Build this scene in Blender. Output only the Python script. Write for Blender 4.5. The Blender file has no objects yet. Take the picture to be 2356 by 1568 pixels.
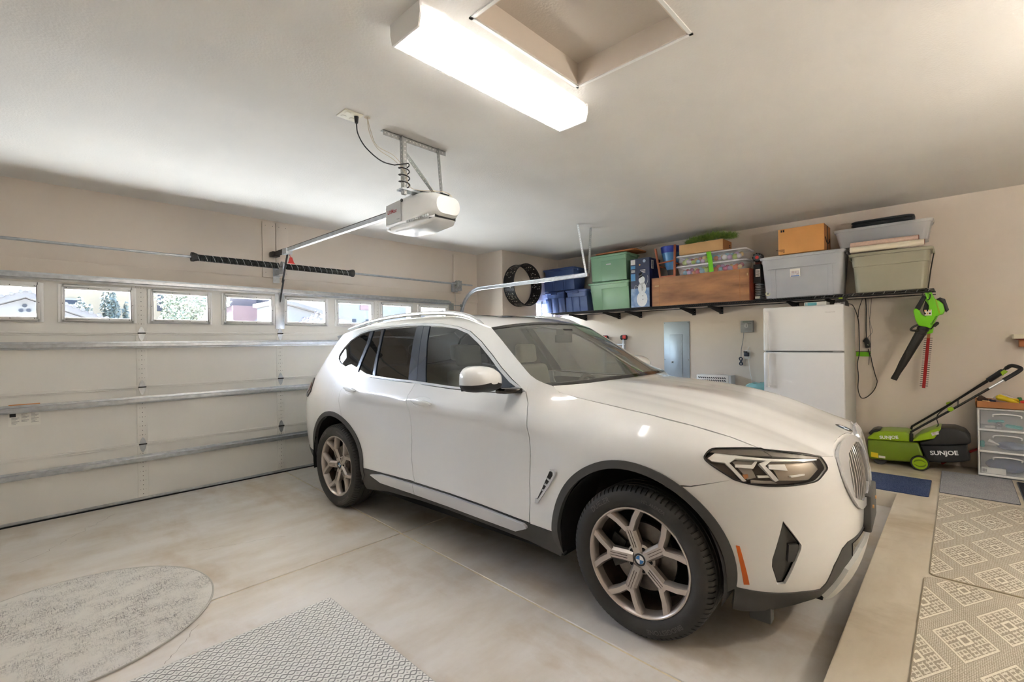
import bpy, bmesh, math, random
import numpy as np
from mathutils import Vector, Matrix
from mathutils.geometry import delaunay_2d_cdt

scene = bpy.context.scene
COL = scene.collection
PI = math.pi
random.seed(7)

# ---------------------------------------------------------------- camera
HC, YAW, PITCH, ROLL, FPX = 1.445, 0.7614, 0.00078, -0.0135, 1078.4
def make_camera():
    f = Vector((math.cos(YAW) * math.cos(PITCH), math.sin(YAW) * math.cos(PITCH), math.sin(PITCH)))
    rt = Vector((math.sin(YAW), -math.cos(YAW), 0)); up = rt.cross(f)
    r2 = rt * math.cos(ROLL) + up * math.sin(ROLL); u2 = r2.cross(f)
    cd = bpy.data.cameras.new('camera'); co = bpy.data.objects.new('camera', cd); COL.objects.link(co)
    m = Matrix.Identity(4)
    for i in range(3):
        m[i][0], m[i][1], m[i][2] = r2[i], u2[i], -f[i]
    m[2][3] = HC
    co.matrix_world = m
    cd.sensor_fit = 'HORIZONTAL'; cd.sensor_width = 36.0; cd.lens = 36.0 * FPX / 2356.0
    cd.clip_start = 0.03; cd.clip_end = 300
    scene.camera = co
make_camera()

# ---------------------------------------------------------------- sky, sun, exposure
world = bpy.data.worlds.new('sky'); scene.world = world; world.use_nodes = True
nt = world.node_tree; nt.nodes.clear()
sky = nt.nodes.new('ShaderNodeTexSky'); sky.sky_type = 'NISHITA'; sky.sun_disc = False
sky.sun_elevation = math.radians(52); sky.sun_rotation = math.radians(-20); sky.dust_density = 2.0; sky.air_density = 1.0
SKY, GROUND_GLOW = 4.0, 22.0     # strength of the sky, glow of the lower half standing in for sunlit ground
wo = nt.nodes.new('ShaderNodeOutputWorld'); bg = nt.nodes.new('ShaderNodeBackground'); bg.inputs['Strength'].default_value = SKY
bg2 = nt.nodes.new('ShaderNodeBackground'); bg2.inputs['Strength'].default_value = GROUND_GLOW; bg2.inputs['Color'].default_value = (0.90, 0.955, 1.0, 1)
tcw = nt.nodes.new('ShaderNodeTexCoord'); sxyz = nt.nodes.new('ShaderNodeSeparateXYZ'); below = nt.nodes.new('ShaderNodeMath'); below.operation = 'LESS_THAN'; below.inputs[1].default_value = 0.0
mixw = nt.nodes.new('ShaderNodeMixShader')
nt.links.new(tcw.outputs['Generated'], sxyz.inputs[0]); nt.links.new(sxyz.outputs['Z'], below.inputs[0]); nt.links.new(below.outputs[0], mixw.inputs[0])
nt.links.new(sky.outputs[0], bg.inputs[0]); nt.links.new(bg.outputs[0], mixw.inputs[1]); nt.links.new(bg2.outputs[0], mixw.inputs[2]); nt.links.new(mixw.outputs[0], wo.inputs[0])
def portal(loc, sx, sy):
    pl = bpy.data.lights.new('window_portal', 'AREA'); pl.shape = 'RECTANGLE'; pl.size = sx; pl.size_y = sy; pl.cycles.is_portal = True
    po = bpy.data.objects.new('window_portal', pl); COL.objects.link(po); po.location = loc; po.rotation_euler = (-PI / 2, 0, 0)
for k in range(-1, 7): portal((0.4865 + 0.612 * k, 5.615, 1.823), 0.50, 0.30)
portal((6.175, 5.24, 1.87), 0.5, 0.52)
sl = bpy.data.lights.new('sun', 'SUN'); sl.energy = 110.0; sl.angle = 0.01; sl.color = (1, 0.95, 0.88)
so = bpy.data.objects.new('sun', sl); COL.objects.link(so)
so.rotation_euler = Vector((0.22, -0.45, -0.87)).to_track_quat('-Z', 'Y').to_euler(); so.location = (0, 40, 60)

scene.view_settings.view_transform = 'Standard'; scene.view_settings.look = 'None'
scene.view_settings.gamma = 1.0; scene.view_settings.use_curve_mapping = False
scene.view_settings.exposure = 1.17
LAMP = 18.0      # tube emission of the ceiling fixture
FILL_LAMP = 200.0     # bulbs of the fill pendant added behind the camera
cy = scene.cycles
cy.use_denoising = True; cy.max_bounces = 8; cy.diffuse_bounces = 4; cy.glossy_bounces = 5; cy.transmission_bounces = 6
cy.transparent_max_bounces = 16; cy.caustics_reflective = False; cy.caustics_refractive = False
cy.sample_clamp_indirect = 30.0; cy.use_guiding = False; cy.use_adaptive_sampling = True; cy.adaptive_threshold = 0.5; cy.adaptive_min_samples = 30

# ---------------------------------------------------------------- materials
def lin(c):
    c = c / 255.0
    return c / 12.92 if c <= 0.04045 else ((c + 0.055) / 1.055) ** 2.4
def S(r, g, b): return (lin(r), lin(g), lin(b))
MATS = {}
def M(name, rgb, rough=0.5, metal=0.0, var=0.0, vs=6.0, bump=0.0, bs=80.0, coat=0.0, spec=0.5, rgb2=None, stretch=None, trans=0.0, alpha=1.0, detail=5.0):
    m = bpy.data.materials.new(name); m.use_nodes = True; t = m.node_tree; b = t.nodes['Principled BSDF']
    b.inputs['Base Color'].default_value = (*rgb, 1); b.inputs['Roughness'].default_value = rough
    b.inputs['Metallic'].default_value = metal; b.inputs['Coat Weight'].default_value = coat; b.inputs['Coat Roughness'].default_value = 0.03
    b.inputs['Specular IOR Level'].default_value = spec
    b.inputs['Transmission Weight'].default_value = trans; b.inputs['Alpha'].default_value = alpha
    if var or bump or rgb2:
        tc = t.nodes.new('ShaderNodeTexCoord'); mp = t.nodes.new('ShaderNodeMapping')
        t.links.new(tc.outputs['Object'], mp.inputs[0])
        if stretch: mp.inputs['Scale'].default_value = stretch
    if var or rgb2:
        n = t.nodes.new('ShaderNodeTexNoise'); n.inputs['Scale'].default_value = vs; n.inputs['Detail'].default_value = detail
        t.links.new(mp.outputs[0], n.inputs['Vector'])
        r = t.nodes.new('ShaderNodeValToRGB'); r.color_ramp.elements[0].position = 0.32; r.color_ramp.elements[1].position = 0.68
        a = rgb if rgb2 else tuple(c * (1 - var) for c in rgb); z = rgb2 if rgb2 else tuple(min(1, c * (1 + var)) for c in rgb)
        r.color_ramp.elements[0].color = (*a, 1); r.color_ramp.elements[1].color = (*z, 1)
        t.links.new(n.outputs['Fac'], r.inputs[0]); t.links.new(r.outputs[0], b.inputs['Base Color'])
    if bump:
        n2 = t.nodes.new('ShaderNodeTexNoise'); n2.inputs['Scale'].default_value = bs; n2.inputs['Detail'].default_value = 4
        t.links.new(mp.outputs[0], n2.inputs['Vector'])
        bp = t.nodes.new('ShaderNodeBump'); bp.inputs['Strength'].default_value = bump; bp.inputs['Distance'].default_value = 0.004
        t.links.new(n2.outputs['Fac'], bp.inputs['Height']); t.links.new(bp.outputs[0], b.inputs['Normal'])
    MATS[name] = m
    return m
def glass(name, tint, ior=1.5, rough=0.0, refl=1.0):
    m = bpy.data.materials.new(name); m.use_nodes = True; t = m.node_tree; t.nodes.clear()
    o = t.nodes.new('ShaderNodeOutputMaterial'); mix = t.nodes.new('ShaderNodeMixShader'); tr = t.nodes.new('ShaderNodeBsdfTransparent'); g = t.nodes.new('ShaderNodeBsdfGlossy')
    tr.inputs[0].default_value = (*tint, 1); g.inputs['Roughness'].default_value = rough; g.inputs[0].default_value = (refl, refl, refl, 1)
    # facing-independent Schlick reflectance, the same from both sides of the sheet
    ge = t.nodes.new('ShaderNodeNewGeometry'); dp = t.nodes.new('ShaderNodeVectorMath'); dp.operation = 'DOT_PRODUCT'
    t.links.new(ge.outputs['Incoming'], dp.inputs[0]); t.links.new(ge.outputs['Normal'], dp.inputs[1])
    def mt(op, a, c=None):
        n = t.nodes.new('ShaderNodeMath'); n.operation = op; n.use_clamp = False
        for i, v in enumerate((a, c)):
            if v is None: continue
            if isinstance(v, float): n.inputs[i].default_value = v
            else: t.links.new(v, n.inputs[i])
        return n.outputs[0]
    f0 = ((ior - 1) / (ior + 1)) ** 2
    fac = mt('ADD', mt('MULTIPLY', mt('POWER', mt('SUBTRACT', 1.0, mt('MINIMUM', mt('ABSOLUTE', dp.outputs['Value']), 1.0)), 5.0), 1 - f0), f0)
    t.links.new(fac, mix.inputs[0]); t.links.new(tr.outputs[0], mix.inputs[1]); t.links.new(g.outputs[0], mix.inputs[2]); t.links.new(mix.outputs[0], o.inputs[0])
    MATS[name] = m
    return m
def cloudy(name, rgb, see=0.5, rough=0.3):
    """milky plastic: part clear, part diffuse"""
    m = bpy.data.materials.new(name); m.use_nodes = True; t = m.node_tree; b = t.nodes['Principled BSDF']; o = t.nodes['Material Output']
    b.inputs['Base Color'].default_value = (*rgb, 1); b.inputs['Roughness'].default_value = rough
    tr = t.nodes.new('ShaderNodeBsdfTransparent'); mix = t.nodes.new('ShaderNodeMixShader'); mix.inputs[0].default_value = 1 - see
    t.links.new(tr.outputs[0], mix.inputs[1]); t.links.new(b.outputs[0], mix.inputs[2]); t.links.new(mix.outputs[0], o.inputs[0])
    MATS[name] = m
    return m
def emit(name, rgb, strength):
    m = bpy.data.materials.new(name); m.use_nodes = True; t = m.node_tree; b = t.nodes['Principled BSDF']
    b.inputs['Base Color'].default_value = (*rgb, 1); b.inputs['Emission Color'].default_value = (*rgb, 1); b.inputs['Emission Strength'].default_value = strength
    MATS[name] = m
    return m

# ---------------------------------------------------------------- mesh helpers
ORG = {}
def link(o, parent=None):
    COL.objects.link(o)
    if parent is not None: o.parent = parent
    return o
def tag(o, label=None, cat=None, group=None, kind=None):
    if label: o['label'] = label
    if cat: o['category'] = cat
    if group: o['group'] = group
    if kind: o['kind'] = kind
    return o
def thing(name, loc=(0, 0, 0), label=None, cat=None, group=None, kind=None, rz=0.0):
    o = bpy.data.objects.new(name, None); o.location = loc; o.rotation_euler = (0, 0, rz); o.empty_display_size = 0.1
    link(o); ORG[o.name] = Vector(loc)
    return tag(o, label, cat, group, kind)
def local_thing(name, loc, label=None, cat=None, group=None, rz=0.0):
    """an empty whose parts are written in its own coordinates"""
    o = thing(name, loc, label, cat, group, None, rz); ORG[o.name] = Vector((0, 0, 0)); return o
def frames(pts, closed=False):
    pts = [Vector(p) for p in pts]; n = len(pts); T = []
    for i in range(n):
        a = pts[i - 1] if (i > 0 or closed) else pts[i]; b = pts[(i + 1) % n] if (i < n - 1 or closed) else pts[i]
        d = (b - a); T.append(d.normalized() if d.length > 1e-9 else Vector((0, 0, 1)))
    up = Vector((0, 0, 1)) if abs(T[0].z) < 0.9 else Vector((1, 0, 0))
    N = (up - T[0] * up.dot(T[0])).normalized(); out = []
    for i in range(n):
        N = N - T[i] * N.dot(T[i])
        N = N.normalized() if N.length > 1e-6 else Vector((1, 0, 0))
        out.append((pts[i], N.copy(), T[i].cross(N)))
    return out
class MB:
    def __init__(self): self.v = []; self.f = []
    def add(self, vs, fs):
        k = len(self.v); self.v += [tuple(p) for p in vs]; self.f += [tuple(i + k for i in f) for f in fs]; return self
    def box(self, x0, x1, y0, y1, z0, z1):
        return self.add([(x0, y0, z0), (x1, y0, z0), (x1, y1, z0), (x0, y1, z0), (x0, y0, z1), (x1, y0, z1), (x1, y1, z1), (x0, y1, z1)],
                        [(0, 3, 2, 1), (4, 5, 6, 7), (0, 1, 5, 4), (1, 2, 6, 5), (2, 3, 7, 6), (3, 0, 4, 7)])
    def bar(self, a, b, w, h, up=(0, 0, 1)):
        a = Vector(a); b = Vector(b); t = (b - a).normalized(); u = Vector(up); s = t.cross(u)
        if s.length < 1e-5: s = t.cross(Vector((1, 0, 0)))
        s.normalize(); u = s.cross(t)
        vs = [p + s * (w / 2 * i) + u * (h / 2 * j) for p in (a, b) for i, j in ((-1, -1), (1, -1), (1, 1), (-1, 1))]
        return self.add(vs, [(0, 1, 2, 3), (7, 6, 5, 4), (0, 4, 5, 1), (1, 5, 6, 2), (2, 6, 7, 3), (3, 7, 4, 0)])
    def cyl(self, a, b, r, r2=None, n=14, cap=True):
        return self.tube([a, b], [r, r if r2 is None else r2], n, cap=cap)
    def tube(self, pts, r, n=8, closed=False, cap=True, flat=1.0):
        fr = frames(pts, closed); vs = []; fs = []; m = len(fr)
        for i, (p, N, B) in enumerate(fr):
            rr = r[i] if isinstance(r, (list, tuple)) else r
            for j in range(n):
                a = 2 * PI * j / n; vs.append(p + N * (math.cos(a) * rr) + B * (math.sin(a) * rr * flat))
        for i in range(m if closed else m - 1):
            for j in range(n):
                q = (i + 1) % m
                fs.append((i * n + j, i * n + (j + 1) % n, q * n + (j + 1) % n, q * n + j))
        if cap and not closed: fs += [tuple(range(n - 1, -1, -1)), tuple(range((m - 1) * n, m * n))]
        return self.add(vs, fs)
    def lathe(self, prof, o=(0, 0, 0), axis=(0, 0, 1), n=32, close=False):
        """prof: (radius, height along axis)"""
        o = Vector(o); ax = Vector(axis).normalized(); u = ax.orthogonal().normalized(); w = ax.cross(u); vs = []; fs = []
        for r, h in prof:
            for j in range(n):
                a = 2 * PI * j / n; vs.append(o + ax * h + u * (math.cos(a) * r) + w * (math.sin(a) * r))
        k = len(prof)
        for i in range(k if close else k - 1):
            q = (i + 1) % k
            for j in range(n): fs.append((i * n + j, i * n + (j + 1) % n, q * n + (j + 1) % n, q * n + j))
        return self.add(vs, fs)
    def loft(self, rings, cap0=True, cap1=True, close=False):
        n = len(rings[0]); vs = [p for r in rings for p in r]; fs = []
        m = len(rings)
        for i in range(m if close else m - 1):
            q = (i + 1) % m
            for j in range(n): fs.append((i * n + j, i * n + (j + 1) % n, q * n + (j + 1) % n, q * n + j))
        if not close:
            if cap0: fs.append(tuple(range(n - 1, -1, -1)))
            if cap1: fs.append(tuple(range((m - 1) * n, m * n)))
        return self.add(vs, fs)
    def prism(self, poly, vec):
        a = [Vector(p) for p in poly]; v = Vector(vec); n = len(a)
        return self.add(a + [p + v for p in a], [tuple(range(n - 1, -1, -1)), tuple(range(n, 2 * n))] + [(i, (i + 1) % n, n + (i + 1) % n, n + i) for i in range(n)])
    def sphere(self, c, r, nu=14, nv=8, sc=(1, 1, 1)):
        c = Vector(c); vs = []; fs = []
        for i in range(nv + 1):
            a = PI * i / nv
            for j in range(nu):
                b = 2 * PI * j / nu
                vs.append((c.x + r * sc[0] * math.sin(a) * math.cos(b), c.y + r * sc[1] * math.sin(a) * math.sin(b), c.z + r * sc[2] * math.cos(a)))
        for i in range(nv):
            for j in range(nu): fs.append((i * nu + j, (i + 1) * nu + j, (i + 1) * nu + (j + 1) % nu, i * nu + (j + 1) % nu))
        return self.add(vs, fs)
    def mesh(self, name, mat, bevel=0.0, segs=2, smooth=True, ang=35.0, off=(0, 0, 0)):
        bm = bmesh.new(); o = Vector(off)
        vv = [bm.verts.new(Vector(p) - o) for p in self.v]
        for f in self.f:
            try: bm.faces.new([vv[i] for i in f])
            except ValueError: pass
        bmesh.ops.remove_doubles(bm, verts=bm.verts, dist=1e-5)
        bmesh.ops.recalc_face_normals(bm, faces=bm.faces)
        if bevel:
            es = [e for e in bm.edges if len(e.link_faces) == 2 and e.calc_face_angle(0) > 0.5]
            bmesh.ops.bevel(bm, geom=es, offset=bevel, segments=segs, profile=0.5, affect='EDGES', clamp_overlap=True)
        me = bpy.data.meshes.new(name); bm.to_mesh(me); bm.free()
        if smooth and me.polygons:
            me.polygons.foreach_set('use_smooth', [True] * len(me.polygons)); me.set_sharp_from_angle(angle=math.radians(ang))
        me.materials.append(MATS[mat] if isinstance(mat, str) else mat)
        return me
    def part(self, name, mat, parent, **k):
        p = parent
        while p.parent is not None: p = p.parent
        o = bpy.data.objects.new(name, self.mesh(name, mat, off=ORG.get(p.name, (0, 0, 0)), **k)); return link(o, parent)
    def solo(self, name, mat, label=None, cat=None, group=None, kind=None, **k):
        a = np.array(self.v); c = Vector(((a[:, 0].min() + a[:, 0].max()) / 2, (a[:, 1].min() + a[:, 1].max()) / 2, a[:, 2].min()))
        o = bpy.data.objects.new(name, self.mesh(name, mat, off=c, **k)); o.location = c; link(o); ORG[o.name] = c
        return tag(o, label, cat, group, kind)
def rr(x0, x1, y0, y1, r, z, n=5):
    out = []
    for cx, cy_, a0 in ((x1 - r, y1 - r, 0), (x0 + r, y1 - r, 90), (x0 + r, y0 + r, 180), (x1 - r, y0 + r, 270)):
        for i in range(n):
            a = math.radians(a0 + 90 * i / (n - 1)); out.append((cx + r * math.cos(a), cy_ + r * math.sin(a), z))
    return out
def catmull(pts, k=6, closed=False):
    P_ = [np.array(p, float) for p in pts]; n = len(P_); out = []
    for i in range(n if closed else n - 1):
        a = P_[i - 1] if (i > 0 or closed) else 2 * P_[0] - P_[1]; b = P_[i]; c = P_[(i + 1) % n]
        d = P_[(i + 2) % n] if (i + 2 < n or closed) else 2 * P_[-1] - P_[-2]
        for j in range(k):
            t = j / k
            out.append(0.5 * ((2 * b) + (c - a) * t + (2 * a - 5 * b + 4 * c - d) * t * t + (3 * b - a - 3 * c + d) * t ** 3))
    if not closed: out.append(P_[-1])
    return [tuple(p) for p in out]
def text_geo(s, size=1.0, extrude=0.0, bold=0.0, shear=0.0):
    cu = bpy.data.curves.new('lettering', 'FONT'); cu.body = s; cu.size = size; cu.extrude = extrude; cu.offset = bold; cu.align_x = 'CENTER'; cu.align_y = 'CENTER'; cu.shear = shear
    cu.resolution_u = 3
    o = bpy.data.objects.new('lettering', cu); COL.objects.link(o)
    dg = bpy.context.evaluated_depsgraph_get(); me = o.evaluated_get(dg).to_mesh()
    vs = [tuple(v.co) for v in me.vertices]; fs = [tuple(p.vertices) for p in me.polygons]
    o.evaluated_get(dg).to_mesh_clear(); bpy.data.objects.remove(o); bpy.data.curves.remove(cu)
    return vs, fs
def text_part(name, s, org, right, up, width, mat, parent, bold=0.0, depth=0.001, shear=0.0, hscale=1.0):
    vs, fs = text_geo(s, 1.0, 0.0, bold, shear); a = np.array(vs); w = a[:, 0].max() - a[:, 0].min(); k = width / w
    org = Vector(org); right = Vector(right).normalized(); up = Vector(up).normalized(); n = right.cross(up)
    mb = MB(); mb.add([org + right * (x * k) + up * (y * k * hscale) + n * depth for x, y, z in vs], fs)
    return mb.part(name, mat, parent, smooth=False)
def disc_ring(c, right, up, r0, r1, a0, a1, n=12):
    c = Vector(c); right = Vector(right); up = Vector(up); v = []; f = []
    for i in range(n + 1):
        a = a0 + (a1 - a0) * i / n; d = right * math.cos(a) + up * math.sin(a); v += [c + d * r0, c + d * r1]
    for i in range(n): f.append((2 * i, 2 * i + 1, 2 * i + 3, 2 * i + 2))
    return v, f

# ---------------------------------------------------------------- palette
M('wall_paint', S(227, 215, 202), 0.75, var=0.03, vs=1.5, bump=0.12, bs=140)
M('ceiling_paint', S(228, 224, 218), 0.85, var=0.02, vs=2, bump=0.55, bs=75)
M('door_white', S(230, 227, 220), 0.45, var=0.015, vs=2)
M('frame_white', S(244, 243, 240), 0.4)
M('galvanized', S(188, 192, 196), 0.35, 0.85, var=0.12, vs=22)
M('galvanized_dull', S(172, 173, 170), 0.45, 0.55, var=0.15, vs=30)
M('dark_steel', S(62, 60, 56), 0.45, 0.6, var=0.3, vs=40)
M('black_plastic', S(28, 28, 29), 0.4)
M('black_satin', S(38, 38, 40), 0.55)
M('rubber', S(24, 24, 24), 0.8)
M('white_plastic', S(232, 231, 228), 0.35)
M('grey_plastic', S(150, 152, 154), 0.4)
M('cord_black', S(22, 20, 20), 0.5)
M('cord_tan', S(205, 190, 165), 0.6)
M('red_plastic', S(214, 60, 52), 0.4)
M('red_print', S(160, 40, 48), 0.6)
M('black_print', S(25, 25, 27), 0.7)
M('white_print', S(240, 240, 240), 0.6)
M('grey_print', S(140, 140, 140), 0.7)
M('paper', S(236, 234, 226), 0.8)
M('screw', S(120, 120, 118), 0.4, 0.8)
M('lime', S(150, 186, 26), 0.35, coat=0.2)
M('lime_bright', S(118, 208, 22), 0.32, coat=0.2)
M('chrome', S(220, 222, 225), 0.12, 1.0)

def concrete(name, base, dark, stain):
    m = bpy.data.materials.new(name); m.use_nodes = True; t = m.node_tree; b = t.nodes['Principled BSDF']; b.inputs['Roughness'].default_value = 0.42
    b.inputs['Specular IOR Level'].default_value = 0.35
    tc = t.nodes.new('ShaderNodeTexCoord'); geo = t.nodes.new('ShaderNodeNewGeometry')
    def noise(sc, det, rough=0.55, scale=(1, 1, 1)):
        mp = t.nodes.new('ShaderNodeMapping'); mp.inputs['Scale'].default_value = scale; t.links.new(geo.outputs['Position'], mp.inputs[0])
        n = t.nodes.new('ShaderNodeTexNoise'); n.inputs['Scale'].default_value = sc; n.inputs['Detail'].default_value = det; n.inputs['Roughness'].default_value = rough
        t.links.new(mp.outputs[0], n.inputs['Vector']); return n
    def ramp(n, p0, p1):
        r = t.nodes.new('ShaderNodeMapRange'); r.inputs[1].default_value = p0; r.inputs[2].default_value = p1; t.links.new(n.outputs['Fac'], r.inputs[0]); return r
    def mix(f, a, c):
        x = t.nodes.new('ShaderNodeMix'); x.data_type = 'RGBA'; t.links.new(f.outputs[0], x.inputs[0])
        for k, s in ((6, a), (7, c)):
            if isinstance(s, tuple): x.inputs[k].default_value = (*s, 1)
            else: t.links.new(s.outputs[2], x.inputs[k])
        return x
    m1 = mix(ramp(noise(1.3, 8, 0.62, (1, 2.2, 1)), 0.38, 0.66), base, dark)
    m2 = mix(ramp(noise(0.9, 7, 0.6, (2.2, 1, 1)), 0.52, 0.74), m1, stain)
    r3 = ramp(noise(26, 6, 0.7), 0.60, 0.85)
    g = t.nodes.new('ShaderNodeMath'); g.operation = 'MULTIPLY'; g.inputs[1].default_value = 0.35; t.links.new(r3.outputs[0], g.inputs[0])
    m3 = mix(g, m2, tuple(c * 0.7 for c in dark))
    t.links.new(m3.outputs[2], b.inputs['Base Color'])
    bp = t.nodes.new('ShaderNodeBump'); bp.inputs['Strength'].default_value = 0.12; bp.inputs['Distance'].default_value = 0.003
    t.links.new(noise(45, 5).outputs['Fac'], bp.inputs['Height']); t.links.new(bp.outputs[0], b.inputs['Normal'])
    MATS[name] = m
concrete('concrete', S(219, 214, 208), S(200, 190, 176), S(184, 164, 138))
concrete('concrete_step', S(208, 198, 180), S(190, 177, 155), S(162, 144, 116))
M('joint_dust', S(214, 200, 170), 0.9, var=0.15, vs=30)

# ---------------------------------------------------------------- room shell
XL, XR_, YB, YD, ZC = -1.3, 6.52, -1.9, 5.66, 2.855
STEP_Y, CURB_X, ZS = 0.39, 5.06, 0.13
XA, YA = 5.13, 5.08        # corner of the window recess beside the garage door
def struct(mb, name, mat, **k):
    o = mb.solo(name, mat, **k); o['kind'] = 'structure'; return o
fl = struct(MB().box(XL, CURB_X + 0.02, STEP_Y - 0.02, YD + 0.4, -0.16, -0.004), 'floor', 'joint_dust')
tag(fl, 'smooth stained grey concrete garage floor with control joints', 'floor')
# slabs between the control joints
JY, G = 3.08, 0.006
jx = lambda y: 1.885 + 0.0325 * y
for x0, x1, y0, y1 in ((XL, None, JY + G, YD + 0.4), (None, CURB_X + 0.02, JY + G, YD + 0.4), (XL, None, STEP_Y - 0.02, JY - G), (None, CURB_X + 0.02, STEP_Y - 0.02, JY - G)):
    q = [(x0 if x0 is not None else jx(y0) + G, y0), (x1 if x1 is not None else jx(y0) - G, y0), (x1 if x1 is not None else jx(y1) - G, y1), (x0 if x0 is not None else jx(y1) + G, y1)]
    MB().prism([(x, y, -0.14) for x, y in q], (0, 0, 0.14)).part('floor_slab', 'concrete', fl, bevel=0.003, segs=1)
st = struct(MB().prism([(XL, YB, -0.16), (XR_ + 0.1, YB, -0.16), (XR_ + 0.1, YA + 0.1, -0.16), (CURB_X, YA + 0.1, -0.16), (CURB_X, STEP_Y, -0.16), (XL, STEP_Y, -0.16)], (0, 0, ZS + 0.16)), 'floor_step', 'concrete_step', bevel=0.008)
tag(st, 'raised concrete step and curb along the house and shelf walls', 'step')
# thin shrinkage cracks: narrow dark grooves lying in the slab tops
M('crack', S(120, 112, 98), 0.95)
def crack(pts, w=0.004):
    mb = MB(); n = len(pts)
    v = []
    for i, (x, y) in enumerate(pts):
        a = pts[max(0, i - 1)]; b = pts[min(n - 1, i + 1)]; d = Vector((b[0] - a[0], b[1] - a[1], 0)).normalized(); s = Vector((-d.y, d.x, 0)) * (w / 2 * (0.4 + random.random()))
        v += [(x + s.x, y + s.y, 0.0008), (x - s.x, y - s.y, 0.0008)]
    mb.add(v, [(2 * i, 2 * i + 1, 2 * i + 3, 2 * i + 2) for i in range(n - 1)])
    mb.part('crack', 'crack', fl)
def wander(a, b, n=24, amp=0.03):
    r = random.Random(int(a[0] * 100 + b[1] * 31)); o = []; dx = dy = 0
    for i in range(n + 1):
        t = i / n; dx = dx * 0.7 + r.uniform(-amp, amp) * 0.5; dy = dy * 0.7 + r.uniform(-amp, amp) * 0.5
        o.append((a[0] + (b[0] - a[0]) * t + dx, a[1] + (b[1] - a[1]) * t + dy))
    return o
crack(wander((0.62, 2.86), (0.43, 2.62), 16, 0.02), 0.0025); crack(wander((0.0, 4.6), (0.55, 5.3), 26, 0.04), 0.0018); crack(wander((0.85, 3.9), (1.35, 3.7), 22, 0.03), 0.0016)

wd = MB(); OX0, OX1, OZ = -0.40, 4.44, 2.05
wd.box(XL - 0.1, OX0, YD, YD + 0.16, -0.1, ZC); wd.box(OX1, XA + 0.1, YD, YD + 0.16, -0.1, ZC); wd.box(OX0, OX1, YD, YD + 0.16, OZ, ZC)
tag(struct(wd, 'wall_front', 'wall_paint'), 'beige painted wall above and beside the garage door', 'wall')
# window recess wall with its opening
WX0, WX1, WZ0, WZ1 = 5.93, 6.42, 1.62, 2.12
wa = MB(); wa.box(XA + 0.001, WX0, YA, YA + 0.14, 0, ZC); wa.box(WX1, XR_, YA, YA + 0.14, 0, ZC); wa.box(WX0, WX1, YA, YA + 0.14, 0, WZ0); wa.box(WX0, WX1, YA, YA + 0.14, WZ1, ZC)
tag(struct(wa, 'wall_recess', 'wall_paint'), 'beige wall with a narrow window behind the car', 'wall')
tag(struct(MB().box(XA, XA + 0.12, YA + 0.002, YD + 0.16, -0.1, ZC), 'wall_return', 'wall_paint'), 'short beige wall return at the garage door corner', 'wall')
tag(struct(MB().box(XR_, XR_ + 0.12, YB, YA + 0.2, 0, ZC), 'wall_right', 'wall_paint'), 'beige wall carrying the long storage shelf', 'wall')
tag(struct(MB().box(XL - 0.12, XL, YB, YD + 0.16, -0.1, ZC), 'wall_left', 'wall_paint'), 'plain beige side wall of the garage', 'wall')
tag(struct(MB().box(XL - 0.12, XR_ + 0.12, YB - 0.12, YB, -0.1, ZC), 'wall_back', 'wall_paint'), 'plain beige house wall of the garage', 'wall')
# ceiling with the recessed attic hatch
HX0, HX1, HY0, HY1 = 1.37, 2.145, 0.885, 1.515
ce = MB(); ce.box(XL - 0.1, HX0, YB - 0.1, YD + 0.1, ZC, ZC + 0.14); ce.box(HX1, XR_ + 0.1, YB - 0.1, YD + 0.1, ZC, ZC + 0.14); ce.box(HX0, HX1, YB - 0.1, HY0, ZC, ZC + 0.14); ce.box(HX0, HX1, HY1, YD + 0.1, ZC, ZC + 0.14)
cei = struct(ce, 'ceiling', 'ceiling_paint'); tag(cei, 'off-white textured ceiling', 'ceiling')
tag(struct(MB().box(XL - 0.3, XR_ + 0.3, YB - 0.3, YD + 0.3, ZC + 0.16, ZC + 0.30), 'roof', 'wall_paint'), 'flat roof deck over the garage ceiling', 'roof')
at = thing('attic_hatch', (1.76, 1.2, ZC), 'square attic access hatch recessed in the ceiling beside the lamp', 'hatch')
MB().box(HX0, HX1, HY0, HY1, ZC + 0.115, ZC + 0.135).part('hatch_panel', M('hatch_paint', S(208, 197, 184), 0.8, bump=0.3, bs=90), at)
fr = MB()
for a in ((HX0, HX0 + 0.012, HY0, HY1), (HX1 - 0.012, HX1, HY0, HY1), (HX0, HX1, HY0, HY0 + 0.012), (HX0, HX1, HY1 - 0.012, HY1)): fr.box(*a, ZC - 0.002, ZC + 0.116)
fr.part('hatch_frame', 'wall_paint', at)
hb = MB()
for a in ((HX0 - 0.012, HX0 + 0.004, HY0 - 0.012, HY1 + 0.012), (HX1 - 0.004, HX1 + 0.012, HY0 - 0.012, HY1 + 0.012), (HX0 - 0.012, HX1 + 0.012, HY0 - 0.012, HY0 + 0.004), (HX0 - 0.012, HX1 + 0.012, HY1 - 0.004, HY1 + 0.012)): hb.box(*a, ZC - 0.006, ZC + 0.001)
hb.part('corner_bead', 'frame_white', at)

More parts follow.
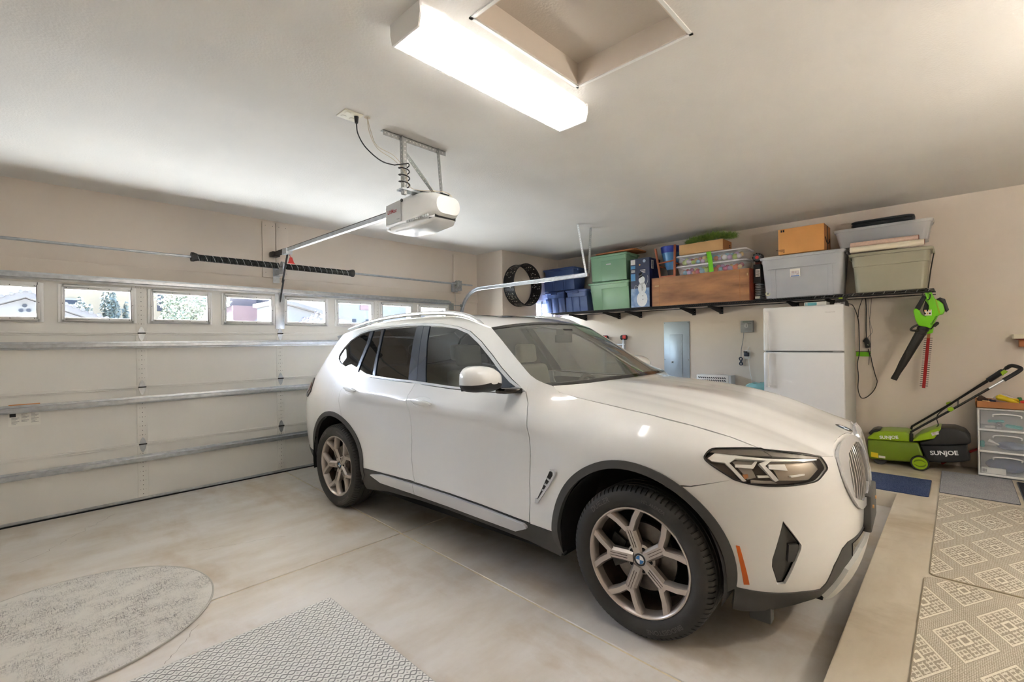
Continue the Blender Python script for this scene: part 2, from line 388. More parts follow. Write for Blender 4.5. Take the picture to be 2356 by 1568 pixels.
# recess window
w1 = thing('window_1', (6.17, YA + 0.05, WZ0), 'narrow white framed window in the recess behind the blue totes', 'window', kind='structure')
f = MB()
for a in ((WX0, WX0 + 0.05, WZ0, WZ1), (WX1 - 0.05, WX1, WZ0, WZ1), (WX0, WX1, WZ0, WZ0 + 0.05), (WX0, WX1, WZ1 - 0.05, WZ1), (6.10, 6.14, WZ0, WZ1)): f.box(a[0], a[1], YA + 0.04, YA + 0.09, a[2], a[3])
f.part('window_frame', 'frame_white', w1, bevel=0.004)
glass('pane_glass', (0.97, 0.98, 0.98), 1.45)
for a, b in ((WX0 + 0.05, 6.10), (6.14, WX1 - 0.05)): MB().box(a, b, YA + 0.06, YA + 0.065, WZ0 + 0.05, WZ1 - 0.05).part('pane', 'pane_glass', w1)
MB().box(WX0 - 0.03, WX1 + 0.03, YA - 0.03, YA + 0.05, WZ0 - 0.03, WZ0).part('window_sill', 'frame_white', w1, bevel=0.004)

# header boards over the door
b1 = struct(MB().box(XL, XA, YD - 0.018, YD, 2.075, 2.20), 'trim_1', 'wall_paint', bevel=0.003); tag(b1, 'long painted header board across the top of the door', 'trim')
tb = thing('trim_2', (2.03, YD, 2.2), 'pair of upright painted mounting boards behind the opener rail', 'trim', kind='structure')
for a, b in ((1.885, 2.022), (2.030, 2.165)):
    o = MB().box(a, b, YD - 0.02, YD, 2.205, 2.835).part('board', 'wall_paint', tb, bevel=0.003)
    for x in (a + 0.03, b - 0.03):
        for z in (2.79, 2.26): MB().cyl((x, YD - 0.0215, z), (x, YD - 0.018, z), 0.004, n=8).part('screw_head', 'screw', o)
o = struct(MB().box(4.63, 4.765, YD - 0.02, YD, 2.205, 2.80), 'trim_3', 'wall_paint', bevel=0.003); tag(o, 'upright painted board behind the cable drum', 'trim')
js = struct(MB().box(OX0 - 0.08, OX1 + 0.08, YD - 0.045, YD - 0.018, 2.055, 2.075), 'trim_4', 'frame_white'); tag(js, 'thin white stop strip along the top of the door', 'trim')

for nm, a in (('trim_5', (OX0 - 0.03, OX1 + 0.03, 2.022, 2.05)), ('trim_6', (OX0 - 0.02, OX0 + 0.02, 0.0, 2.05)), ('trim_7', (OX1 - 0.02, OX1 + 0.02, 0.0, 2.05))):
    tag(struct(MB().box(a[0], a[1], 5.6, YD + 0.03, a[2], a[3]), nm, 'rubber'), {'trim_5': 'weather strip along the head of the garage door', 'trim_6': 'weather strip down the far jamb of the garage door', 'trim_7': 'weather strip down the jamb behind the cable drum'}[nm], 'trim')
# ---------------------------------------------------------------- garage door
DX0, DX1, DY = -0.43, 4.475, 5.554
gd = thing('door_1', (2.02, DY, 0), 'white four-section garage door with a row of eight windows', 'garage door', kind='structure')
ZB = [0.015, 0.524, 1.058, 1.5625, 2.075]
STX = [-0.385, 0.785, 2.024, 3.252, 4.43]
WC = [0.4865 + 0.612 * k for k in range(-1, 7)]; GW, GZ0, GZ1 = 0.229, 1.694, 1.952
for k in range(4):
    z0, z1 = ZB[k] + 0.0002, ZB[k + 1] - 0.0002
    mb = MB()
    if k < 3: mb.box(DX0, DX1, DY, DY + 0.045, z0, z1)
    else:
        mb.box(DX0, DX1, DY, DY + 0.045, z0, GZ0 - 0.02); mb.box(DX0, DX1, DY, DY + 0.045, GZ1 + 0.02, z1)
        xs = [DX0] + sum([[c - GW - 0.02, c + GW + 0.02] for c in WC], []) + [DX1]
        for i in range(0, len(xs), 2): mb.box(xs[i], xs[i + 1], DY, DY + 0.045, GZ0 - 0.02, GZ1 + 0.02)
    sec = mb.part('door_section', 'door_white', gd)
    # lips along the joint of two sections
    if k > 0: MB().box(DX0, DX1, DY - 0.010, DY + 0.001, z0, z0 + 0.020).part('joint_lip', 'door_white', sec, bevel=0.003)
    if k < 3: MB().box(DX0, DX1, DY - 0.007, DY + 0.001, z1 - 0.012, z1).part('joint_lip', 'door_white', sec, bevel=0.002)
    for i, x in enumerate(STX):
        s = MB(); s.box(x - 0.040, x + 0.040, DY - 0.006, DY, z0 + 0.022, z1 - 0.014)
        so_ = s.part('stile', 'door_white', gd, bevel=0.002)
        h = MB()
        for q in range(11):
            z = z0 + 0.05 + q * 0.042
            if z < z1 - 0.03:
                h.cyl((x, DY - 0.0066, z), (x, DY - 0.0055, z), 0.0035, n=6)
                if q % 2: h.cyl((x + 0.02, DY - 0.0066, z), (x + 0.02, DY - 0.0055, z), 0.0022, n=6); h.cyl((x - 0.02, DY - 0.0066, z), (x - 0.02, DY - 0.0055, z), 0.0022, n=6)
        tag(h.part('punched_holes', 'dark_steel', so_, smooth=False), kind='stuff')
MB().box(DX0, DX1, DY - 0.010, DY + 0.03, 0.012, 0.034).part('bottom_rail', 'galvanized', gd, bevel=0.003)
MB().box(DX0, DX1, DY - 0.012, DY + 0.05, 0.0, 0.013).part('bottom_seal', 'rubber', gd)
# windows
for i, c in enumerate(WC):
    f = MB()
    for d, w_, y in ((0.035, 0.036, DY - 0.012), (0.012, 0.020, DY - 0.018)):
        x0, x1, z0, z1 = c - GW - d, c + GW + d, GZ0 - d, GZ1 + d
        for a in ((x0, x0 + w_, z0, z1), (x1 - w_, x1, z0, z1), (x0 + w_, x1 - w_, z0, z0 + w_), (x0 + w_, x1 - w_, z1 - w_, z1)): f.box(a[0], a[1], y, DY + 0.03, a[2], a[3])
    fo = f.part('window_frame', 'frame_white', gd, bevel=0.003)
    s = MB()
    for x in (c - 0.21, c - 0.07, c + 0.07, c + 0.21):
        for z in (GZ0 - 0.006, GZ1 + 0.006): s.cyl((x, DY - 0.0195, z), (x, DY - 0.017, z), 0.004, n=6)
    for x in (c - GW - 0.006, c + GW + 0.006): s.cyl((x, DY - 0.0195, (GZ0 + GZ1) / 2), (x, DY - 0.017, (GZ0 + GZ1) / 2), 0.004, n=6)
    tag(s.part('frame_screws', 'screw', fo), kind='stuff')
    MB().box(c - GW - 0.01, c + GW + 0.01, DY + 0.012, DY + 0.016, GZ0 - 0.01, GZ1 + 0.01).part('pane', 'pane_glass', fo)
# horizontal struts (hat channels)
for z in (0.400, 0.946, 1.460, 2.040):
    d = 0.052 if z < 2 else 0.045
    prof = [(-0.033, 0), (-0.033, 0.004), (-0.016, 0.006), (-0.013, d), (0.013, d), (0.016, 0.006), (0.033, 0.004), (0.033, 0)]
    r = [[(x, DY - 0.007 - b, z + a) for a, b in prof] for x in (DX0 + 0.01, DX1 - 0.01)]
    MB().loft(r).part('strut', 'galvanized', gd, ang=20)
# hinges
for z in ZB[1:4]:
    for x in STX:
        pts = [(0, 0.070), (0.010, 0.055), (0.016, 0.035), (0.020, 0.012), (0.020, -0.012), (0.016, -0.035), (0.010, -0.055), (0, -0.070), (-0.010, -0.055), (-0.016, -0.035), (-0.020, -0.012), (-0.020, 0.012), (-0.016, 0.035), (-0.010, 0.055)]
        h = MB().prism([(x + a * 1.25, DY - 0.0135, z + b) for a, b in pts], (0, 0.005, 0)).part('hinge', 'galvanized', gd)
        MB().cyl((x - 0.03, DY - 0.019, z + 0.006), (x + 0.03, DY - 0.019, z + 0.006), 0.006, n=8).part('hinge_pin', 'dark_steel', h)
# operator bracket plate on the top section
op = MB().box(1.975, 2.073, DY - 0.013, DY - 0.005, 1.62, 2.02).part('operator_bracket', 'galvanized', gd, bevel=0.002)
# warning label
lb = MB().box(-0.072, 0.112, DY - 0.0035, DY - 0.001, 0.808, 0.922).part('warning_label', 'paper', gd); lb['label'] = 'white paper warning label with small print'
MB().box(-0.065, -0.03, DY - 0.0045, DY - 0.003, 0.885, 0.918).part('pictogram', 'black_print', lb)
for k in range(3):
    x = -0.055 + k * 0.056
    for q in range(9): MB().box(x, x + 0.044 - 0.01 * ((q * 7 + k) % 3), DY - 0.0042, DY - 0.003, 0.902 - q * 0.010 - (0.028 if k == 0 else 0), 0.905 - q * 0.010 - (0.028 if k == 0 else 0)).part('print_line', 'grey_print', lb) if q < 6 + k else None
MB().box(-0.07, 0.11, DY - 0.0035, DY - 0.001, 0.9785, 0.986).part('label_strip', M('orange_print', S(225, 150, 90), 0.8), gd)

# ---------------------------------------------------------------- torsion shaft
ts = thing('torsion_spring_shaft', (2.02, 5.45, 2.22), 'galvanized torsion shaft with two black springs over the garage door', 'spring shaft')
SY, SZ = 5.45, 2.318
MB().cyl((-0.9, SY, SZ), (4.84, SY, SZ), 0.0125, n=14).part('shaft', 'galvanized', ts)
def spring(x0, x1, r=0.029):
    mb = MB(); n = int((x1 - x0) / 0.0125); pts = []
    for i in range(n * 9 + 1):
        a = 2 * PI * i / 9; pts.append((x0 + (x1 - x0) * i / (n * 9), SY + r * math.cos(a), SZ - 0.002 + r * math.sin(a)))
    mb.tube(pts, 0.0062, n=4)
    return mb.part('spring', 'spring_black', ts)
M('spring_black', S(44, 46, 42), 0.35, 0.4, var=0.45, vs=14)
for a, b in ((1.17, 1.985), (2.065, 2.865)):
    s = spring(a, b)
    m_ = MB()
    for i in range(12):
        x = a + (b - a) * (i + 0.5) / 12
        pts = [(x + 0.03 * t, SY + 0.0352 * math.cos(2.2 + t * 2.0), SZ + 0.0352 * math.sin(2.2 + t * 2.0)) for t in np.linspace(0, 1, 7)]
        m_.tube(pts, 0.0018, n=4)
    tag(m_.part('paint_marks', 'white_print', s), kind='stuff')
for x, d in ((1.165, -1), (2.87, 1)):
    MB().lathe([(0.013, 0), (0.046, 0), (0.046, 0.02), (0.036, 0.05), (0.013, 0.05)], (x + (0.0 if d > 0 else 0), SY, SZ), (-d, 0, 0), 18).part('winding_cone', 'dark_steel', ts)
cb = MB(); cb.box(1.995, 2.055, SY + 0.02, YD - 0.02, SZ - 0.1, SZ - 0.092); cb.box(1.99, 2.06, YD - 0.026, YD - 0.02, SZ - 0.17, SZ + 0.03); cb.lathe([(0.014, -0.012), (0.05, -0.012), (0.05, 0.012), (0.014, 0.012)], (2.025, SY, SZ), (1, 0, 0), 18); cb.box(2.021, 2.029, SY - 0.03, YD - 0.02, SZ - 0.09, SZ - 0.02)
cb.part('centre_bracket', 'galvanized', ts)
dr = MB(); dr.lathe([(0.02, -0.03), (0.055, -0.03), (0.062, -0.022), (0.050, -0.018), (0.050, 0.018), (0.066, 0.024), (0.066, 0.03), (0.02, 0.03)], (4.545, SY, SZ - 0.01), (1, 0, 0), 22); dr.part('cable_drum', 'galvanized_dull', ts)
eb = MB(); eb.box(4.60, 4.606, SY - 0.03, YD - 0.02, SZ - 0.10, SZ + 0.05); eb.box(4.58, 4.70, YD - 0.026, YD - 0.02, SZ - 0.10, SZ + 0.03); eb.part('end_bracket', 'galvanized', ts)
MB().tube([(4.545, SY + 0.055, SZ - 0.02), (4.535, 5.50, 1.8), (4.53, 5.52, 0.3)], 0.003, n=5).part('lift_cable', 'galvanized_dull', ts)

# ---------------------------------------------------------------- door track and hangers
tk = thing('door_track', (4.70, 4.5, 0), 'galvanized curved overhead door track on perforated hangers', 'door track')
path = [(4.66, 5.50, 0.03), (4.66, 5.50, 1.88)]
for i in range(1, 9):
    a = PI / 2 * i / 8; path.append((4.66 + 0.01 * i, 5.50 - 0.35 * (1 - math.cos(a)), 1.88 + 0.36 * math.sin(a)))
path += [(4.76, 4.6, 2.242), (4.78, 3.27, 2.246)]
rings = []
sec = [(-0.026, -0.012), (-0.026, 0.014), (-0.022, 0.016), (-0.020, -0.008), (0.020, -0.008), (0.022, 0.016), (0.026, 0.014), (0.026, -0.012)]
FRM = frames(path)
for p, N, B in FRM:
    t = None
for i, p in enumerate(path):
    a = Vector(path[max(0, i - 1)]); b = Vector(path[min(len(path) - 1, i + 1)]); t = (b - a).normalized(); sd = Vector((1, 0, 0)); u = t.cross(sd).normalized()
    rings.append([Vector(p) + u * q + sd * (-w_) for q, w_ in sec])
MB().loft(rings).part('rail', 'galvanized', tk, ang=30)
def angle_iron(a, b, w=0.032, up=(0, 0, 1), side=(1, 0, 0), hole=0.028, parent=None, name='hanger'):
    a = Vector(a); b = Vector(b); t = (b - a).normalized(); s = Vector(side); s = (s - t * s.dot(t)).normalized(); u = t.cross(s)
    mb = MB()
    def quad(d, e): mb.prism([a, a + d * w, b + d * w, b], e * 0.003)
    quad(s, u); quad(u, s)
    o = mb.part(name, 'galvanized_dull', parent, smooth=False)
    h = MB(); L = (b - a).length; n = int(L / hole)
    for i in range(n):
        c = a + t * (hole * (i + 0.5))
        for d, e in ((s, u), (u, s)):
            cc = c + d * (w * 0.5)
            for q in (-0.0006, 0.0036): 
                k = [cc + e * q + t * (0.006 * math.cos(2 * PI * j / 6)) + d * (0.005 * math.sin(2 * PI * j / 6)) for j in range(6)]
                h.add(k, [tuple(range(6))])
    tag(h.part('punched_holes', 'pale_hole', o, smooth=False), kind='stuff')
    return o
M('pale_hole', S(214, 213, 209), 0.8)  # punched holes tinted pale to imitate the lit ceiling behind them
angle_iron((4.79, 3.31, 2.25), (4.665, 3.34, ZC), 0.03, side=(0, -1, 0), parent=tk)
angle_iron((4.80, 3.28, 2.24), (4.945, 3.34, ZC), 0.03, side=(0, -1, 0), parent=tk)
MB().box(4.755, 4.81, 3.255, 3.275, 2.222, 2.262).part('end_plate', 'galvanized', tk, bevel=0.002)
for z in (0.5, 1.2, 1.85): MB().box(4.64, 4.70, 5.52, YD, z, z + 0.05).part('jamb_bracket', 'galvanized', tk)
rl = MB().cyl((4.47, 5.50, 2.0), (4.66, 5.50, 2.0), 0.007, n=8); rl.cyl((4.645, 5.50, 2.0), (4.67, 5.50, 2.0), 0.022, n=14); rl.box(4.45, 4.53, DY - 0.03, DY, 1.93, 2.03); rl.part('top_roller', 'galvanized_dull', tk)

# ---------------------------------------------------------------- opener
go = thing('garage_door_opener', (2.02, 2.8, 2.25), 'white ceiling-hung garage door opener with chain rail', 'door opener')
OY0, OY1, OX = 2.50, 3.13, 2.02
# housing: rounded box drawn along Y
rings = []
for y, hw, zt, zb, r in ((3.135, 0.098, 2.478, 2.315, 0.020), (3.10, 0.106, 2.488, 2.305, 0.024), (2.98, 0.112, 2.492, 2.300, 0.028), (2.80, 0.122, 2.494, 2.288, 0.036), (2.66, 0.128, 2.482, 2.288, 0.045), (2.56, 0.122, 2.462, 2.296, 0.055), (2.505, 0.100, 2.435, 2.315, 0.055)):
    rings.append([(OX + a, y, b) for a, b, _ in [(p[0], p[1], 0) for p in rr(-hw, hw, zb, zt, r, 0)]])
hs = MB().loft(rings).part('housing', 'white_plastic', go, ang=50)
fp = MB(); fp.box(OX - 0.1125, OX - 0.1085, 2.955, 3.105, 2.312, 2.476)
M('panel_grey', S(196, 197, 198), 0.4)
# grey badge panel on the end facing the lamp side
MB().prism([(OX - 0.1135, 3.10, 2.325), (OX - 0.1165, 2.90, 2.322), (OX - 0.1165, 2.90, 2.475), (OX - 0.1125, 3.10, 2.470)], (-0.004, 0, 0)).part('badge_panel', 'panel_grey', hs)
text_part('lettering', 'LiftMaster', (OX - 0.1195, 2.997, 2.412), (0.02, -1, 0), (0, 0, 1), 0.150, 'red_print', hs, bold=0.02, depth=0.001, hscale=1.15)
text_part('lettering', 'Premium', (OX - 0.120, 2.935, 2.345), (0.02, -1, 0), (0, 0, 1), 0.035, 'black_print', hs, bold=0.01, depth=0.001)
ln = MB(); 
ln.loft([[(OX + a, y, b) for a, b, _ in rr(-hw, hw, zb, 2.31, 0.02, 0)] for y, hw, zb in ((3.12, 0.10, 2.285), (3.05, 0.112, 2.262), (2.80, 0.116, 2.250), (2.58, 0.108, 2.262), (2.54, 0.09, 2.29))])
lens = ln.part('light_lens', cloudy('lens_plastic', (0.93, 0.94, 0.95), 0.15), go)
vs_ = MB()
for i in range(12): vs_.box(OX - 0.129, OX - 0.118, 2.57 + i * 0.022, 2.58 + i * 0.022, 2.296, 2.310)
vs_.part('vent_slots', 'panel_grey', hs)
MB().cyl((OX - 0.125, 2.885, 2.468), (OX - 0.119, 2.885, 2.468), 0.012, n=12).part('learn_button', 'black_plastic', hs)
# rail to the header
rail = MB(); rail.bar((OX, 3.13, 2.452), (1.995, 5.57, 2.462), 0.032, 0.034)
rail.part('rail', 'galvanized', go)
MB().bar((OX - 0.008, 3.13, 2.472), (1.99, 5.57, 2.482), 0.012, 0.010).part('chain', 'dark_steel', go)
MB().bar((OX + 0.01, 3.13, 2.472), (2.006, 5.57, 2.482), 0.010, 0.010).part('chain', 'dark_steel', go)
MB().box(1.955, 2.035, 5.54, YD - 0.02, 2.435, 2.49).part('header_bracket', 'dark_steel', go, bevel=0.003)
MB().bar((1.995, 5.28, 2.462), (1.995, 5.56, 2.463), 0.044, 0.042).part('pulley_housing', 'black_satin', go)
tr_ = MB().box(1.965, 2.035, 5.19, 5.30, 2.415, 2.478).part('trolley', 'galvanized', go, bevel=0.004)
arm = MB(); arm.bar((2.0, 5.24, 2.42), (2.022, 5.45, 2.13), 0.006, 0.034, (0, 1, 0)); arm.part('arm', 'black_satin', go)
arm2 = MB(); arm2.bar((2.026, 5.42, 2.17), (2.030, 5.55, 1.93), 0.006, 0.034, (0, 1, 0)); arm2.part('arm', 'black_satin', go)
rh = MB(); rh.tube([(2.02, 5.235, 2.42), (2.03, 5.23, 2.375)], 0.003, n=5); rh.prism([(2.018, 5.215, 2.385), (2.040, 5.215, 2.385), (2.058, 5.215, 2.33), (2.070, 5.215, 2.318), (1.99, 5.215, 2.318), (2.002, 5.215, 2.33)], (0, 0.012, 0))
rh.part('release_handle', 'red_plastic', go)['label'] = 'red emergency release handle'
# hanging irons
an = angle_iron((1.665, 2.735, ZC - 0.001), (2.185, 2.735, ZC - 0.001), 0.034, side=(0, 0, -1), parent=go, name='ceiling_angle')
angle_iron((1.800, 2.74, 2.455), (1.79, 2.735, ZC - 0.01), 0.034, side=(0, -1, 0), parent=go, name='strap')
angle_iron((1.830, 2.715, 2.455), (1.825, 2.705, ZC - 0.02), 0.026, side=(0, 1, 0), parent=go, name='strap')
angle_iron((2.12, 2.72, 2.48), (2.10, 2.735, ZC - 0.01), 0.026, side=(0, -1, 0), parent=go, name='strap')
angle_iron((2.08, 2.73, 2.49), (1.815, 2.735, 2.74), 0.030, side=(0, -1, 0), parent=go, name='strap')
MB().box(1.785, 2.14, 2.70, 2.77, 2.482, 2.494).part('mount_bracket', 'galvanized', go)

# outlet plate in the ceiling, power cord and bell wire
ou = thing('ceiling_outlet', (1.42, 2.70, ZC), 'ivory ceiling outlet plate with four sockets beside the opener', 'outlet')
MB().box(1.355, 1.475, 2.645, 2.765, ZC - 0.008, ZC).part('plate', M('ivory', S(232, 226, 206), 0.4), ou, bevel=0.003)
for x in (1.388, 1.442):
    for y in (2.678, 2.732): MB().cyl((x, y, ZC - 0.010), (x, y, ZC - 0.007), 0.017, n=16).part('socket', 'ivory', ou)
pc = thing('opener_power_cord', (1.6, 2.7, 2.5), 'black power cord drooping from ceiling outlet and coiled round a strap', 'cord')
pg = MB().tube([(1.445, 2.68, ZC - 0.01), (1.445, 2.68, ZC - 0.05)], [0.014, 0.010], 10).part('plug', 'cord_black', pc)
cpts = catmull([(1.445, 2.68, ZC - 0.05), (1.455, 2.68, 2.74), (1.52, 2.70, 2.68), (1.64, 2.72, 2.635), (1.75, 2.71, 2.63)], 6)
coil = []
for i in range(0, 57):
    t = i / 56; a = 2 * PI * 3.5 * t - 1.2; c = Vector((1.812, 2.722, 2.66)).lerp(Vector((1.815, 2.722, 2.50)), t)
    coil.append((c.x + 0.036 * math.cos(a), c.y + 0.036 * math.sin(a), c.z))
MB().tube(cpts[:-1] + coil + catmull([coil[-1], (1.98, 2.68, 2.495), (2.06, 2.64, 2.497), (2.12, 2.62, 2.49)], 5)[1:], 0.0042, n=6).part('cable', 'cord_black', pc)
bw = thing('bell_wire', (1.6, 2.7, 2.5), 'thin tan wires from a ceiling hole to the opener', 'wire')
for dx in (0, 0.014):
    MB().tube(catmull([(1.505, 2.655, ZC), (1.52 + dx, 2.66, 2.77), (1.60, 2.70, 2.70 + dx), (1.74, 2.72, 2.665 + dx * 2), (1.80 + dx, 2.70, 2.60), (1.86, 2.70, 2.50), (2.06 + dx, 2.62, 2.505), (2.13, 2.60, 2.48)], 5), 0.0022, n=5).part('strand', 'cord_tan', bw)
MB().lathe([(0.012, 0), (0.02, -0.004), (0.008, -0.006)], (1.505, 2.655, ZC), (0, 0, 1), 10).part('grommet', 'cord_tan', bw)

# ---------------------------------------------------------------- ceiling lamp
lf_ = thing('ceiling_light', (1.745, 1.70, ZC - 0.1), 'long white wraparound two-tube ceiling light, switched on', 'ceiling light')
LX0, LX1, LY0, LY1, LZ = 1.15, 2.345, 1.585, 1.815, ZC - 0.098
MB().box(LX0, LX1, LY0 + 0.035, LY1 - 0.035, ZC - 0.03, ZC).part('base_channel', 'frame_white', lf_, bevel=0.003)
for a, b in ((LX0 - 0.006, LX0 + 0.003), (LX1 - 0.003, LX1 + 0.006)):
    MB().prism([(a, LY0 + 0.004, ZC), (a, LY1 - 0.004, ZC), (a, LY1 - 0.004, ZC - 0.05), (a, LY1 - 0.018, LZ - 0.004), (a, LY0 + 0.018, LZ - 0.004), (a, LY0 + 0.004, ZC - 0.05)], (b - a, 0, 0)).part('end_cap', 'frame_white', lf_)
emit('tube_light', (1.0, 0.985, 0.96), LAMP)
for y in (1.648, 1.752):
    MB().cyl((LX0 + 0.06, y, ZC - 0.056), (LX1 - 0.06, y, ZC - 0.056), 0.0127, n=12).part('tube', 'tube_light', lf_)
lensm = bpy.data.materials.new('prismatic_lens'); lensm.use_nodes = True; t = lensm.node_tree; t.nodes.clear()
o_ = t.nodes.new('ShaderNodeOutputMaterial'); a_ = t.nodes.new('ShaderNodeBsdfTransparent'); b_ = t.nodes.new('ShaderNodeBsdfTranslucent'); m_ = t.nodes.new('ShaderNodeMixShader')
b_.inputs[0].default_value = (0.95, 0.95, 0.95, 1); m_.inputs[0].default_value = 0.5
t.links.new(a_.outputs[0], m_.inputs[1]); t.links.new(b_.outputs[0], m_.inputs[2]); t.links.new(m_.outputs[0], o_.inputs[0]); MATS['prismatic_lens'] = lensm
pr = [(LY0 + 0.022, ZC - 0.016), (LY0, ZC - 0.022), (LY0, ZC - 0.055), (LY0 + 0.016, LZ), (LY1 - 0.016, LZ), (LY1, ZC - 0.055), (LY1, ZC - 0.022), (LY1 - 0.022, ZC - 0.016)]
lm = MB(); lm.add([(x, y, z) for x in (LX0, LX1) for y, z in pr], [(i, i + 1, 8 + i + 1, 8 + i) for i in (2, 3, 4)])
lm.part('lens', 'prismatic_lens', lf_, smooth=False)
sidem = bpy.data.materials.new('lens_side'); sidem.use_nodes = True; t = sidem.node_tree; b_ = t.nodes['Principled BSDF']; b_.inputs['Base Color'].default_value = (0.9, 0.9, 0.9, 1); b_.inputs['Roughness'].default_value = 0.4
tl_ = t.nodes.new('ShaderNodeBsdfTranslucent'); tl_.inputs[0].default_value = (0.9, 0.9, 0.9, 1); m_ = t.nodes.new('ShaderNodeMixShader'); m_.inputs[0].default_value = 0.16
t.links.new(b_.outputs[0], m_.inputs[1]); t.links.new(tl_.outputs[0], m_.inputs[2]); t.links.new(m_.outputs[0], t.nodes['Material Output'].inputs[0]); MATS['lens_side'] = sidem
for idx_ in ((0, 1), (5, 6)):
    q = MB(); q.add([(x, y, z) for x in (LX0, LX1) for y, z in pr], [(i, i + 1, 8 + i + 1, 8 + i) for i in idx_]); q.part('lens_side', 'lens_side', lf_, smooth=False)
ribs = MB()
for i in range(1, 60):
    x = LX0 + (LX1 - LX0) * i / 60
    ribs.box(x - 0.0012, x + 0.0012, LY0 + 0.017, LY1 - 0.017, LZ - 0.0016, LZ)
tag(ribs.part('lens_ribs', 'prismatic_lens', lf_, smooth=False), kind='stuff')
# warm bowl pendant added out of view behind the camera as fill light
gl = thing('bowl_pendant', (3.0, -1.4, ZC - 0.85), 'warm bowl-shaped pendant added behind the camera as fill light', 'ceiling light')
MB().lathe([(0.0, 0), (0.07, 0), (0.07, -0.02), (0.0, -0.02)], (3.0, -1.4, ZC), (0, 0, 1), 24).part('canopy', 'frame_white', gl)
MB().cyl((3.0, -1.4, ZC - 0.02), (3.0, -1.4, ZC - 0.81), 0.008, n=10).part('stem', 'galvanized', gl)
MB().lathe([(0.0, -0.85), (0.10, -0.84), (0.18, -0.80), (0.22, -0.74)], (3.0, -1.4, ZC), (0, 0, 1), 36).part('bowl', 'prismatic_lens', gl)
emit('bulb_glow', (1.0, 0.945, 0.87), FILL_LAMP)
for k in range(3): MB().sphere((3.0 + 0.09 * math.cos(2.1 * k), -1.4 + 0.09 * math.sin(2.1 * k), ZC - 0.75), 0.045, 14, 8).part('bulb', 'bulb_glow', gl)
# unseen eave added outdoors to keep direct sun off the door windows
ev = struct(MB().box(XL - 0.5, XR_ + 0.5, YD + 0.16, YD + 0.95, 2.42, 2.62), 'roof_eave', 'wall_paint'); tag(ev, 'unseen eave added outside to shade the door windows', 'eave')

# ---------------------------------------------------------------- wire shelf on the wall
SH_Z, SH_X0, SH_X1, SH_Y0, SH_Y1 = 1.900, 6.035, 6.50, 0.165, 5.02
ws = thing('wire_shelf', (6.27, 2.6, 1.75), 'long black wire wall shelf full of totes and boxes', 'shelf')
for x in (SH_X0, SH_X0 + 0.155, SH_X0 + 0.31, SH_X1 - 0.008):
    MB().cyl((x, SH_Y0, SH_Z - 0.006), (x, SH_Y1, SH_Z - 0.006), 0.0045, n=6).part('long_wire', 'black_satin', ws)
MB().cyl((SH_X0 - 0.002, SH_Y0, SH_Z - 0.030), (SH_X0 - 0.002, SH_Y1, SH_Z - 0.030), 0.0045, n=6).part('long_wire', 'black_satin', ws)
MB().cyl((SH_X1 - 0.008, SH_Y0, SH_Z - 0.030), (SH_X1 - 0.008, SH_Y1, SH_Z - 0.030), 0.0045, n=6).part('long_wire', 'black_satin', ws)
cw = MB(); k = 0
y = SH_Y0 + 0.01
while y < SH_Y1:
    cw.cyl((SH_X0 - 0.004, y, SH_Z - 0.0015), (SH_X1, y, SH_Z - 0.0015), 0.0018, n=4, cap=False); y += 0.0285
tag(cw.part('cross_wires', 'black_satin', ws), kind='stuff')
y = SH_Y0 + 0.03
while y < SH_Y1:
    MB().cyl((SH_X0 - 0.003, y, SH_Z - 0.002), (SH_X0 - 0.003, y + 0.018, SH_Z - 0.032), 0.0028, n=4, cap=False).part('truss_wire', 'galvanized_dull' if y < 1.2 else 'black_satin', ws); y += 0.085
def bracket(y, parent=ws):
    mb = MB()
    mb.prism([(SH_X1 + 0.018, y - 0.002, SH_Z - 0.034), (SH_X0 + 0.01, y - 0.002, SH_Z - 0.034), (SH_X0 + 0.01, y - 0.002, SH_Z - 0.05), (SH_X1 - 0.10, y - 0.002, SH_Z - 0.105), (SH_X1 + 0.018, y - 0.002, SH_Z - 0.125)], (0, 0.004, 0))
    mb.box(SH_X1 + 0.010, SH_X1 + 0.019, y - 0.024, y + 0.024, SH_Z - 0.125, SH_Z - 0.034)
    mb.box(SH_X0 + 0.005, SH_X1, y - 0.020, y + 0.020, SH_Z - 0.038, SH_Z - 0.034)
    o = mb.part('bracket', 'black_satin', parent)
    for z in (SH_Z - 0.07, SH_Z - 0.105): MB().cyl((SH_X1 + 0.006, y - 0.012, z), (SH_X1 + 0.012, y - 0.012, z), 0.006, n=8).part('bolt', 'galvanized', o)
for y in (0.21, 1.05, 1.42, 2.31, 2.68, 3.50, 3.87, 4.50): bracket(y)

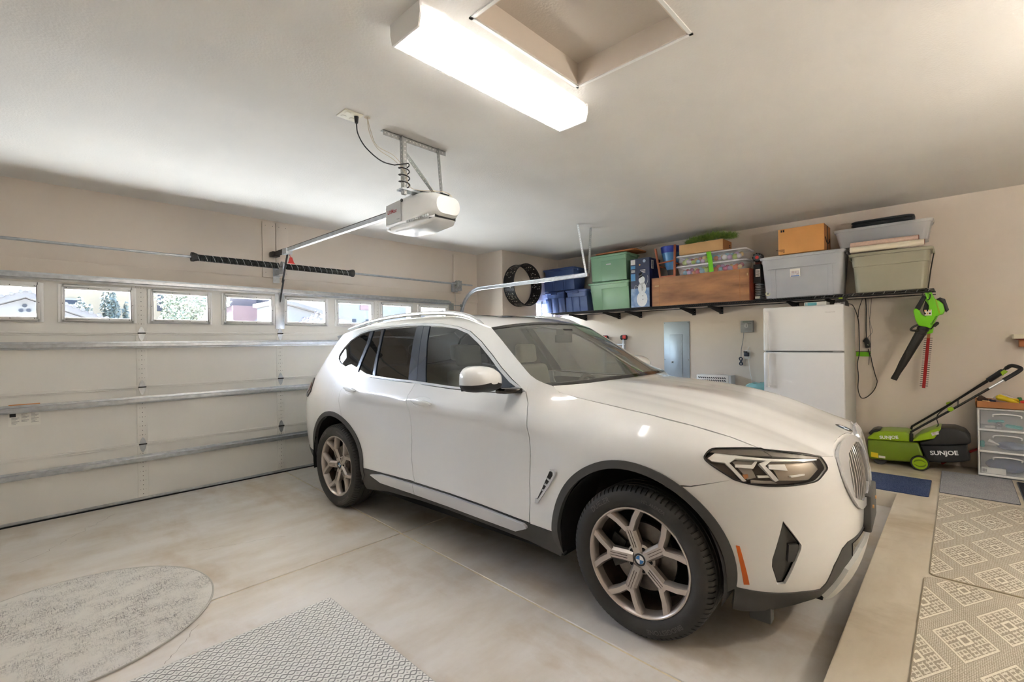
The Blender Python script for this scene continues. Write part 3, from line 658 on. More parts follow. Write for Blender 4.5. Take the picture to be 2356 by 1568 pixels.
# ---------------------------------------------------------------- totes
def tote(name, label, cat, y0, y1, z0, z1, mat, lidmat, x0=6.045, x1=6.47, taper=0.05, rim=0.018, lid=0.028, ribs=(), group=None, band=None, grooves=True, r=0.035):
    t = thing(name, ((x0 + x1) / 2, (y0 + y1) / 2, z0), label, cat, group)
    zr = z1 - lid
    def ring(d, z, rad=r): return rr(x0 + d, x1 - d, y0 + d, y1 - d, rad, z)
    body = MB()
    rings = [ring(taper + 0.012, z0, r), ring(taper, z0 + 0.012)]
    if band: rings += [ring(rim + (taper - rim) * (1 - band) + 0.006, z0 + (zr - z0) * band - 0.004), ring(rim + (taper - rim) * (1 - band), z0 + (zr - z0) * band)]
    rings += [ring(rim + 0.003, zr - 0.016), ring(0.006, zr - 0.014), ring(0.004, zr)]
    body.loft(rings, True, False)
    b = body.part('body', mat, t, ang=40)
    l = MB()
    l.loft([ring(0.002, zr - 0.004), ring(0.0, zr + 0.004), ring(0.001, zr + 0.012), ring(0.010, zr + 0.016), ring(0.03, zr + 0.018), ring(0.036, zr + 0.012), ring(0.06, zr + 0.012), ring(0.066, z1), ring(0.09, z1)], False, True)
    l.part('lid', lidmat, t, ang=40)
    # moulded panels and ribs on the front face (towards -X)
    for (a, c, lo, hi, dep) in ribs:
        ya, yc = y1 - (y1 - y0) * a, y1 - (y1 - y0) * c; za, zc = z0 + (zr - z0) * lo, z0 + (zr - z0) * hi
        fx = lambda z: x0 + taper + (rim - taper) * (z - z0) / (zr - z0)
        MB().prism([(fx(za) - dep, ya, za), (fx(za) - dep, yc, za), (fx(zc) - dep, yc, zc), (fx(zc) - dep, ya, zc)], (dep + 0.01, 0, 0)).part('rib', mat, t, bevel=0.004)
    for s in (y0, y1):
        q = 0.010 if s == y0 else -0.010
        MB().box((x0 + x1) / 2 - 0.09, (x0 + x1) / 2 + 0.09, min(s - 0.004 * (1 if s == y0 else -1), s + q), max(s - 0.004 * (1 if s == y0 else -1), s + q), zr - 0.035, zr - 0.008).part('handle', mat, t, bevel=0.003)
    return t
M('tote_blue', S(78, 102, 158), 0.38, var=0.05, vs=3); M('tote_blue_lid', S(64, 86, 142), 0.4)
M('tote_green', S(142, 184, 150), 0.38, var=0.03, vs=3); M('tote_green_lid', S(128, 172, 138), 0.4)
M('tote_grey', S(184, 187, 192), 0.38, var=0.03, vs=3); M('tote_olive', S(168, 164, 142), 0.38, var=0.03, vs=3)
BR = [(0.02, 0.30, 0.02, 0.72, 0.006), (0.36, 0.64, 0.02, 0.72, 0.006), (0.70, 0.98, 0.02, 0.72, 0.006)]
bl = [tote('storage_tote', 'lower blue plastic tote nearest the recess window, under another blue tote', 'tote', 4.600, 5.005, 1.90, 2.258, 'tote_blue', 'tote_blue_lid', ribs=BR, group='blue totes', taper=0.06),
      tote('storage_tote', 'blue plastic tote beside the green totes, behind the track hanger', 'tote', 4.160, 4.585, 1.90, 2.258, 'tote_blue', 'tote_blue_lid', ribs=BR, group='blue totes', taper=0.05),
      tote('storage_tote', 'upper blue plastic tote resting on two other blue totes', 'tote', 4.400, 5.040, 2.259, 2.635, 'tote_blue', 'tote_blue_lid', ribs=BR, group='blue totes', taper=0.05)]
lt = MB()
for t_, (y, z) in zip(bl, ((4.80, 2.205), (4.37, 2.205), (4.72, 2.58))):
    p = [t_]
    MB().box(6.035, 6.05, y - 0.06, y + 0.06, z - 0.012, z + 0.028).part('latch', 'tote_blue_lid', t_, bevel=0.004)
GR = [(0.34, 0.98, 0.0, 0.80, 0.010)]
g1 = tote('storage_tote', 'green plastic tote at the bottom of the green pair', 'tote', 3.425, 4.140, 1.90, 2.326, 'tote_green', 'tote_green_lid', ribs=GR, group='green totes', taper=0.055)
g2 = tote('storage_tote', 'green plastic tote stacked on top of the other green tote', 'tote', 3.460, 4.120, 2.327, 2.735, 'tote_green', 'tote_green_lid', ribs=GR, group='green totes', taper=0.03)
MB().box(6.043, 6.05, 3.72, 3.80, 2.565, 2.58).part('size_sticker', 'white_print', g2)
M('tan_wood', S(176, 112, 66), 0.6, var=0.25, vs=9, stretch=(6, 1, 1)); 
bd = thing('wooden_plaque', (6.24, 3.7, 2.736), 'flat orange-brown wooden plaque lying on the upper green tote', 'board')
MB().loft([[(x + 0, y, z) for x, y, z in rr(6.06, 6.44, 3.33, 4.02, 0.06, zz)] for zz in (2.7362, 2.756)]).part('board', 'tan_wood', bd, bevel=0.004)
MB().tube(catmull([(6.12, 3.55, 2.757), (6.16, 3.44, 2.775), (6.16, 3.36, 2.765), (6.14, 3.24, 2.772), (6.10, 3.16, 2.78)], 6), 0.003, n=5).part('hanging_wire', 'dark_steel', bd)

gt = tote('storage_tote', 'large grey plastic tote with a small paper label', 'tote', 0.862, 1.705, 1.90, 2.400, 'tote_grey', 'tote_grey', group='large totes', taper=0.055, ribs=[(0.14, 0.20, 0.0, 0.72, 0.004), (0.80, 0.86, 0.0, 0.72, 0.004), (0.10, 0.90, 0.72, 0.735, 0.004)])
sk = MB().box(6.0655, 6.075, 1.285, 1.395, 2.145, 2.225); sk = MB().prism([(6.0640, 1.385, 2.135), (6.0640, 1.285, 2.135), (6.0585, 1.285, 2.225), (6.0585, 1.385, 2.225)], (0.012, 0, 0)).part('paper_label', 'paper', gt)
MB().prism([(6.0625, 1.378, 2.152), (6.0625, 1.293, 2.152), (6.0600, 1.293, 2.200), (6.0600, 1.378, 2.200)], (0.004, 0, 0)).part('label_picture', M('label_photo', S(176, 150, 150), 0.7, rgb2=S(225, 225, 230), vs=40), sk)
MB().prism([(6.0630, 1.378, 2.139), (6.0630, 1.293, 2.139), (6.0622, 1.293, 2.149), (6.0622, 1.378, 2.149)], (0.004, 0, 0)).part('label_stripe', M('label_blue', S(58, 110, 190), 0.7), sk)
MB().lathe([(0.0, 0), (0.026, 0), (0.026, -0.003), (0.0, -0.003)], (6.098, 1.625, 1.965), (1, 0, -0.08), 20).part('round_sticker', M('cream_sticker', S(222, 222, 190), 0.7), gt)
MB().lathe([(0.0, 0), (0.013, 0), (0.013, -0.002), (0.0, -0.002)], (6.095, 1.625, 1.965), (1, 0, -0.08), 16).part('sticker_centre', 'grey_print', gt)
ot = tote('storage_tote', 'large olive plastic tote at the open end of the shelf', 'tote', 0.165, 0.842, 1.90, 2.326, 'tote_olive', 'tote_olive', group='large totes', taper=0.055, rim=0.022, band=0.70, r=0.05)
lo = MB().tube([(6.26, 0.168, 2.28), (6.26, 0.195, 2.10), (6.26, 0.215, 1.92)], 0.006, n=6).part('handle_groove', 'dark_steel', ot)

# ---------------------------------------------------------------- boxes
M('carton', S(206, 158, 104), 0.75, var=0.05, vs=5); M('carton_light', S(214, 172, 120), 0.75, var=0.04, vs=5); M('carton_dark', S(176, 118, 70), 0.75, var=0.05, vs=5)
M('snow_navy', S(56, 64, 92), 0.45, rgb2=S(72, 80, 108), vs=5); M('snow_blue', S(98, 132, 184), 0.45, rgb2=S(150, 178, 214), vs=14); M('snow_white', S(232, 236, 240), 0.6, var=0.06, vs=60)
M('navy_side', S(24, 32, 78), 0.4)
sb = thing('light_figure_box', (6.21, 3.25, 1.9), 'tall navy carton printed with a lit white snowman', 'box')
BX, BY0, BY1 = 6.045, 3.105, 3.395
MB().box(BX, 6.38, BY0, BY1, 1.9005, 2.592).part('carton', 'snow_navy', sb, bevel=0.002)
MB().box(BX + 0.002, 6.379, BY0 - 0.0015, BY0, 1.905, 2.590).part('side_print', 'navy_side', sb)
fx = BX - 0.001
def fp_(name, y0, y1, z0, z1, m): MB().box(fx - 0.0008, fx + 0.001, BY0 + y0, BY0 + y1, 1.9 + z0, 1.9 + z1).part(name, m, sb)
fp_('snow_print', 0.003, 0.287, 0.005, 0.27, 'snow_blue')
fp_('brand_patch', 0.215, 0.285, 0.61, 0.68, 'white_print'); fp_('size_patch', 0.215, 0.285, 0.38, 0.48, M('sky_print', S(90, 150, 205), 0.6)); fp_('size_patch', 0.215, 0.285, 0.55, 0.595, 'sky_print')
for i in range(3): fp_('print_line', 0.22, 0.278, 0.50 + i * 0.014, 0.507 + i * 0.014, 'paper')
for i in range(3): fp_('print_line', 0.06, 0.14 - 0.02 * i, 0.52 - i * 0.02, 0.528 - i * 0.02, 'paper')
def fdisc(name, y, z, ry, rz, m, d=0.0016, n=24): MB().add([(fx - d, BY0 + y + ry * math.cos(2 * PI * i / n), 1.9 + z + rz * math.sin(2 * PI * i / n)) for i in range(n)], [tuple(range(n))]).part(name, m, sb, smooth=False)
fdisc('round_mark', 0.075, 0.648, 0.022, 0.022, M('pale_print', S(200, 215, 235), 0.6)); fdisc('spark_mark', 0.145, 0.60, 0.012, 0.012, M('gold_print', S(230, 180, 120), 0.6))
fdisc('snowman_base', 0.115, 0.115, 0.082, 0.105, 'snow_white'); fdisc('snowman_middle', 0.112, 0.27, 0.062, 0.085, 'snow_white', 0.0020); fdisc('snowman_head', 0.115, 0.385, 0.048, 0.052, 'snow_white', 0.0024)
def fpoly(name, pts, m, d=0.0030): MB().add([(fx - d, BY0 + y, 1.9 + z) for y, z in pts], [tuple(range(len(pts)))]).part(name, m, sb, smooth=False)
fpoly('snowman_hat', [(0.165, 0.405), (0.085, 0.44), (0.088, 0.448), (0.105, 0.443), (0.118, 0.50), (0.165, 0.475), (0.150, 0.425), (0.168, 0.415)], 'black_print')
fpoly('hat_band', [(0.158, 0.432), (0.108, 0.452), (0.110, 0.462), (0.160, 0.442)], 'grey_print', 0.0034)
fpoly('scarf', [(0.155, 0.335), (0.075, 0.350), (0.075, 0.330), (0.10, 0.318), (0.09, 0.24), (0.118, 0.225), (0.128, 0.315), (0.155, 0.315)], M('scarf_print', S(196, 200, 204), 0.6))
for y, z in ((0.10, 0.28), (0.10, 0.16), (0.10, 0.11)): fdisc('button', y, z, 0.006, 0.006, 'black_print', 0.0034, 10)
for s in ([(0.17, 0.29), (0.215, 0.31), (0.235, 0.26), (0.238, 0.22)], [(0.058, 0.30), (0.03, 0.35), (0.022, 0.41), (0.03, 0.44)]):
    MB().tube([(fx - 0.002, BY0 + y, 1.9 + z) for y, z in catmull(s, 5)], 0.0022, n=4).part('snowman_arm', 'snow_white', sb)
MB().box(6.10, 6.17, BY0 - 0.0025, BY0 - 0.001, 2.44, 2.56).part('barcode_label', 'paper', sb)
for i in range(8): MB().box(6.108, 6.162, BY0 - 0.0032, BY0 - 0.002, 2.455 + i * 0.012, 2.460 + i * 0.012).part('barcode_line', 'black_print', sb)

# wooden crate of planks
M('crate_wood', S(138, 96, 66), 0.55, rgb2=S(204, 148, 98), vs=2.1, stretch=(3, 0.8, 3.2), bump=0.2, bs=30, detail=10)
M('crate_end', S(120, 52, 34), 0.55, var=0.2, vs=8)
ck = thing('wooden_crate', (6.2, 2.44, 1.9), 'long worn brown wooden chest on the wire shelf', 'crate')
CX0, CX1, CY0, CY1, CZ0, CZ1 = 6.042, 6.365, 1.802, 3.075, 1.9005, 2.288
for i in range(4):
    a = CZ0 + (CZ1 - CZ0) * i / 4; MB().box(CX0, CX0 + 0.018, CY0 + 0.012, CY1 - 0.012, a + 0.0003, a + (CZ1 - CZ0) / 4 - 0.0003).part('plank', 'crate_wood', ck, bevel=0.0006, segs=1)
    MB().box(CX1 - 0.018, CX1, CY0 + 0.012, CY1 - 0.012, a + 0.0008, a + (CZ1 - CZ0) / 4 - 0.0008).part('plank', 'crate_wood', ck)
for y in (CY0, CY1 - 0.018): MB().box(CX0 + 0.004, CX1 - 0.004, y, y + 0.018, CZ0, CZ1).part('end_board', 'crate_end', ck, bevel=0.002)
MB().box(CX0 + 0.018, CX1 - 0.018, CY0 + 0.018, CY1 - 0.018, CZ1 - 0.02, CZ1 - 0.002).part('lid_board', 'crate_wood', ck)
MB().box(CX0 + 0.018, CX1 - 0.018, CY0 + 0.018, CY1 - 0.018, CZ0, CZ0 + 0.016).part('base_board', 'crate_wood', ck)
for y in (CY0 + 0.115, CY1 - 0.115): MB().box(CX0 - 0.0015, CX0 + 0.001, y, y + 0.006, CZ0 + 0.01, CZ1 - 0.01).part('batten_line', 'carton_dark', ck)
for y, z in ((CY1 - 0.08, 2.17), (CY0 + 0.03, 2.20)): MB().box(CX0 - 0.002, CX0, y - 0.03 if y > 2 else y - 0.006, y + 0.03 if y > 2 else y + 0.006, z, z + (0.014 if y > 2 else 0.03)).part('bare_wood_chip', M('bare_wood', S(206, 176, 128), 0.7) if 'bare_wood' not in MATS else 'bare_wood', ck)

# blue pot in a wooden stand
ps = thing('pot_stand', (6.22, 2.865, 2.289), 'reddish wooden plant stand holding a two-tone blue pot', 'plant stand')
M('stand_wood', S(166, 94, 60), 0.5, var=0.15, vs=8)
PC = (6.225, 2.868)
for x in (6.068, 6.382):
    MB().bar((x, 2.955, 2.289), (x, 3.022, 2.695), 0.022, 0.024).part('leg', 'stand_wood', ps); MB().bar((x, 2.752, 2.289), (x, 2.742, 2.712), 0.022, 0.026).part('leg', 'stand_wood', ps)
    MB().bar((x, 2.985, 2.485), (x, 2.75, 2.505), 0.014, 0.018).part('rail', 'stand_wood', ps); MB().bar((x, 2.97, 2.300), (x, 2.74, 2.300), 0.014, 0.018).part('rail', 'stand_wood', ps)
for y, z in ((2.985, 2.45), (2.75, 2.47)): MB().bar((6.068, y, z), (6.382, y, z), 0.014, 0.018).part('rail', 'stand_wood', ps)
pt = thing('plant_pot', (PC[0], PC[1], 2.33), 'blue plastic pot with dark blue rim inside the wooden stand', 'pot')
M('pot_blue', S(84, 150, 214), 0.3, coat=0.3); M('pot_dark', S(30, 58, 168), 0.3, coat=0.3)
MB().lathe([(0.060, 2.40), (0.075, 2.44), (0.105, 2.53), (0.126, 2.63)], (PC[0], PC[1], 0), (0, 0, 1), 28).part('pot_wall', 'pot_blue', pt)
MB().lathe([(0.128, 2.63), (0.134, 2.67), (0.140, 2.715), (0.134, 2.72), (0.126, 2.70), (0.0, 2.66)], (PC[0], PC[1], 0), (0, 0, 1), 28).part('pot_rim', 'pot_dark', pt)
MB().lathe([(0.0, 2.305), (0.05, 2.308), (0.05, 2.36), (0.06, 2.40), (0.055, 2.402)], (PC[0], PC[1], 0), (0, 0, 1), 24).part('pot_foot', 'black_plastic', pt)

# clear bins with ornaments and a green strap
cloudy('clear_plastic', (0.93, 0.93, 0.95), 0.74, 0.2); cloudy('clear_rim', (0.90, 0.90, 0.93), 0.25, 0.25)
ORN = [M('orn_pink', S(226, 96, 150), 0.25, 0.3), M('orn_red', S(214, 70, 80), 0.25, 0.3), M('orn_gold', S(228, 190, 110), 0.3, 0.4), M('orn_white', S(230, 226, 230), 0.4), M('orn_blue', S(120, 180, 210), 0.3, 0.3), M('orn_lime', S(170, 200, 60), 0.35), M('orn_mauve', S(190, 150, 200), 0.35), M('orn_orange', S(228, 110, 50), 0.4)]
def clear_bin(label, y0, y1, z0, z1, x0=6.06, x1=6.40):
    t = thing('ornament_bin', ((x0 + x1) / 2, (y0 + y1) / 2, z0), label, 'storage bin', 'clear ornament bins')
    b = MB(); b.loft([rr(x0 + 0.028, x1 - 0.028, y0 + 0.04, y1 - 0.04, 0.03, z0), rr(x0 + 0.012, x1 - 0.012, y0 + 0.014, y1 - 0.014, 0.035, z1 - 0.022)], True, False)
    b.part('body', 'clear_plastic', t, ang=40)
    l = MB(); l.loft([rr(x0, x1, y0, y1, 0.035, z1 - 0.026), rr(x0 - 0.002, x1 + 0.002, y0 - 0.002, y1 + 0.002, 0.035, z1 - 0.014), rr(x0 + 0.004, x1 - 0.004, y0 + 0.004, y1 - 0.004, 0.035, z1 - 0.006), rr(x0 + 0.03, x1 - 0.03, y0 + 0.03, y1 - 0.03, 0.03, z1 - 0.002)], False, True)
    l.part('lid', 'clear_rim', t, ang=40)
    return t
c1 = clear_bin('lower clear bin of ornaments on the wooden chest', 1.850, 2.735, 2.289, 2.421)
c2 = clear_bin('upper clear bin of ornaments under the shallow carton', 1.850, 2.735, 2.422, 2.556)
rnd = random.Random(3)
proto = None; OM = []
for m_ in ORN:
    mb = MB().sphere((0, 0, 0), 1.0, 12, 7); me = mb.mesh('ornament_ball', m_); OM.append(me)
ORD = 'first second third fourth fifth sixth seventh eighth ninth tenth eleventh twelfth thirteenth'.split()
def ornaments(z0, z1, binname, cnt):
    for i in range(cnt):
        r = rnd.uniform(0.024, 0.036); o = bpy.data.objects.new('ornament', rnd.choice(OM)); o.scale = (r, r, r)
        y = 1.915 + (2.66 - 1.915) * (i // 2 + 0.5) / (cnt // 2) + rnd.uniform(-0.008, 0.008)
        o.location = (6.098 + r + 0.07 * (i % 2), y, z0 + r + 0.004 + (0.036 if i % 2 else rnd.choice((0, 0.01)))); link(o)
        cn = o.data.materials[0].name.split('_')[1]
        tag(o, '%s ornament, %s from the grey tote, %s row of the %s clear bin' % (cn, ORD[i // 2], 'back' if i % 2 else 'front', binname), 'ornament', 'ornaments in the %s clear bin' % binname)
ornaments(2.289, 2.40, 'lower', 26); ornaments(2.422, 2.53, 'upper', 26)
sp = thing('strap', (6.23, 2.285, 2.289), 'bright green strap round the two clear ornament bins', 'strap')
sv = MB().prism([(6.0585, 2.325, 2.550), (6.0585, 2.265, 2.556), (6.0575, 2.245, 2.424), (6.0575, 2.300, 2.420)], (-0.003, 0, 0)); sv.part('upper_run', 'lime_bright', sp)
MB().prism([(6.0575, 2.300, 2.420), (6.0575, 2.245, 2.424), (6.062, 2.235, 2.296), (6.062, 2.290, 2.291)], (-0.006, 0, 0)).part('lower_run', 'lime_bright', sp)

sc_ = thing('shallow_carton', (6.22, 2.4, 2.557), 'shallow tan carton on top of the clear bins', 'box')
MB().box(6.055, 6.365, 2.118, 2.680, 2.5572, 2.690).part('carton', 'carton_light', sc_, bevel=0.002)
MB().box(6.056, 6.364, 2.1165, 2.118, 2.558, 2.689).part('end_panel', 'carton_dark', sc_)
for i, (y, z) in enumerate(((6.30, 2.63), (6.30, 2.61))): MB().box(y - 0.03, y + 0.02, 2.1155, 2.1166, z, z + 0.010).part('print_mark', 'black_print', sc_)

# evergreen garland
ga = thing('garland', (6.22, 2.32, 2.69), 'green artificial pine garland on the shallow carton', 'garland')
M('needle', S(150, 178, 84), 0.6, rgb2=S(104, 140, 66), vs=30); M('frost', S(206, 214, 190), 0.7)
core = catmull([(6.16, 2.60, 2.715), (6.13, 2.48, 2.735), (6.18, 2.36, 2.750), (6.14, 2.24, 2.755), (6.20, 2.13, 2.745), (6.18, 2.02, 2.725)], 10)
MB().tube(core, 0.006, n=6).part('stem', 'needle', ga)
nd = MB(); fz = MB(); r_ = random.Random(5)
for p in core:
    for k in range(90):
        d = Vector((r_.gauss(0, 1), r_.gauss(0, 1) * 0.9, r_.gauss(0.25, 0.8))); d.normalize(); L = r_.uniform(0.045, 0.085)
        a = Vector(p) + Vector((r_.uniform(-0.05, 0.05), r_.uniform(-0.02, 0.02), r_.uniform(-0.012, 0.02))); b = a + d * L
        if b.z < 2.693: b.z = 2.693 + abs(b.z - 2.693) * 0.3
        s = d.cross(Vector((r_.random(), r_.random(), 1))).normalized() * 0.0022
        nd.add([a - s, a + s, b], [(0, 1, 2)])
    if r_.random() < 0.3:
        b = Vector(p) + Vector((r_.uniform(-0.05, 0.05), 0, 0.055)); fz.sphere(b, 0.005, 6, 4)
tag(nd.part('needles', 'needle', ga, smooth=False), kind='stuff'); tag(fz.part('frosted_tips', 'frost', ga), kind='stuff')

# gadget with red hub, black packages beside the crate
kb = thing('black_package', (6.27, 1.755, 1.9), 'black carton with white label wedged beside the wooden chest', 'box')
MB().box(6.15, 6.42, 1.716, 1.796, 2.125, 2.335).part('carton', 'black_satin', kb, bevel=0.002)
MB().box(6.148, 6.1505, 1.722, 1.772, 2.185, 2.275).part('white_label', 'paper', kb)
for i in range(6): MB().box(6.1472, 6.149, 1.727, 1.767, 2.195 + i * 0.012, 2.200 + i * 0.012).part('barcode_line', 'black_print', kb)
kd = thing('disc_spindle', (6.27, 1.755, 1.9), 'stack of ribbed grey cable rings on a black base beside the chest', 'cable')
MB().box(6.14, 6.42, 1.716, 1.796, 1.9005, 1.915).part('base', 'black_plastic', kd)
for i in range(9): MB().loft([rr(6.15, 6.40, 1.722, 1.788, 0.03, 1.916 + i * 0.0215), rr(6.15, 6.40, 1.722, 1.788, 0.03, 1.931 + i * 0.0215)]).part('ring', 'grey_plastic', kd, bevel=0.004)
MB().box(6.145, 6.149, 1.728, 1.780, 1.92, 1.95).part('paper_tag', 'paper', kd)
MB().box(6.14, 6.42, 1.716, 1.796, 2.110, 2.124).part('cap', 'black_plastic', kd)
hg = thing('hose_reel', (6.24, 1.755, 2.336), 'small black reel with red hub behind the grey tote', 'reel')
RC2 = (6.20, 1.757, 2.420)
MB().lathe([(0.02, -0.03), (0.050, -0.03), (0.056, -0.02), (0.056, 0.05), (0.02, 0.06)], RC2, (1, 0, 0), 20).part('drum', 'dark_steel', hg)
MB().lathe([(0.022, -0.046), (0.044, -0.040), (0.050, -0.028), (0.022, -0.028)], RC2, (1, 0, 0), 20).part('front_ring', M('slate', S(92, 100, 104), 0.5), hg)
MB().lathe([(0.0, -0.047), (0.020, -0.047), (0.022, -0.02), (0.0, -0.02)], RC2, (1, 0, 0), 16).part('hub', 'red_plastic', hg)
for i in range(8):
    a = 2 * PI * i / 8; MB().cyl((6.148, 1.757 + 0.046 * math.cos(a), 2.42 + 0.046 * math.sin(a)), (6.20, 1.757 + 0.046 * math.cos(a), 2.42 + 0.046 * math.sin(a)), 0.009, n=8).part('knob', 'black_plastic', hg)
MB().box(6.18, 6.25, 1.725, 1.785, 2.3365, 2.375).part('foot', 'crate_end', hg, bevel=0.003)

# parcel with printed arrow
am = thing('parcel_box', (6.23, 1.27, 2.4), 'tall orange-tan cardboard parcel on the grey tote', 'box')
MB().box(6.06, 6.40, 1.052, 1.500, 2.4012, 2.690).part('carton', M('parcel', S(222, 160, 92), 0.7, var=0.05, vs=4), am, bevel=0.002)
MB().box(6.06, 6.40, 1.0505, 1.052, 2.402, 2.689).part('end_panel', 'carton_dark', am)
MB().box(6.21, 6.25, 1.0495, 1.0508, 2.42, 2.685).part('seam_tape', 'black_print', am)
sm = catmull([(6.10, 1.049, 2.545), (6.16, 1.049, 2.505), (6.22, 1.049, 2.492), (6.28, 1.049, 2.50), (6.34, 1.049, 2.53)], 6)
MB().tube(sm, 0.006, n=6).part('curved_arrow_print', 'black_print', am); MB().prism([(6.36, 1.0495, 2.555), (6.315, 1.0495, 2.552), (6.345, 1.0495, 2.505)], (0, 0.001, 0)).part('arrow_head_print', 'black_print', am)
for z, n in ((2.655, 2), (2.422, 4)):
    for i in range(n): MB().box(6.0585, 6.0605, 1.436 + i * (0.022 if n == 2 else 0.0), 1.452 + i * (0.022 if n == 2 else 0.024) , z + (0 if n == 2 else i * 0.010), z + (0.025 if n == 2 else i * 0.010 + 0.004)).part('print_mark', 'black_print', am)

# fabric rolls, long clear bin, black lid
def roll(label, x, y0, y1, z, r, mat):
    t = thing('fabric_roll', (x, (y0 + y1) / 2, z - r), label, 'fabric roll', 'rolls on the olive tote')
    MB().cyl((x, y0, z), (x, y1, z), r, n=22).part('cloth', mat, t)
    pts = []
    for i in range(40):
        a = i * 0.5; rr_ = r * (1 - i / 46); pts.append((x + rr_ * math.cos(a), y0 - 0.001, z + rr_ * math.sin(a)))
    MB().tube(pts, 0.0022, n=4).part('cut_edge', M('roll_edge_' + mat, S(150, 96, 80), 0.8), t)
    return t
M('cream_cloth', S(232, 222, 200), 0.8, bump=0.3, bs=200); M('pink_cloth', S(214, 184, 166), 0.85, var=0.06, vs=60, bump=0.3, bs=200)
roll('cream fabric roll lying along the front of the olive tote', 6.062, 0.232, 0.822, 2.357, 0.030, 'cream_cloth')
roll('pinkish fabric roll resting above the cream roll', 6.092, 0.275, 0.822, 2.410, 0.028, 'pink_cloth')
lb_ = thing('long_clear_bin', (6.28, 0.58, 2.327), 'long clear plastic bin lying over the two end totes', 'storage bin')
lb_b = MB(); lb_b.loft([rr(6.150, 6.43, 0.21, 0.930, 0.05, 2.4015), rr(6.130, 6.45, 0.185, 0.965, 0.05, 2.565), rr(6.125, 6.455, 0.175, 0.978, 0.05, 2.570), rr(6.125, 6.455, 0.165, 0.985, 0.05, 2.598)], True, False)
lb_b.part('body', cloudy('bin_plastic', (0.84, 0.86, 0.90), 0.55, 0.25), lb_, ang=40)
bk = thing('black_case', (6.29, 0.57, 2.405), 'black ridged plastic lid standing in the long clear bin', 'lid')
k0 = MB(); k0.loft([rr(6.19, 6.42, 0.315, 0.825, 0.05, 2.406), rr(6.19, 6.42, 0.315, 0.825, 0.05, 2.64), rr(6.195, 6.415, 0.32, 0.82, 0.05, 2.655), rr(6.185, 6.425, 0.31, 0.83, 0.05, 2.658), rr(6.185, 6.425, 0.31, 0.83, 0.05, 2.672), rr(6.20, 6.41, 0.325, 0.815, 0.05, 2.680)])
k0.part('shell', M('case_black', S(22, 30, 36), 0.35, var=0.2, vs=30), bk, ang=40)
MB().loft([rr(6.183, 6.427, 0.308, 0.832, 0.05, 2.628), rr(6.183, 6.427, 0.308, 0.832, 0.05, 2.636)]).part('ridge', 'case_black', bk)

# ---------------------------------------------------------------- things on and along the shelf wall
XW = XR_
M('panel_blue', S(172, 186, 198), 0.40, 0.35, var=0.04, vs=3); M('panel_edge', S(176, 188, 196), 0.35, 0.5)
ep = thing('electrical_panel', (XW, 2.94, 0.55), 'grey-blue metal electrical panel on the wall above the hood', 'electrical panel')
MB().box(XW - 0.016, XW, 2.748, 3.126, 0.55, 1.695).part('cover', 'panel_blue', ep, bevel=0.004)
dv = MB().box(XW - 0.026, XW - 0.015, 2.850, 3.030, 0.62, 1.515).part('panel_door', 'panel_blue', ep, bevel=0.003)
MB().box(XW - 0.032, XW - 0.025, 2.978, 3.012, 1.100, 1.130).part('latch', 'galvanized_dull', dv, bevel=0.002)
MB().box(XW - 0.0335, XW - 0.031, 2.988, 3.002, 1.106, 1.124).part('latch_slot', 'black_plastic', dv)
for y in (2.762, 3.112):
    for z in (1.68, 1.15): MB().cyl((XW - 0.020, y, z), (XW - 0.015, y, z), 0.006, n=8).part('screw_head', 'screw', ep)
ic = thing('sprinkler_controller', (XW, 1.98, 1.52), 'grey wall-mounted sprinkler timer with dial', 'controller')
MB().box(XW - 0.045, XW, 1.908, 2.058, 1.52, 1.672).part('case', 'grey_plastic', ic, bevel=0.006)
MB().lathe([(0.0, -0.052), (0.026, -0.052), (0.030, -0.044), (0.030, -0.04)], (XW, 1.985, 1.607), (1, 0, 0), 20).part('dial', 'panel_grey', ic)
MB().box(XW - 0.0535, XW - 0.0515, 1.982, 1.988, 1.59, 1.625).part('dial_mark', 'black_print', ic)
MB().box(XW - 0.047, XW - 0.044, 1.955, 2.03, 1.648, 1.664).part('display', M('lcd', S(108, 120, 112), 0.3), ic)
for i in range(4): MB().box(XW - 0.0465, XW - 0.044, 1.925, 2.045, 1.628 - i * 0.0, 1.631).part('print_line', 'black_print', ic) if i == 0 else MB().box(XW - 0.0465, XW - 0.044, 1.922, 2.045, 1.578 - i * 0.010, 1.580 - i * 0.010).part('print_line', 'grey_print', ic)
for i in range(3): MB().cyl((XW - 0.048, 1.920 + i * 0.012, 1.655), (XW - 0.044, 1.920 + i * 0.012, 1.655), 0.004, n=8).part('button', 'black_plastic', ic)
wo_ = thing('wall_outlet', (XW, 1.99, 1.19), 'white duplex outlet with dark plugs between panel and refrigerator', 'outlet')
MB().box(XW - 0.006, XW, 1.955, 2.028, 1.175, 1.290).part('plate', 'white_plastic', wo_, bevel=0.002)
wt = thing('plug_adapter', (XW, 2.0, 1.2), 'dark blue-grey plug transformer in the wall outlet', 'adapter')
MB().box(XW - 0.055, XW - 0.006, 1.965, 2.018, 1.21, 1.262).part('body', M('navy_plastic', S(44, 52, 72), 0.45), wt, bevel=0.006)
MB().box(XW - 0.060, XW - 0.02, 1.985, 2.02, 1.262, 1.275).part('prong_cap', 'black_plastic', wt)
cc = thing('controller_cord', (XW, 2.04, 1.2), 'grey cord from the sprinkler timer to a bundled plug', 'cord')
MB().tube(catmull([(XW - 0.02, 2.025, 1.52), (XW - 0.02, 2.035, 1.42), (XW - 0.03, 2.055, 1.30), (XW - 0.03, 2.06, 1.20)], 6), 0.004, n=6).part('cable', 'grey_print', cc)
bn = []
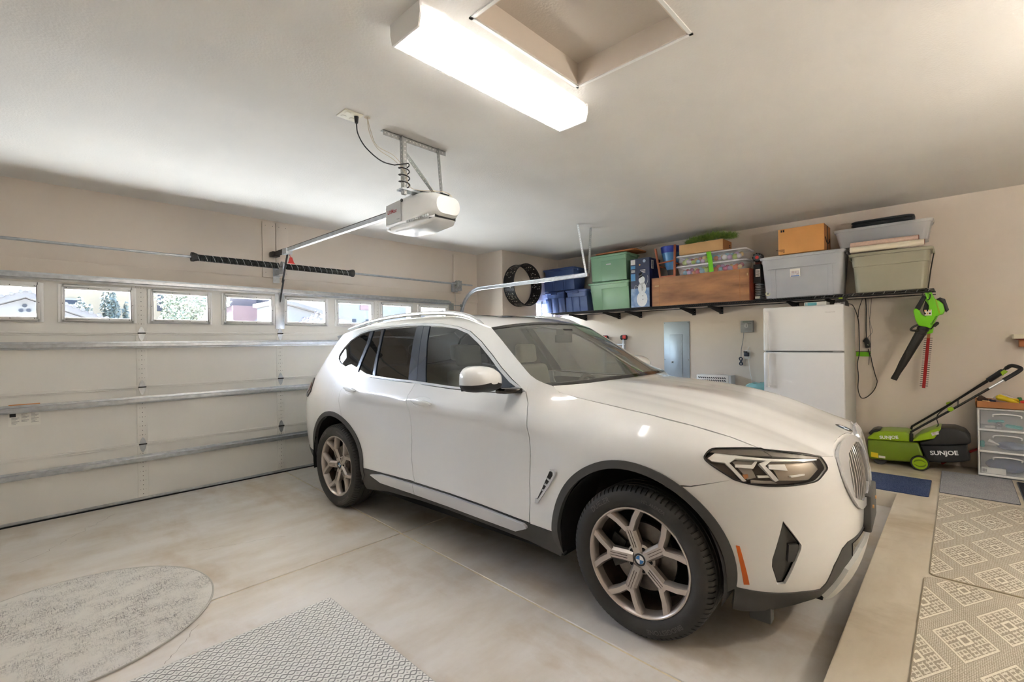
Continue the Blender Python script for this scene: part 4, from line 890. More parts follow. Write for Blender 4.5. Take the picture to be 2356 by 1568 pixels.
for i in range(40):
    a = i * 0.62; bn.append((XW - 0.035 + 0.012 * math.cos(a * 0.7), 2.06 + 0.018 * math.sin(a), 1.145 + 0.05 * math.cos(a * 0.5)))
MB().tube(bn, 0.006, n=5).part('bundle', 'navy_plastic', cc)
wc = thing('white_charge_cord', (XW, 1.96, 1.0), 'thin white cord hanging from the outlet to the floor', 'cord')
MB().tube(catmull([(XW - 0.012, 1.965, 1.335), (XW - 0.012, 1.985, 1.28), (XW - 0.02, 1.975, 1.18), (XW - 0.02, 1.955, 1.00), (XW - 0.03, 1.93, 0.86), (XW - 0.03, 1.92, 0.4)], 6), 0.0035, n=6).part('cable', 'white_plastic', wc)

# ladder leaning behind the car
la = thing('folding_ladder', (6.43, 3.92, ZS), 'silver folding ladder with red-and-black feet caps leaning behind the car', 'ladder')
M('alu', S(205, 208, 212), 0.3, 0.7)
for y in (3.765, 4.105):
    MB().bar((6.40, y, ZS), (6.475, y, 1.455), 0.06, 0.025, (0, 1, 0)).part('rail', 'alu', la, bevel=0.003)
    cp = MB().lathe([(0.0, -0.045), (0.036, -0.045), (0.040, -0.03), (0.040, 0.03), (0.036, 0.045), (0.0, 0.045)], (6.47, y, 1.482), (0, 1, 0), 16).part('end_cap', 'black_plastic', la)
    MB().box(6.425, 6.445, y - 0.052, y + 0.0, 1.462, 1.515).part('red_tab', 'red_plastic', cp, bevel=0.004)
for z in (0.25, 0.53, 0.81, 1.09, 1.37): MB().cyl((6.40 + 0.06 * z / 1.4, 3.74, z), (6.40 + 0.06 * z / 1.4, 4.13, z), 0.018, n=10).part('rung', 'alu', la)

# heater / air box
ah = thing('air_purifier', (6.40, 2.37, ZS), 'white slotted-top air purifier peeking over the hood', 'air purifier')
MB().box(6.33, 6.50, 2.165, 2.585, ZS, 0.965).part('case', 'white_plastic', ah, bevel=0.01)
M('slot_dark', S(60, 62, 66), 0.6)
for r_i in range(3):
    for i in range(13): MB().bar((6.3285, 2.555 - i * 0.028, 0.935 - r_i * 0.035), (6.3285, 2.537 - i * 0.028, 0.918 - r_i * 0.035), 0.012, 0.006, (1, 0, 0)).part('vent_slot', 'slot_dark', ah)
MB().box(6.335, 6.495, 2.135, 2.166, 0.3, 0.962).part('side_panel', 'panel_grey', ah, bevel=0.004)
tb_ = thing('waste_bin', (6.30, 1.83, ZS), 'bin with a crumpled teal bag beside the refrigerator', 'bin')
MB().lathe([(0.0, ZS), (0.11, ZS), (0.14, 0.82), (0.145, 0.83), (0.13, 0.83), (0.10, 0.2)], (6.33, 1.80, 0), (0, 0, 1), 24).part('body', 'panel_grey', tb_)
bag = MB(); r_ = random.Random(11); rg = []
for z, r in ((0.78, 0.150), (0.83, 0.154), (0.855, 0.145), (0.878, 0.11), (0.885, 0.05)):
    rg.append([(6.33 + (r + r_.uniform(-0.012, 0.012)) * math.cos(2 * PI * i / 28), 1.80 + (r + r_.uniform(-0.012, 0.012)) * math.sin(2 * PI * i / 28), z + r_.uniform(-0.012, 0.012)) for i in range(28)])
bag.loft(rg, False, True).part('bag', M('teal_bag', S(146, 204, 206), 0.4), tb_)

# refrigerator
M('fridge_white', S(240, 241, 244), 0.28, bump=0.05, bs=300); M('fridge_side', S(222, 221, 219), 0.4, bump=0.12, bs=260); M('seal_grey', S(150, 152, 156), 0.5)
fg = thing('refrigerator', (6.13, 1.214, ZS), 'white top-freezer refrigerator against the shelf wall', 'refrigerator')
FX, FY0, FY1, FZ1 = 5.75, 0.840, 1.588, 1.780
MB().box(FX + 0.075, 6.485, FY0 + 0.004, FY1 - 0.004, ZS + 0.03, FZ1 - 0.01).part('cabinet', 'fridge_side', fg, bevel=0.006)
MB().box(FX + 0.055, FX + 0.078, FY0 + 0.012, FY1 - 0.012, ZS + 0.10, FZ1 - 0.018).part('gasket', 'seal_grey', fg)
d1 = MB().box(FX, FX + 0.058, FY0, FY1, 1.300, FZ1).part('freezer_door', 'fridge_white', fg, bevel=0.014, segs=3)
d2 = MB().box(FX, FX + 0.058, FY0, FY1, ZS + 0.095, 1.286).part('fridge_door', 'fridge_white', fg, bevel=0.014, segs=3)
MB().box(FX + 0.03, FX + 0.07, FY0 + 0.01, FY1 - 0.02, ZS + 0.02, ZS + 0.085).part('kick_grille', 'panel_grey', fg)
for d, z0, z1 in ((d1, 1.305, 1.735), (d2, 0.90, 1.282)):
    h = MB(); n = 12; rg = []
    for i in range(n + 1):
        t = i / n; z = z0 + (z1 - z0) * t; up_ = t if d is d1 else 1 - t
        b = 0.030 + 0.012 * math.sin(PI * t)
        rg.append([(FX - b - 0.016, FY1 - 0.058, z), (FX - b, FY1 - 0.070, z), (FX - b + 0.014, FY1 - 0.060, z), (FX - b + 0.014, FY1 - 0.030, z), (FX - b, FY1 - 0.020, z), (FX - b - 0.016, FY1 - 0.030, z)])
    h.loft(rg); 
    for z in (z0 + 0.01, z1 - 0.045): h.box(FX - 0.040, FX + 0.004, FY1 - 0.062, FY1 - 0.028, z, z + 0.035)
    h.part('handle', 'fridge_white', d, bevel=0.004)
text_part('lettering', 'FRIGIDAIRE', (FX - 0.0008, 0.955, 1.702), (0, -1, 0), (0, 0, 1), 0.085, M('pale_grey_print', S(196, 196, 198), 0.7), d1, depth=0.0006)
MB().box(FX + 0.01, FX + 0.05, FY0 + 0.03, FY0 + 0.10, 1.2865, 1.2995).part('hinge', 'galvanized', fg)
MB().box(FX + 0.01, FX + 0.09, FY0 + 0.03, FY0 + 0.08, FZ1, FZ1 + 0.008).part('hinge', 'fridge_white', fg)

bx = thing('teal_carton', (6.0, 1.1, FZ1), 'flat white and teal carton on the refrigerator', 'box')
MB().box(5.90, 6.10, 1.015, 1.215, FZ1 + 0.0005, FZ1 + 0.045).part('carton', 'white_plastic', bx, bevel=0.002)
MB().box(5.8988, 5.9002, 1.10, 1.185, FZ1 + 0.008, FZ1 + 0.040).part('teal_print', M('teal_print', S(120, 196, 208), 0.6), bx)
MB().box(5.8982, 5.9, 1.195, 1.205, FZ1 + 0.010, FZ1 + 0.036).part('print_bar', 'teal_print', bx)
ch = thing('battery_charger', (6.1, 0.90, FZ1), 'black battery charger with lime stripe on the refrigerator', 'charger')
MB().prism([(6.0, 0.975, FZ1 - 0.0095), (6.0, 0.955, FZ1 + 0.04), (6.0, 0.935, FZ1 + 0.055), (6.0, 0.86, FZ1 + 0.05), (6.0, 0.848, FZ1 - 0.0095)], (0.17, 0, 0)).part('base', 'black_satin', ch, bevel=0.006)
for i in range(9): MB().box(5.9965, 6.0005, 0.865 + i * 0.010, 0.870 + i * 0.010, FZ1 + 0.0, FZ1 + 0.035).part('vent_slot', 'grey_plastic', ch)
bt = MB().box(6.01, 6.15, 0.862, 0.952, FZ1 + 0.052, FZ1 + 0.085).part('battery', 'dark_steel', ch, bevel=0.006)
MB().box(6.008, 6.06, 0.885, 0.920, FZ1 + 0.070, FZ1 + 0.082).part('lime_stripe', 'lime', bt)

# cords beside the refrigerator
XC = XW - 0.025
def cord(name, label, pts, r=0.0035, mat='cord_black'):
    t = thing(name, (XC, 0.8, 0.75), label, 'cord', 'cords hanging beside the refrigerator')
    MB().tube(catmull(pts, 5), r, n=6).part('cable', mat, t); return t
cord('charger_cord', 'thick black cord looping down from the charger beside the refrigerator', [(6.15, 0.852, FZ1 + 0.02), (6.30, 0.832, FZ1 + 0.0), (XC, 0.815, 1.64), (XC, 0.808, 1.47), (XC, 0.808, 1.27), (XC, 0.828, 1.14), (XC, 0.820, 1.0), (XC, 0.826, 0.865), (XC, 0.808, 0.778), (XC, 0.783, 0.756), (XC, 0.738, 0.78), (XC, 0.684, 0.85), (XC, 0.654, 0.945), (XC, 0.670, 1.02), (XC, 0.695, 1.15), (XC, 0.706, 1.22), (XC, 0.728, 1.30)], 0.0042)
cord('extension_cord', 'brown-black cord dropping from the shelf to a black power brick', [(XC, 0.745, SH_Z - 0.035), (XC, 0.742, 1.75), (XC, 0.745, 1.55), (XC, 0.742, 1.435)], 0.005)
cord('shelf_wire', 'thin dark cord beside the charger cord near the shelf', [(XC, 0.775, SH_Z - 0.035), (XC, 0.795, 1.80), (XC, 0.81, 1.74), (XC, 0.815, 1.66)], 0.0035)
cord('fine_wire', 'fine grey wire curving from the shelf to the power brick', [(XC, 0.725, SH_Z - 0.035), (XC, 0.722, 1.72), (XC, 0.708, 1.60), (XC, 0.690, 1.50), (XC, 0.715, 1.455), (XC - 0.012, 0.735, 1.43)], 0.0022, 'grey_print')
cord('loose_wire', 'fine brown wire hanging straight past the lime-green bar', [(XC - 0.012, 0.692, SH_Z - 0.035), (XC - 0.012, 0.705, 1.70), (XC - 0.012, 0.712, 1.60), (XC - 0.012, 0.706, 1.45), (XC - 0.012, 0.708, 1.25)], 0.0022, 'cord_black')
cord('plug_lead', 'short black lead with barrel plug under the power brick', [(XC - 0.012, 0.728, 1.31), (XC - 0.012, 0.718, 1.26), (XC - 0.012, 0.722, 1.18), (XC - 0.012, 0.725, 1.13)], 0.003)
pb = thing('power_brick', (XC, 0.75, 1.31), 'black power brick hanging on its cord beside the refrigerator', 'adapter')
MB().prism([(XC - 0.022, 0.742, 1.442), (XC - 0.022, 0.765, 1.408), (XC - 0.022, 0.772, 1.402), (XC - 0.022, 0.772, 1.385), (XC - 0.022, 0.762, 1.385), (XC - 0.022, 0.750, 1.318), (XC - 0.022, 0.705, 1.325), (XC - 0.022, 0.716, 1.402)], (0.036, 0, 0)).part('body', 'black_plastic', pb, bevel=0.004)
text_part('lettering', 'N', (XC - 0.0225, 0.728, 1.352), (0, -1, 0), (0, 0, 1), 0.012, 'white_print', pb, depth=0.0008)
lm_ = thing('lime_bar', (XW, 0.76, 1.22), 'lime-green plastic bar on the wall beside the refrigerator', 'hanger')
MB().box(XW - 0.012, XW, 0.712, 0.84, 1.224, 1.276).part('bar', 'lime_bright', lm_, bevel=0.003)
MB().box(XW - 0.014, XW, 0.710, 0.842, 1.274, 1.280).part('dark_edge', 'dark_steel', lm_)

# ---------------------------------------------------------------- leaf blower hanging from the shelf end
lb2 = thing('leaf_blower', (6.1, 0.25, 1.0), 'bright green leaf blower with long black tube hung from the shelf', 'leaf blower')
BXm = 6.115
def slab(poly, x0, x1, name, mat, parent, bevel=0.012, segs=3): return MB().prism([(x0, y, z) for y, z in poly], (x1 - x0, 0, 0)).part(name, mat, parent, bevel=bevel, segs=segs, ang=50)
slab([(0.238, 1.868), (0.188, 1.874), (0.160, 1.795), (0.132, 1.780), (0.104, 1.745), (0.092, 1.682), (0.104, 1.650), (0.140, 1.640), (0.164, 1.579), (0.196, 1.512), (0.225, 1.530), (0.285, 1.545), (0.306, 1.600), (0.322, 1.690), (0.312, 1.715), (0.292, 1.712), (0.274, 1.690), (0.258, 1.655), (0.232, 1.632), (0.215, 1.655), (0.205, 1.72), (0.212, 1.79), (0.226, 1.82)], 6.05, 6.18, 'housing', 'lime_bright', lb2)
slab([(0.158, 1.792), (0.126, 1.810), (0.090, 1.792), (0.064, 1.690), (0.086, 1.664), (0.10, 1.70), (0.112, 1.75), (0.135, 1.776)], 6.062, 6.168, 'rear_guard', 'black_plastic', lb2, 0.004)
slab([(0.160, 1.79), (0.150, 1.795), (0.125, 1.66), (0.135, 1.655)], 6.046, 6.05, 'panel_seam', 'lime', lb2, 0.001, 1)
slab([(0.252, 1.840), (0.222, 1.826), (0.276, 1.698), (0.312, 1.716)], 6.080, 6.15, 'grip', 'black_plastic', lb2, 0.006)
slab([(0.232, 1.79), (0.208, 1.74), (0.214, 1.655), (0.240, 1.650), (0.252, 1.70)], 6.10, 6.13, 'trigger_guard', 'black_satin', lb2, 0.004)
MB().box(6.0465, 6.0495, 0.186, 0.236, 1.640, 1.696).part('sticker_base', 'paper', lb2)
for i in range(3):
    for j in range(2): MB().box(6.045, 6.0475, 0.193 + i * 0.017, 0.205 + i * 0.017, 1.652 + j * 0.028, 1.668 + j * 0.028).part('sticker_mark', ('black_print', 'gold_print')[(i + j) % 2], lb2)
text_part('lettering', 'Greenworks', (6.049, 0.172, 1.592), (0, -0.42, 0.9), (0, 0.9, 0.42), 0.090, 'black_print', lb2, bold=0.015, depth=0.001, hscale=1.2)
tub = MB(); ax0, ax1 = Vector((BXm, 0.243, 1.535)), Vector((BXm, 0.4825, 1.006))
dirv = (ax1 - ax0).normalized()
tub.lathe([(0.044, -0.01), (0.044, 0.06), (0.046, 0.062), (0.046, 0.075), (0.042, 0.08), (0.038, 0.25), (0.034, 0.40), (0.026, 0.50), (0.027, (ax1 - ax0).length), (0.022, (ax1 - ax0).length), (0.022, 0.5)], ax0, dirv, 24)
tub.part('tube', M('tube_black', S(44, 42, 38), 0.42), lb2)
MB().lathe([(0.046, -0.004), (0.048, 0.0), (0.048, 0.03), (0.046, 0.034)], ax0, dirv, 24).part('collar', 'black_plastic', lb2)
MB().tube(catmull([(BXm - 0.05, 0.285, 1.555), (BXm - 0.07, 0.325, 1.530), (BXm - 0.07, 0.340, 1.507), (BXm - 0.06, 0.322, 1.497), (BXm - 0.03, 0.29, 1.50)], 5), 0.010, n=8).part('hanger_loop', 'tube_black', lb2)
MB().tube(catmull([(BXm, 0.198, 1.512), (BXm - 0.03, 0.172, 1.545), (BXm - 0.03, 0.150, 1.568), (BXm - 0.02, 0.145, 1.56), (BXm, 0.17, 1.535)], 5), 0.010, n=8).part('side_handle', 'tube_black', lb2)
MB().tube(catmull([(BXm - 0.07, 0.242, 1.815), (BXm - 0.075, 0.25, 1.84), (BXm - 0.07, 0.235, 1.885), (BXm - 0.04, 0.222, 1.905), (BXm - 0.02, 0.21, 1.87), (BXm - 0.07, 0.195, 1.84), (BXm - 0.07, 0.20, 1.80), (BXm - 0.07, 0.215, 1.79)], 5), 0.004, n=6).part('hanging_loop', 'cord_black', lb2)

# hedge trimmer behind it
ht = thing('hedge_trimmer', (6.36, 0.25, 0.91), 'hedge trimmer with red toothed blade hanging behind the leaf blower', 'hedge trimmer')
M('blade_red', S(168, 28, 26), 0.4, 0.2)
HTX = 6.36
ta, tbm = Vector((HTX, 0.222, 1.43)), Vector((HTX, 0.265, 0.912)); tv = (tbm - ta).normalized(); ts_ = Vector((0, tv.z, -tv.y))
MB().bar(ta, tbm, 0.006, 0.026, (0, 1, 0)).part('blade_bar', 'blade_red', ht)
for i in range(24):
    c = ta + tv * (0.01 + i * 0.0212); MB().bar(c - Vector((0, 0.032, 0.0)), c + Vector((0, 0.032, 0.0)), 0.005, 0.006).part('tooth', 'dark_steel', ht)
MB().bar(ta - tv * 0.05, ta + tv * 0.01, 0.012, 0.024, (0, 1, 0)).part('blade_neck', 'carton_dark', ht)
slab([(0.24, 1.84), (0.18, 1.84), (0.17, 1.60), (0.19, 1.47), (0.235, 1.46), (0.25, 1.60)], HTX - 0.04, HTX + 0.04, 'housing', 'lime_bright', ht)

# ---------------------------------------------------------------- lawn mower
lw = thing('lawn_mower', (6.25, 0.3, ZS), 'lime-green electric lawn mower with black grass bag by the wall', 'lawn mower')
M('mower_olive', S(112, 138, 28), 0.35, coat=0.2); M('bag_black', S(34, 34, 35), 0.8, var=0.1, vs=20)
MX0, MX1 = 6.08, 6.42
def xs(poly, x0, x1): return [[(x, y, z) for y, z in poly] for x in (x0, x1)]
deck = [(0.700, 0.372), (0.30, 0.392), (0.262, 0.262), (0.30, 0.205), (0.355, 0.192), (0.682, 0.172), (0.702, 0.235)]
slab(deck, MX0, MX1, 'deck', 'mower_olive', lw, 0.02)
cov = [(0.705, 0.376), (0.695, 0.400), (0.652, 0.440), (0.600, 0.468), (0.536, 0.480), (0.40, 0.486), (0.36, 0.470), (0.348, 0.392)]
slab(cov, MX0 + 0.004, MX1 - 0.004, 'motor_cover', 'lime', lw, 0.022)
slab([(0.70, 0.43), (0.675, 0.462), (0.635, 0.482), (0.60, 0.480), (0.60, 0.46), (0.65, 0.45), (0.68, 0.41)], MX0 + 0.06, MX1 - 0.06, 'front_grip', 'black_plastic', lw, 0.008)
slab([(0.343, 0.405), (0.283, 0.480), (0.166, 0.550), (0.128, 0.558), (0.178, 0.450), (0.294, 0.412)], MX0 - 0.006, MX1, 'rear_flap', 'lime', lw, 0.012)
slab([(0.365, 0.480), (0.335, 0.480), (0.34, 0.40), (0.352, 0.40)], MX0 - 0.012, MX0 + 0.02, 'handle_mount', 'black_plastic', lw, 0.004)
bagt = [(0.292, 0.396), (0.20, 0.44), (0.135, 0.558), (0.033, 0.565), (-0.042, 0.537), (-0.072, 0.484), (-0.076, 0.45), (-0.052, 0.425), (0.1, 0.395), (0.28, 0.37)]
slab(bagt, MX0 - 0.002, MX1 - 0.02, 'bag_lid', 'black_plastic', lw, 0.02)
slab([(0.286, 0.372), (0.1, 0.40), (-0.05, 0.425), (-0.052, 0.335), (-0.076, 0.279), (-0.007, 0.252), (0.12, 0.225), (0.238, 0.212)], MX0 + 0.01, MX1 - 0.03, 'grass_bag', 'bag_black', lw, 0.02)
text_part('lettering', 'SUNJOE', (MX0 + 0.0035, 0.525, 0.418), (0, -1, 0.13), (0, 0.13, 1), 0.150, 'white_print', lw, bold=0.03, depth=0.002)
text_part('lettering', 'SUNJOE', (MX0 + 0.009, 0.114, 0.320), (0, -1, 0.15), (0, 0.15, 1), 0.200, 'white_print', lw, bold=0.03, depth=0.002)
MB().prism([(MX0 - 0.002, 0.672, 0.20), (MX0 - 0.002, 0.612, 0.196), (MX0 - 0.002, 0.612, 0.245), (MX0 - 0.002, 0.672, 0.250)], (0.003, 0, 0)).part('yellow_sticker', M('sticker_yellow', S(228, 206, 40), 0.6), lw)
MB().prism([(MX0 - 0.002, 0.608, 0.200), (MX0 - 0.002, 0.555, 0.200), (MX0 - 0.002, 0.555, 0.222), (MX0 - 0.002, 0.608, 0.222)], (0.003, 0, 0)).part('white_sticker', 'paper', lw)
MB().prism([(MX0 - 0.0085, 0.205, 0.505), (MX0 - 0.0085, 0.150, 0.530), (MX0 - 0.0085, 0.146, 0.500), (MX0 - 0.0085, 0.195, 0.478)], (0.003, 0, 0)).part('photo_sticker', 'label_photo', lw)
for (y, z, r, x, d) in ((0.287, 0.2025, 0.072, MX0 - 0.035, 1), (0.287, 0.2025, 0.072, MX1 + 0.002, -1), (0.60, 0.19, 0.06, MX0 + 0.01, 1), (0.60, 0.19, 0.06, MX1 - 0.03, -1)):
    wh = MB().lathe([(0.02, 0.002), (r - 0.012, 0.002), (r - 0.004, 0.0), (r, 0.006), (r, 0.030), (r - 0.006, 0.036), (0.02, 0.036)], (x, y, z), (1, 0, 0), 28).part('wheel', 'black_satin', lw)
    if d > 0 and r > 0.065:
        MB().lathe([(0.0, 0.0), (r - 0.014, 0.0), (r - 0.013, 0.004)], (x, y, z), (1, 0, 0), 28).part('hubcap', 'lime', wh)
        for s in (1, -1):
            pts = catmull([(x - 0.0015, y - s * 0.045, z + s * 0.012), (x - 0.0015, y - s * 0.010, z + s * 0.030), (x - 0.0015, y + s * 0.030, z + s * 0.022), (x - 0.0015, y + s * 0.044, z + s * 0.004)], 5)
            MB().tube(pts, [0.002 + 0.005 * math.sin(PI * i / (len(pts) - 1)) for i in range(len(pts))], n=6).part('hub_groove', 'mower_olive', wh)
M('handle_tube', S(40, 38, 34), 0.4, 0.3)
MB().tube(catmull([(MX0 - 0.004, 0.356, 0.40), (MX0 - 0.004, 0.350, 0.485), (MX0 - 0.004, 0.322, 0.520), (MX0, 0.020, 0.772), (6.10, -0.195, 0.955)], 5), 0.010, n=8).part('handle_bar', 'handle_tube', lw)
MB().tube(catmull([(MX1 + 0.01, 0.372, 0.42), (MX1 + 0.01, 0.366, 0.490), (MX1 + 0.008, 0.34, 0.520), (6.40, 0.078, 0.752), (6.38, -0.158, 0.978)], 5), 0.010, n=8).part('handle_bar', 'handle_tube', lw)
gp = [(6.10, -0.195, 0.955), (6.13, -0.29, 1.035), (6.15, -0.372, 1.105), (6.17, -0.398, 1.135), (6.20, -0.385, 1.152), (6.28, -0.348, 1.160), (6.34, -0.32, 1.135), (6.37, -0.25, 1.06), (6.38, -0.158, 0.978)]
MB().tube(catmull(gp[1:7], 5), 0.017, n=10).part('grip', 'black_satin', lw)
MB().tube(catmull([gp[0], gp[1]], 2), 0.011, n=8).part('grip_collar', 'alu', lw); MB().tube([gp[6], gp[7], gp[8]], 0.011, n=8).part('handle_bar', 'handle_tube', lw)
MB().bar((6.355, -0.20, 1.01), (6.33, -0.30, 1.11), 0.05, 0.045).part('switch_box', 'black_plastic', lw, bevel=0.006)
slab([(-0.275, 1.10), (-0.300, 1.125), (-0.325, 1.105), (-0.30, 1.08), (-0.29, 1.065)], 6.24, 6.27, 'switch_lever', 'lime', lw, 0.004)
for p in ((6.066, 0.062, 0.745), (6.415, 0.075, 0.758)):
    slab([(p[1] + 0.025, p[2] + 0.012), (p[1] - 0.008, p[2] + 0.028), (p[1] - 0.026, p[2] + 0.002), (p[1] - 0.004, p[2] - 0.020), (p[1] + 0.02, p[2] - 0.015)], p[0] - 0.008, p[0] + 0.012, 'clamp_knob', 'lime', lw, 0.004)
MB().bar((6.09, 0.012, 0.785), (6.40, 0.012, 0.80), 0.012, 0.012).part('cross_bar', 'handle_tube', lw)
MB().tube(catmull([(6.36, -0.2, 1.0), (6.34, 0.05, 0.775), (6.25, 0.16, 0.66), (6.22, 0.155, 0.57), (6.22, 0.17, 0.545)], 5), 0.004, n=5).part('switch_cable', 'cord_black', lw)
MB().box(6.12, 6.44, -0.10, -0.085, 0.26, 0.30).part('rear_bar', 'blade_red', lw) if False else None
rp = thing('red_pole', (6.45, -0.08, ZS), 'red pole lying behind the mower bag', 'pole')
MB().cyl((6.46, 0.02, 0.24), (6.46, -0.14, 0.34), 0.012, n=10).part('shaft', 'blade_red', rp)
MB().cyl((6.46, 0.14, ZS + 0.012), (6.46, 0.02, 0.24), 0.012, n=10).part('shaft', 'blade_red', rp)

# ---------------------------------------------------------------- drawer tower and tray
dt = thing('drawer_tower', (6.34, -0.31, ZS), 'white three-drawer plastic tower with clear fronts beside the mower', 'drawers')
TX0, TX1, TY0, TY1 = 6.185, 6.50, -0.50, -0.120
cloudy('drawer_front', (0.86, 0.89, 0.94), 0.82, 0.2)
fz_ = [0.150, 0.365, 0.565, 0.760]
for y in (TY0, TY1 - 0.014): MB().box(TX0, TX1, y, y + 0.014, 0.150, 0.758).part('side', 'white_plastic', dt, bevel=0.003)
for z in fz_: MB().box(TX0 - 0.006, TX1, TY0, TY1, z - 0.010, z + 0.008).part('shelf_frame', 'white_plastic', dt, bevel=0.004)
MB().box(TX1 - 0.008, TX1, TY0, TY1, 0.15, 0.76).part('back', 'white_plastic', dt)
MB().box(TX0 + 0.005, TX1, TY0 + 0.01, TY1 - 0.004, ZS, 0.142).part('base', 'slate', dt)
for y in (TY0 + 0.02, TY1 - 0.05):
    pass
for k in range(3):
    z0, z1 = fz_[k] + 0.010, fz_[k + 1] - 0.014
    d = MB(); d.prism([(TX0 - 0.004, TY0 + 0.018, z0), (TX0 - 0.004, TY1 - 0.018, z0), (TX0 - 0.004, TY1 - 0.018, z1), (TX0 - 0.004, TY0 + 0.018, z1)], (0.004, 0, 0))
    d.box(TX0, TX1 - 0.02, TY0 + 0.020, TY0 + 0.023, z0, z1 - 0.03); d.box(TX0, TX1 - 0.02, TY1 - 0.023, TY1 - 0.020, z0, z1 - 0.03); d.box(TX0, TX1 - 0.02, TY0 + 0.02, TY1 - 0.02, z0, z0 + 0.003)
    do = d.part('drawer', 'drawer_front', dt)
    MB().tube(catmull([(TX0 - 0.006, TY1 - 0.10, z1 - 0.055), (TX0 - 0.012, TY1 - 0.108, z1 - 0.034), (TX0 - 0.014, (TY0 + TY1) / 2, z1 - 0.026), (TX0 - 0.012, TY0 + 0.108, z1 - 0.034), (TX0 - 0.006, TY0 + 0.10, z1 - 0.055)], 4), 0.006, n=6).part('pull', 'white_plastic', do)
M('teal_tool', S(40, 176, 172), 0.4); M('blue_cloth', S(40, 64, 112), 0.8, var=0.3, vs=20); M('glove_yellow', S(238, 206, 30), 0.45); M('wood_light', S(205, 165, 110), 0.6)
def capsule(name, label, cat, a, b, r, mat, group, r2=None):
    t = thing(name, ((a[0] + b[0]) / 2, (a[1] + b[1]) / 2, min(a[2], b[2]) - r), label, cat, group)
    a = Vector(a); b = Vector(b); d = (b - a); r2 = r2 or r
    MB().tube([a, a + d * 0.06, a + d * 0.35, a + d * 0.5, a + d * 0.9, b], [r * 0.6, r, r * 0.9, r2, r2 * 1.05, r2 * 0.5], n=10).part('body', mat, t); return t
G1 = 'things in the clear drawers'
capsule('hand_tool', 'bright teal tool in the top drawer of the tower', 'tool', (6.205, -0.30, 0.615), (6.215, -0.41, 0.600), 0.016, 'teal_tool', G1)
capsule('hand_tool', 'dull teal tool lying at the back of the top drawer', 'tool', (6.30, -0.19, 0.632), (6.30, -0.30, 0.640), 0.013, 'teal_tool', G1)
tp = thing('tape_roll', (6.215, -0.255, 0.580), 'grey tape roll in the top drawer of the tower', 'tape', G1); MB().lathe([(0.010, -0.012), (0.022, -0.012), (0.022, 0.012), (0.010, 0.012)], (6.225, -0.262, 0.616), (1, 0, 0.2), 18, True).part('tape', 'grey_plastic', tp); MB().cyl((6.215, -0.262, 0.577), (6.215, -0.262, 0.595), 0.014, n=12).part('spool', 'alu', tp)
capsule('white_tube', 'white tube on the floor of the top drawer', 'tube', (6.22, -0.165, 0.588), (6.23, -0.235, 0.592), 0.012, 'white_plastic', G1)
capsule('white_hook', 'white rounded fitting in the middle drawer', 'fitting', (6.21, -0.19, 0.465), (6.215, -0.26, 0.430), 0.018, 'white_plastic', G1, 0.008)
ct = thing('folded_cloth', (6.3, -0.33, 0.376), 'dark blue cloth bundle in the middle drawer', 'cloth', G1); MB().sphere((6.30, -0.345, 0.416), 0.04, 14, 8, (1.6, 2.6, 1.0)).part('bundle', 'blue_cloth', ct)
capsule('teal_case', 'teal case at the side of the middle drawer', 'case', (6.24, -0.150, 0.395), (6.24, -0.152, 0.455), 0.016, 'teal_tool', G1)
ct = thing('dark_bundle', (6.32, -0.31, 0.162), 'navy fabric bundle filling the bottom drawer', 'cloth', G1); MB().sphere((6.34, -0.32, 0.226), 0.064, 16, 9, (1.5, 2.35, 1.0)).part('bundle', 'blue_cloth', ct)
wb = thing('white_carton', (6.21, -0.22, 0.162), 'white carton with barcode in the bottom drawer', 'box', G1); MB().box(6.195, 6.225, -0.30, -0.142, 0.1635, 0.212).part('carton', 'paper', wb)
for i in range(5): MB().box(6.1935, 6.196, -0.152 - i * 0.006, -0.149 - i * 0.006, 0.172, 0.200).part('barcode_line', 'black_print', wb)
MB().box(6.205, 6.215, -0.38, -0.34, 0.164, 0.168).solo('thin_tool', 'alu', 'slim metal tool at the front of the bottom drawer', 'tool', G1)
tr2 = thing('cardboard_tray', (6.34, -0.3, 0.769), 'open cardboard tray of garden bits on the drawer tower', 'tray')
TZ = 0.7685
for a in ((6.165, 6.171, -0.52, -0.110), (6.489, 6.495, -0.52, -0.110), (6.165, 6.495, -0.116, -0.110), (6.165, 6.495, -0.52, -0.514)): MB().box(*a, TZ, TZ + 0.062).part('tray_wall', 'carton_dark', tr2)
MB().box(6.165, 6.495, -0.52, -0.110, TZ, TZ + 0.005).part('tray_base', 'carton_dark', tr2)
G2 = 'bits in the cardboard tray'
sbp = thing('spray_nozzle', (6.25, -0.32, TZ), 'yellow hose nozzle with green tip in the cardboard tray', 'nozzle', G2)
MB().tube([(6.30, -0.255, 0.858), (6.29, -0.27, 0.862), (6.26, -0.315, 0.850), (6.25, -0.345, 0.838), (6.235, -0.385, 0.816)], [0.020, 0.030, 0.022, 0.019, 0.016], n=14).part('body', 'glove_yellow', sbp)
MB().tube([(6.26, -0.32, 0.846), (6.30, -0.365, 0.842), (6.32, -0.39, 0.84)], [0.018, 0.017, 0.016], n=12).part('arm', 'glove_yellow', sbp)
MB().tube([(6.235, -0.385, 0.816), (6.228, -0.40, 0.806)], 0.017, n=12).part('tip', M('tip_green', S(30, 140, 100), 0.4), sbp); MB().tube([(6.32, -0.388, 0.848), (6.325, -0.41, 0.85)], 0.020, n=12).part('cap', M('cap_green', S(40, 120, 50), 0.4), sbp)
capsule('trowel_handle', 'wooden tool handle in the corner of the cardboard tray', 'tool', (6.25, -0.155, 0.822), (6.22, -0.205, 0.815), 0.014, 'wood_light', G2)
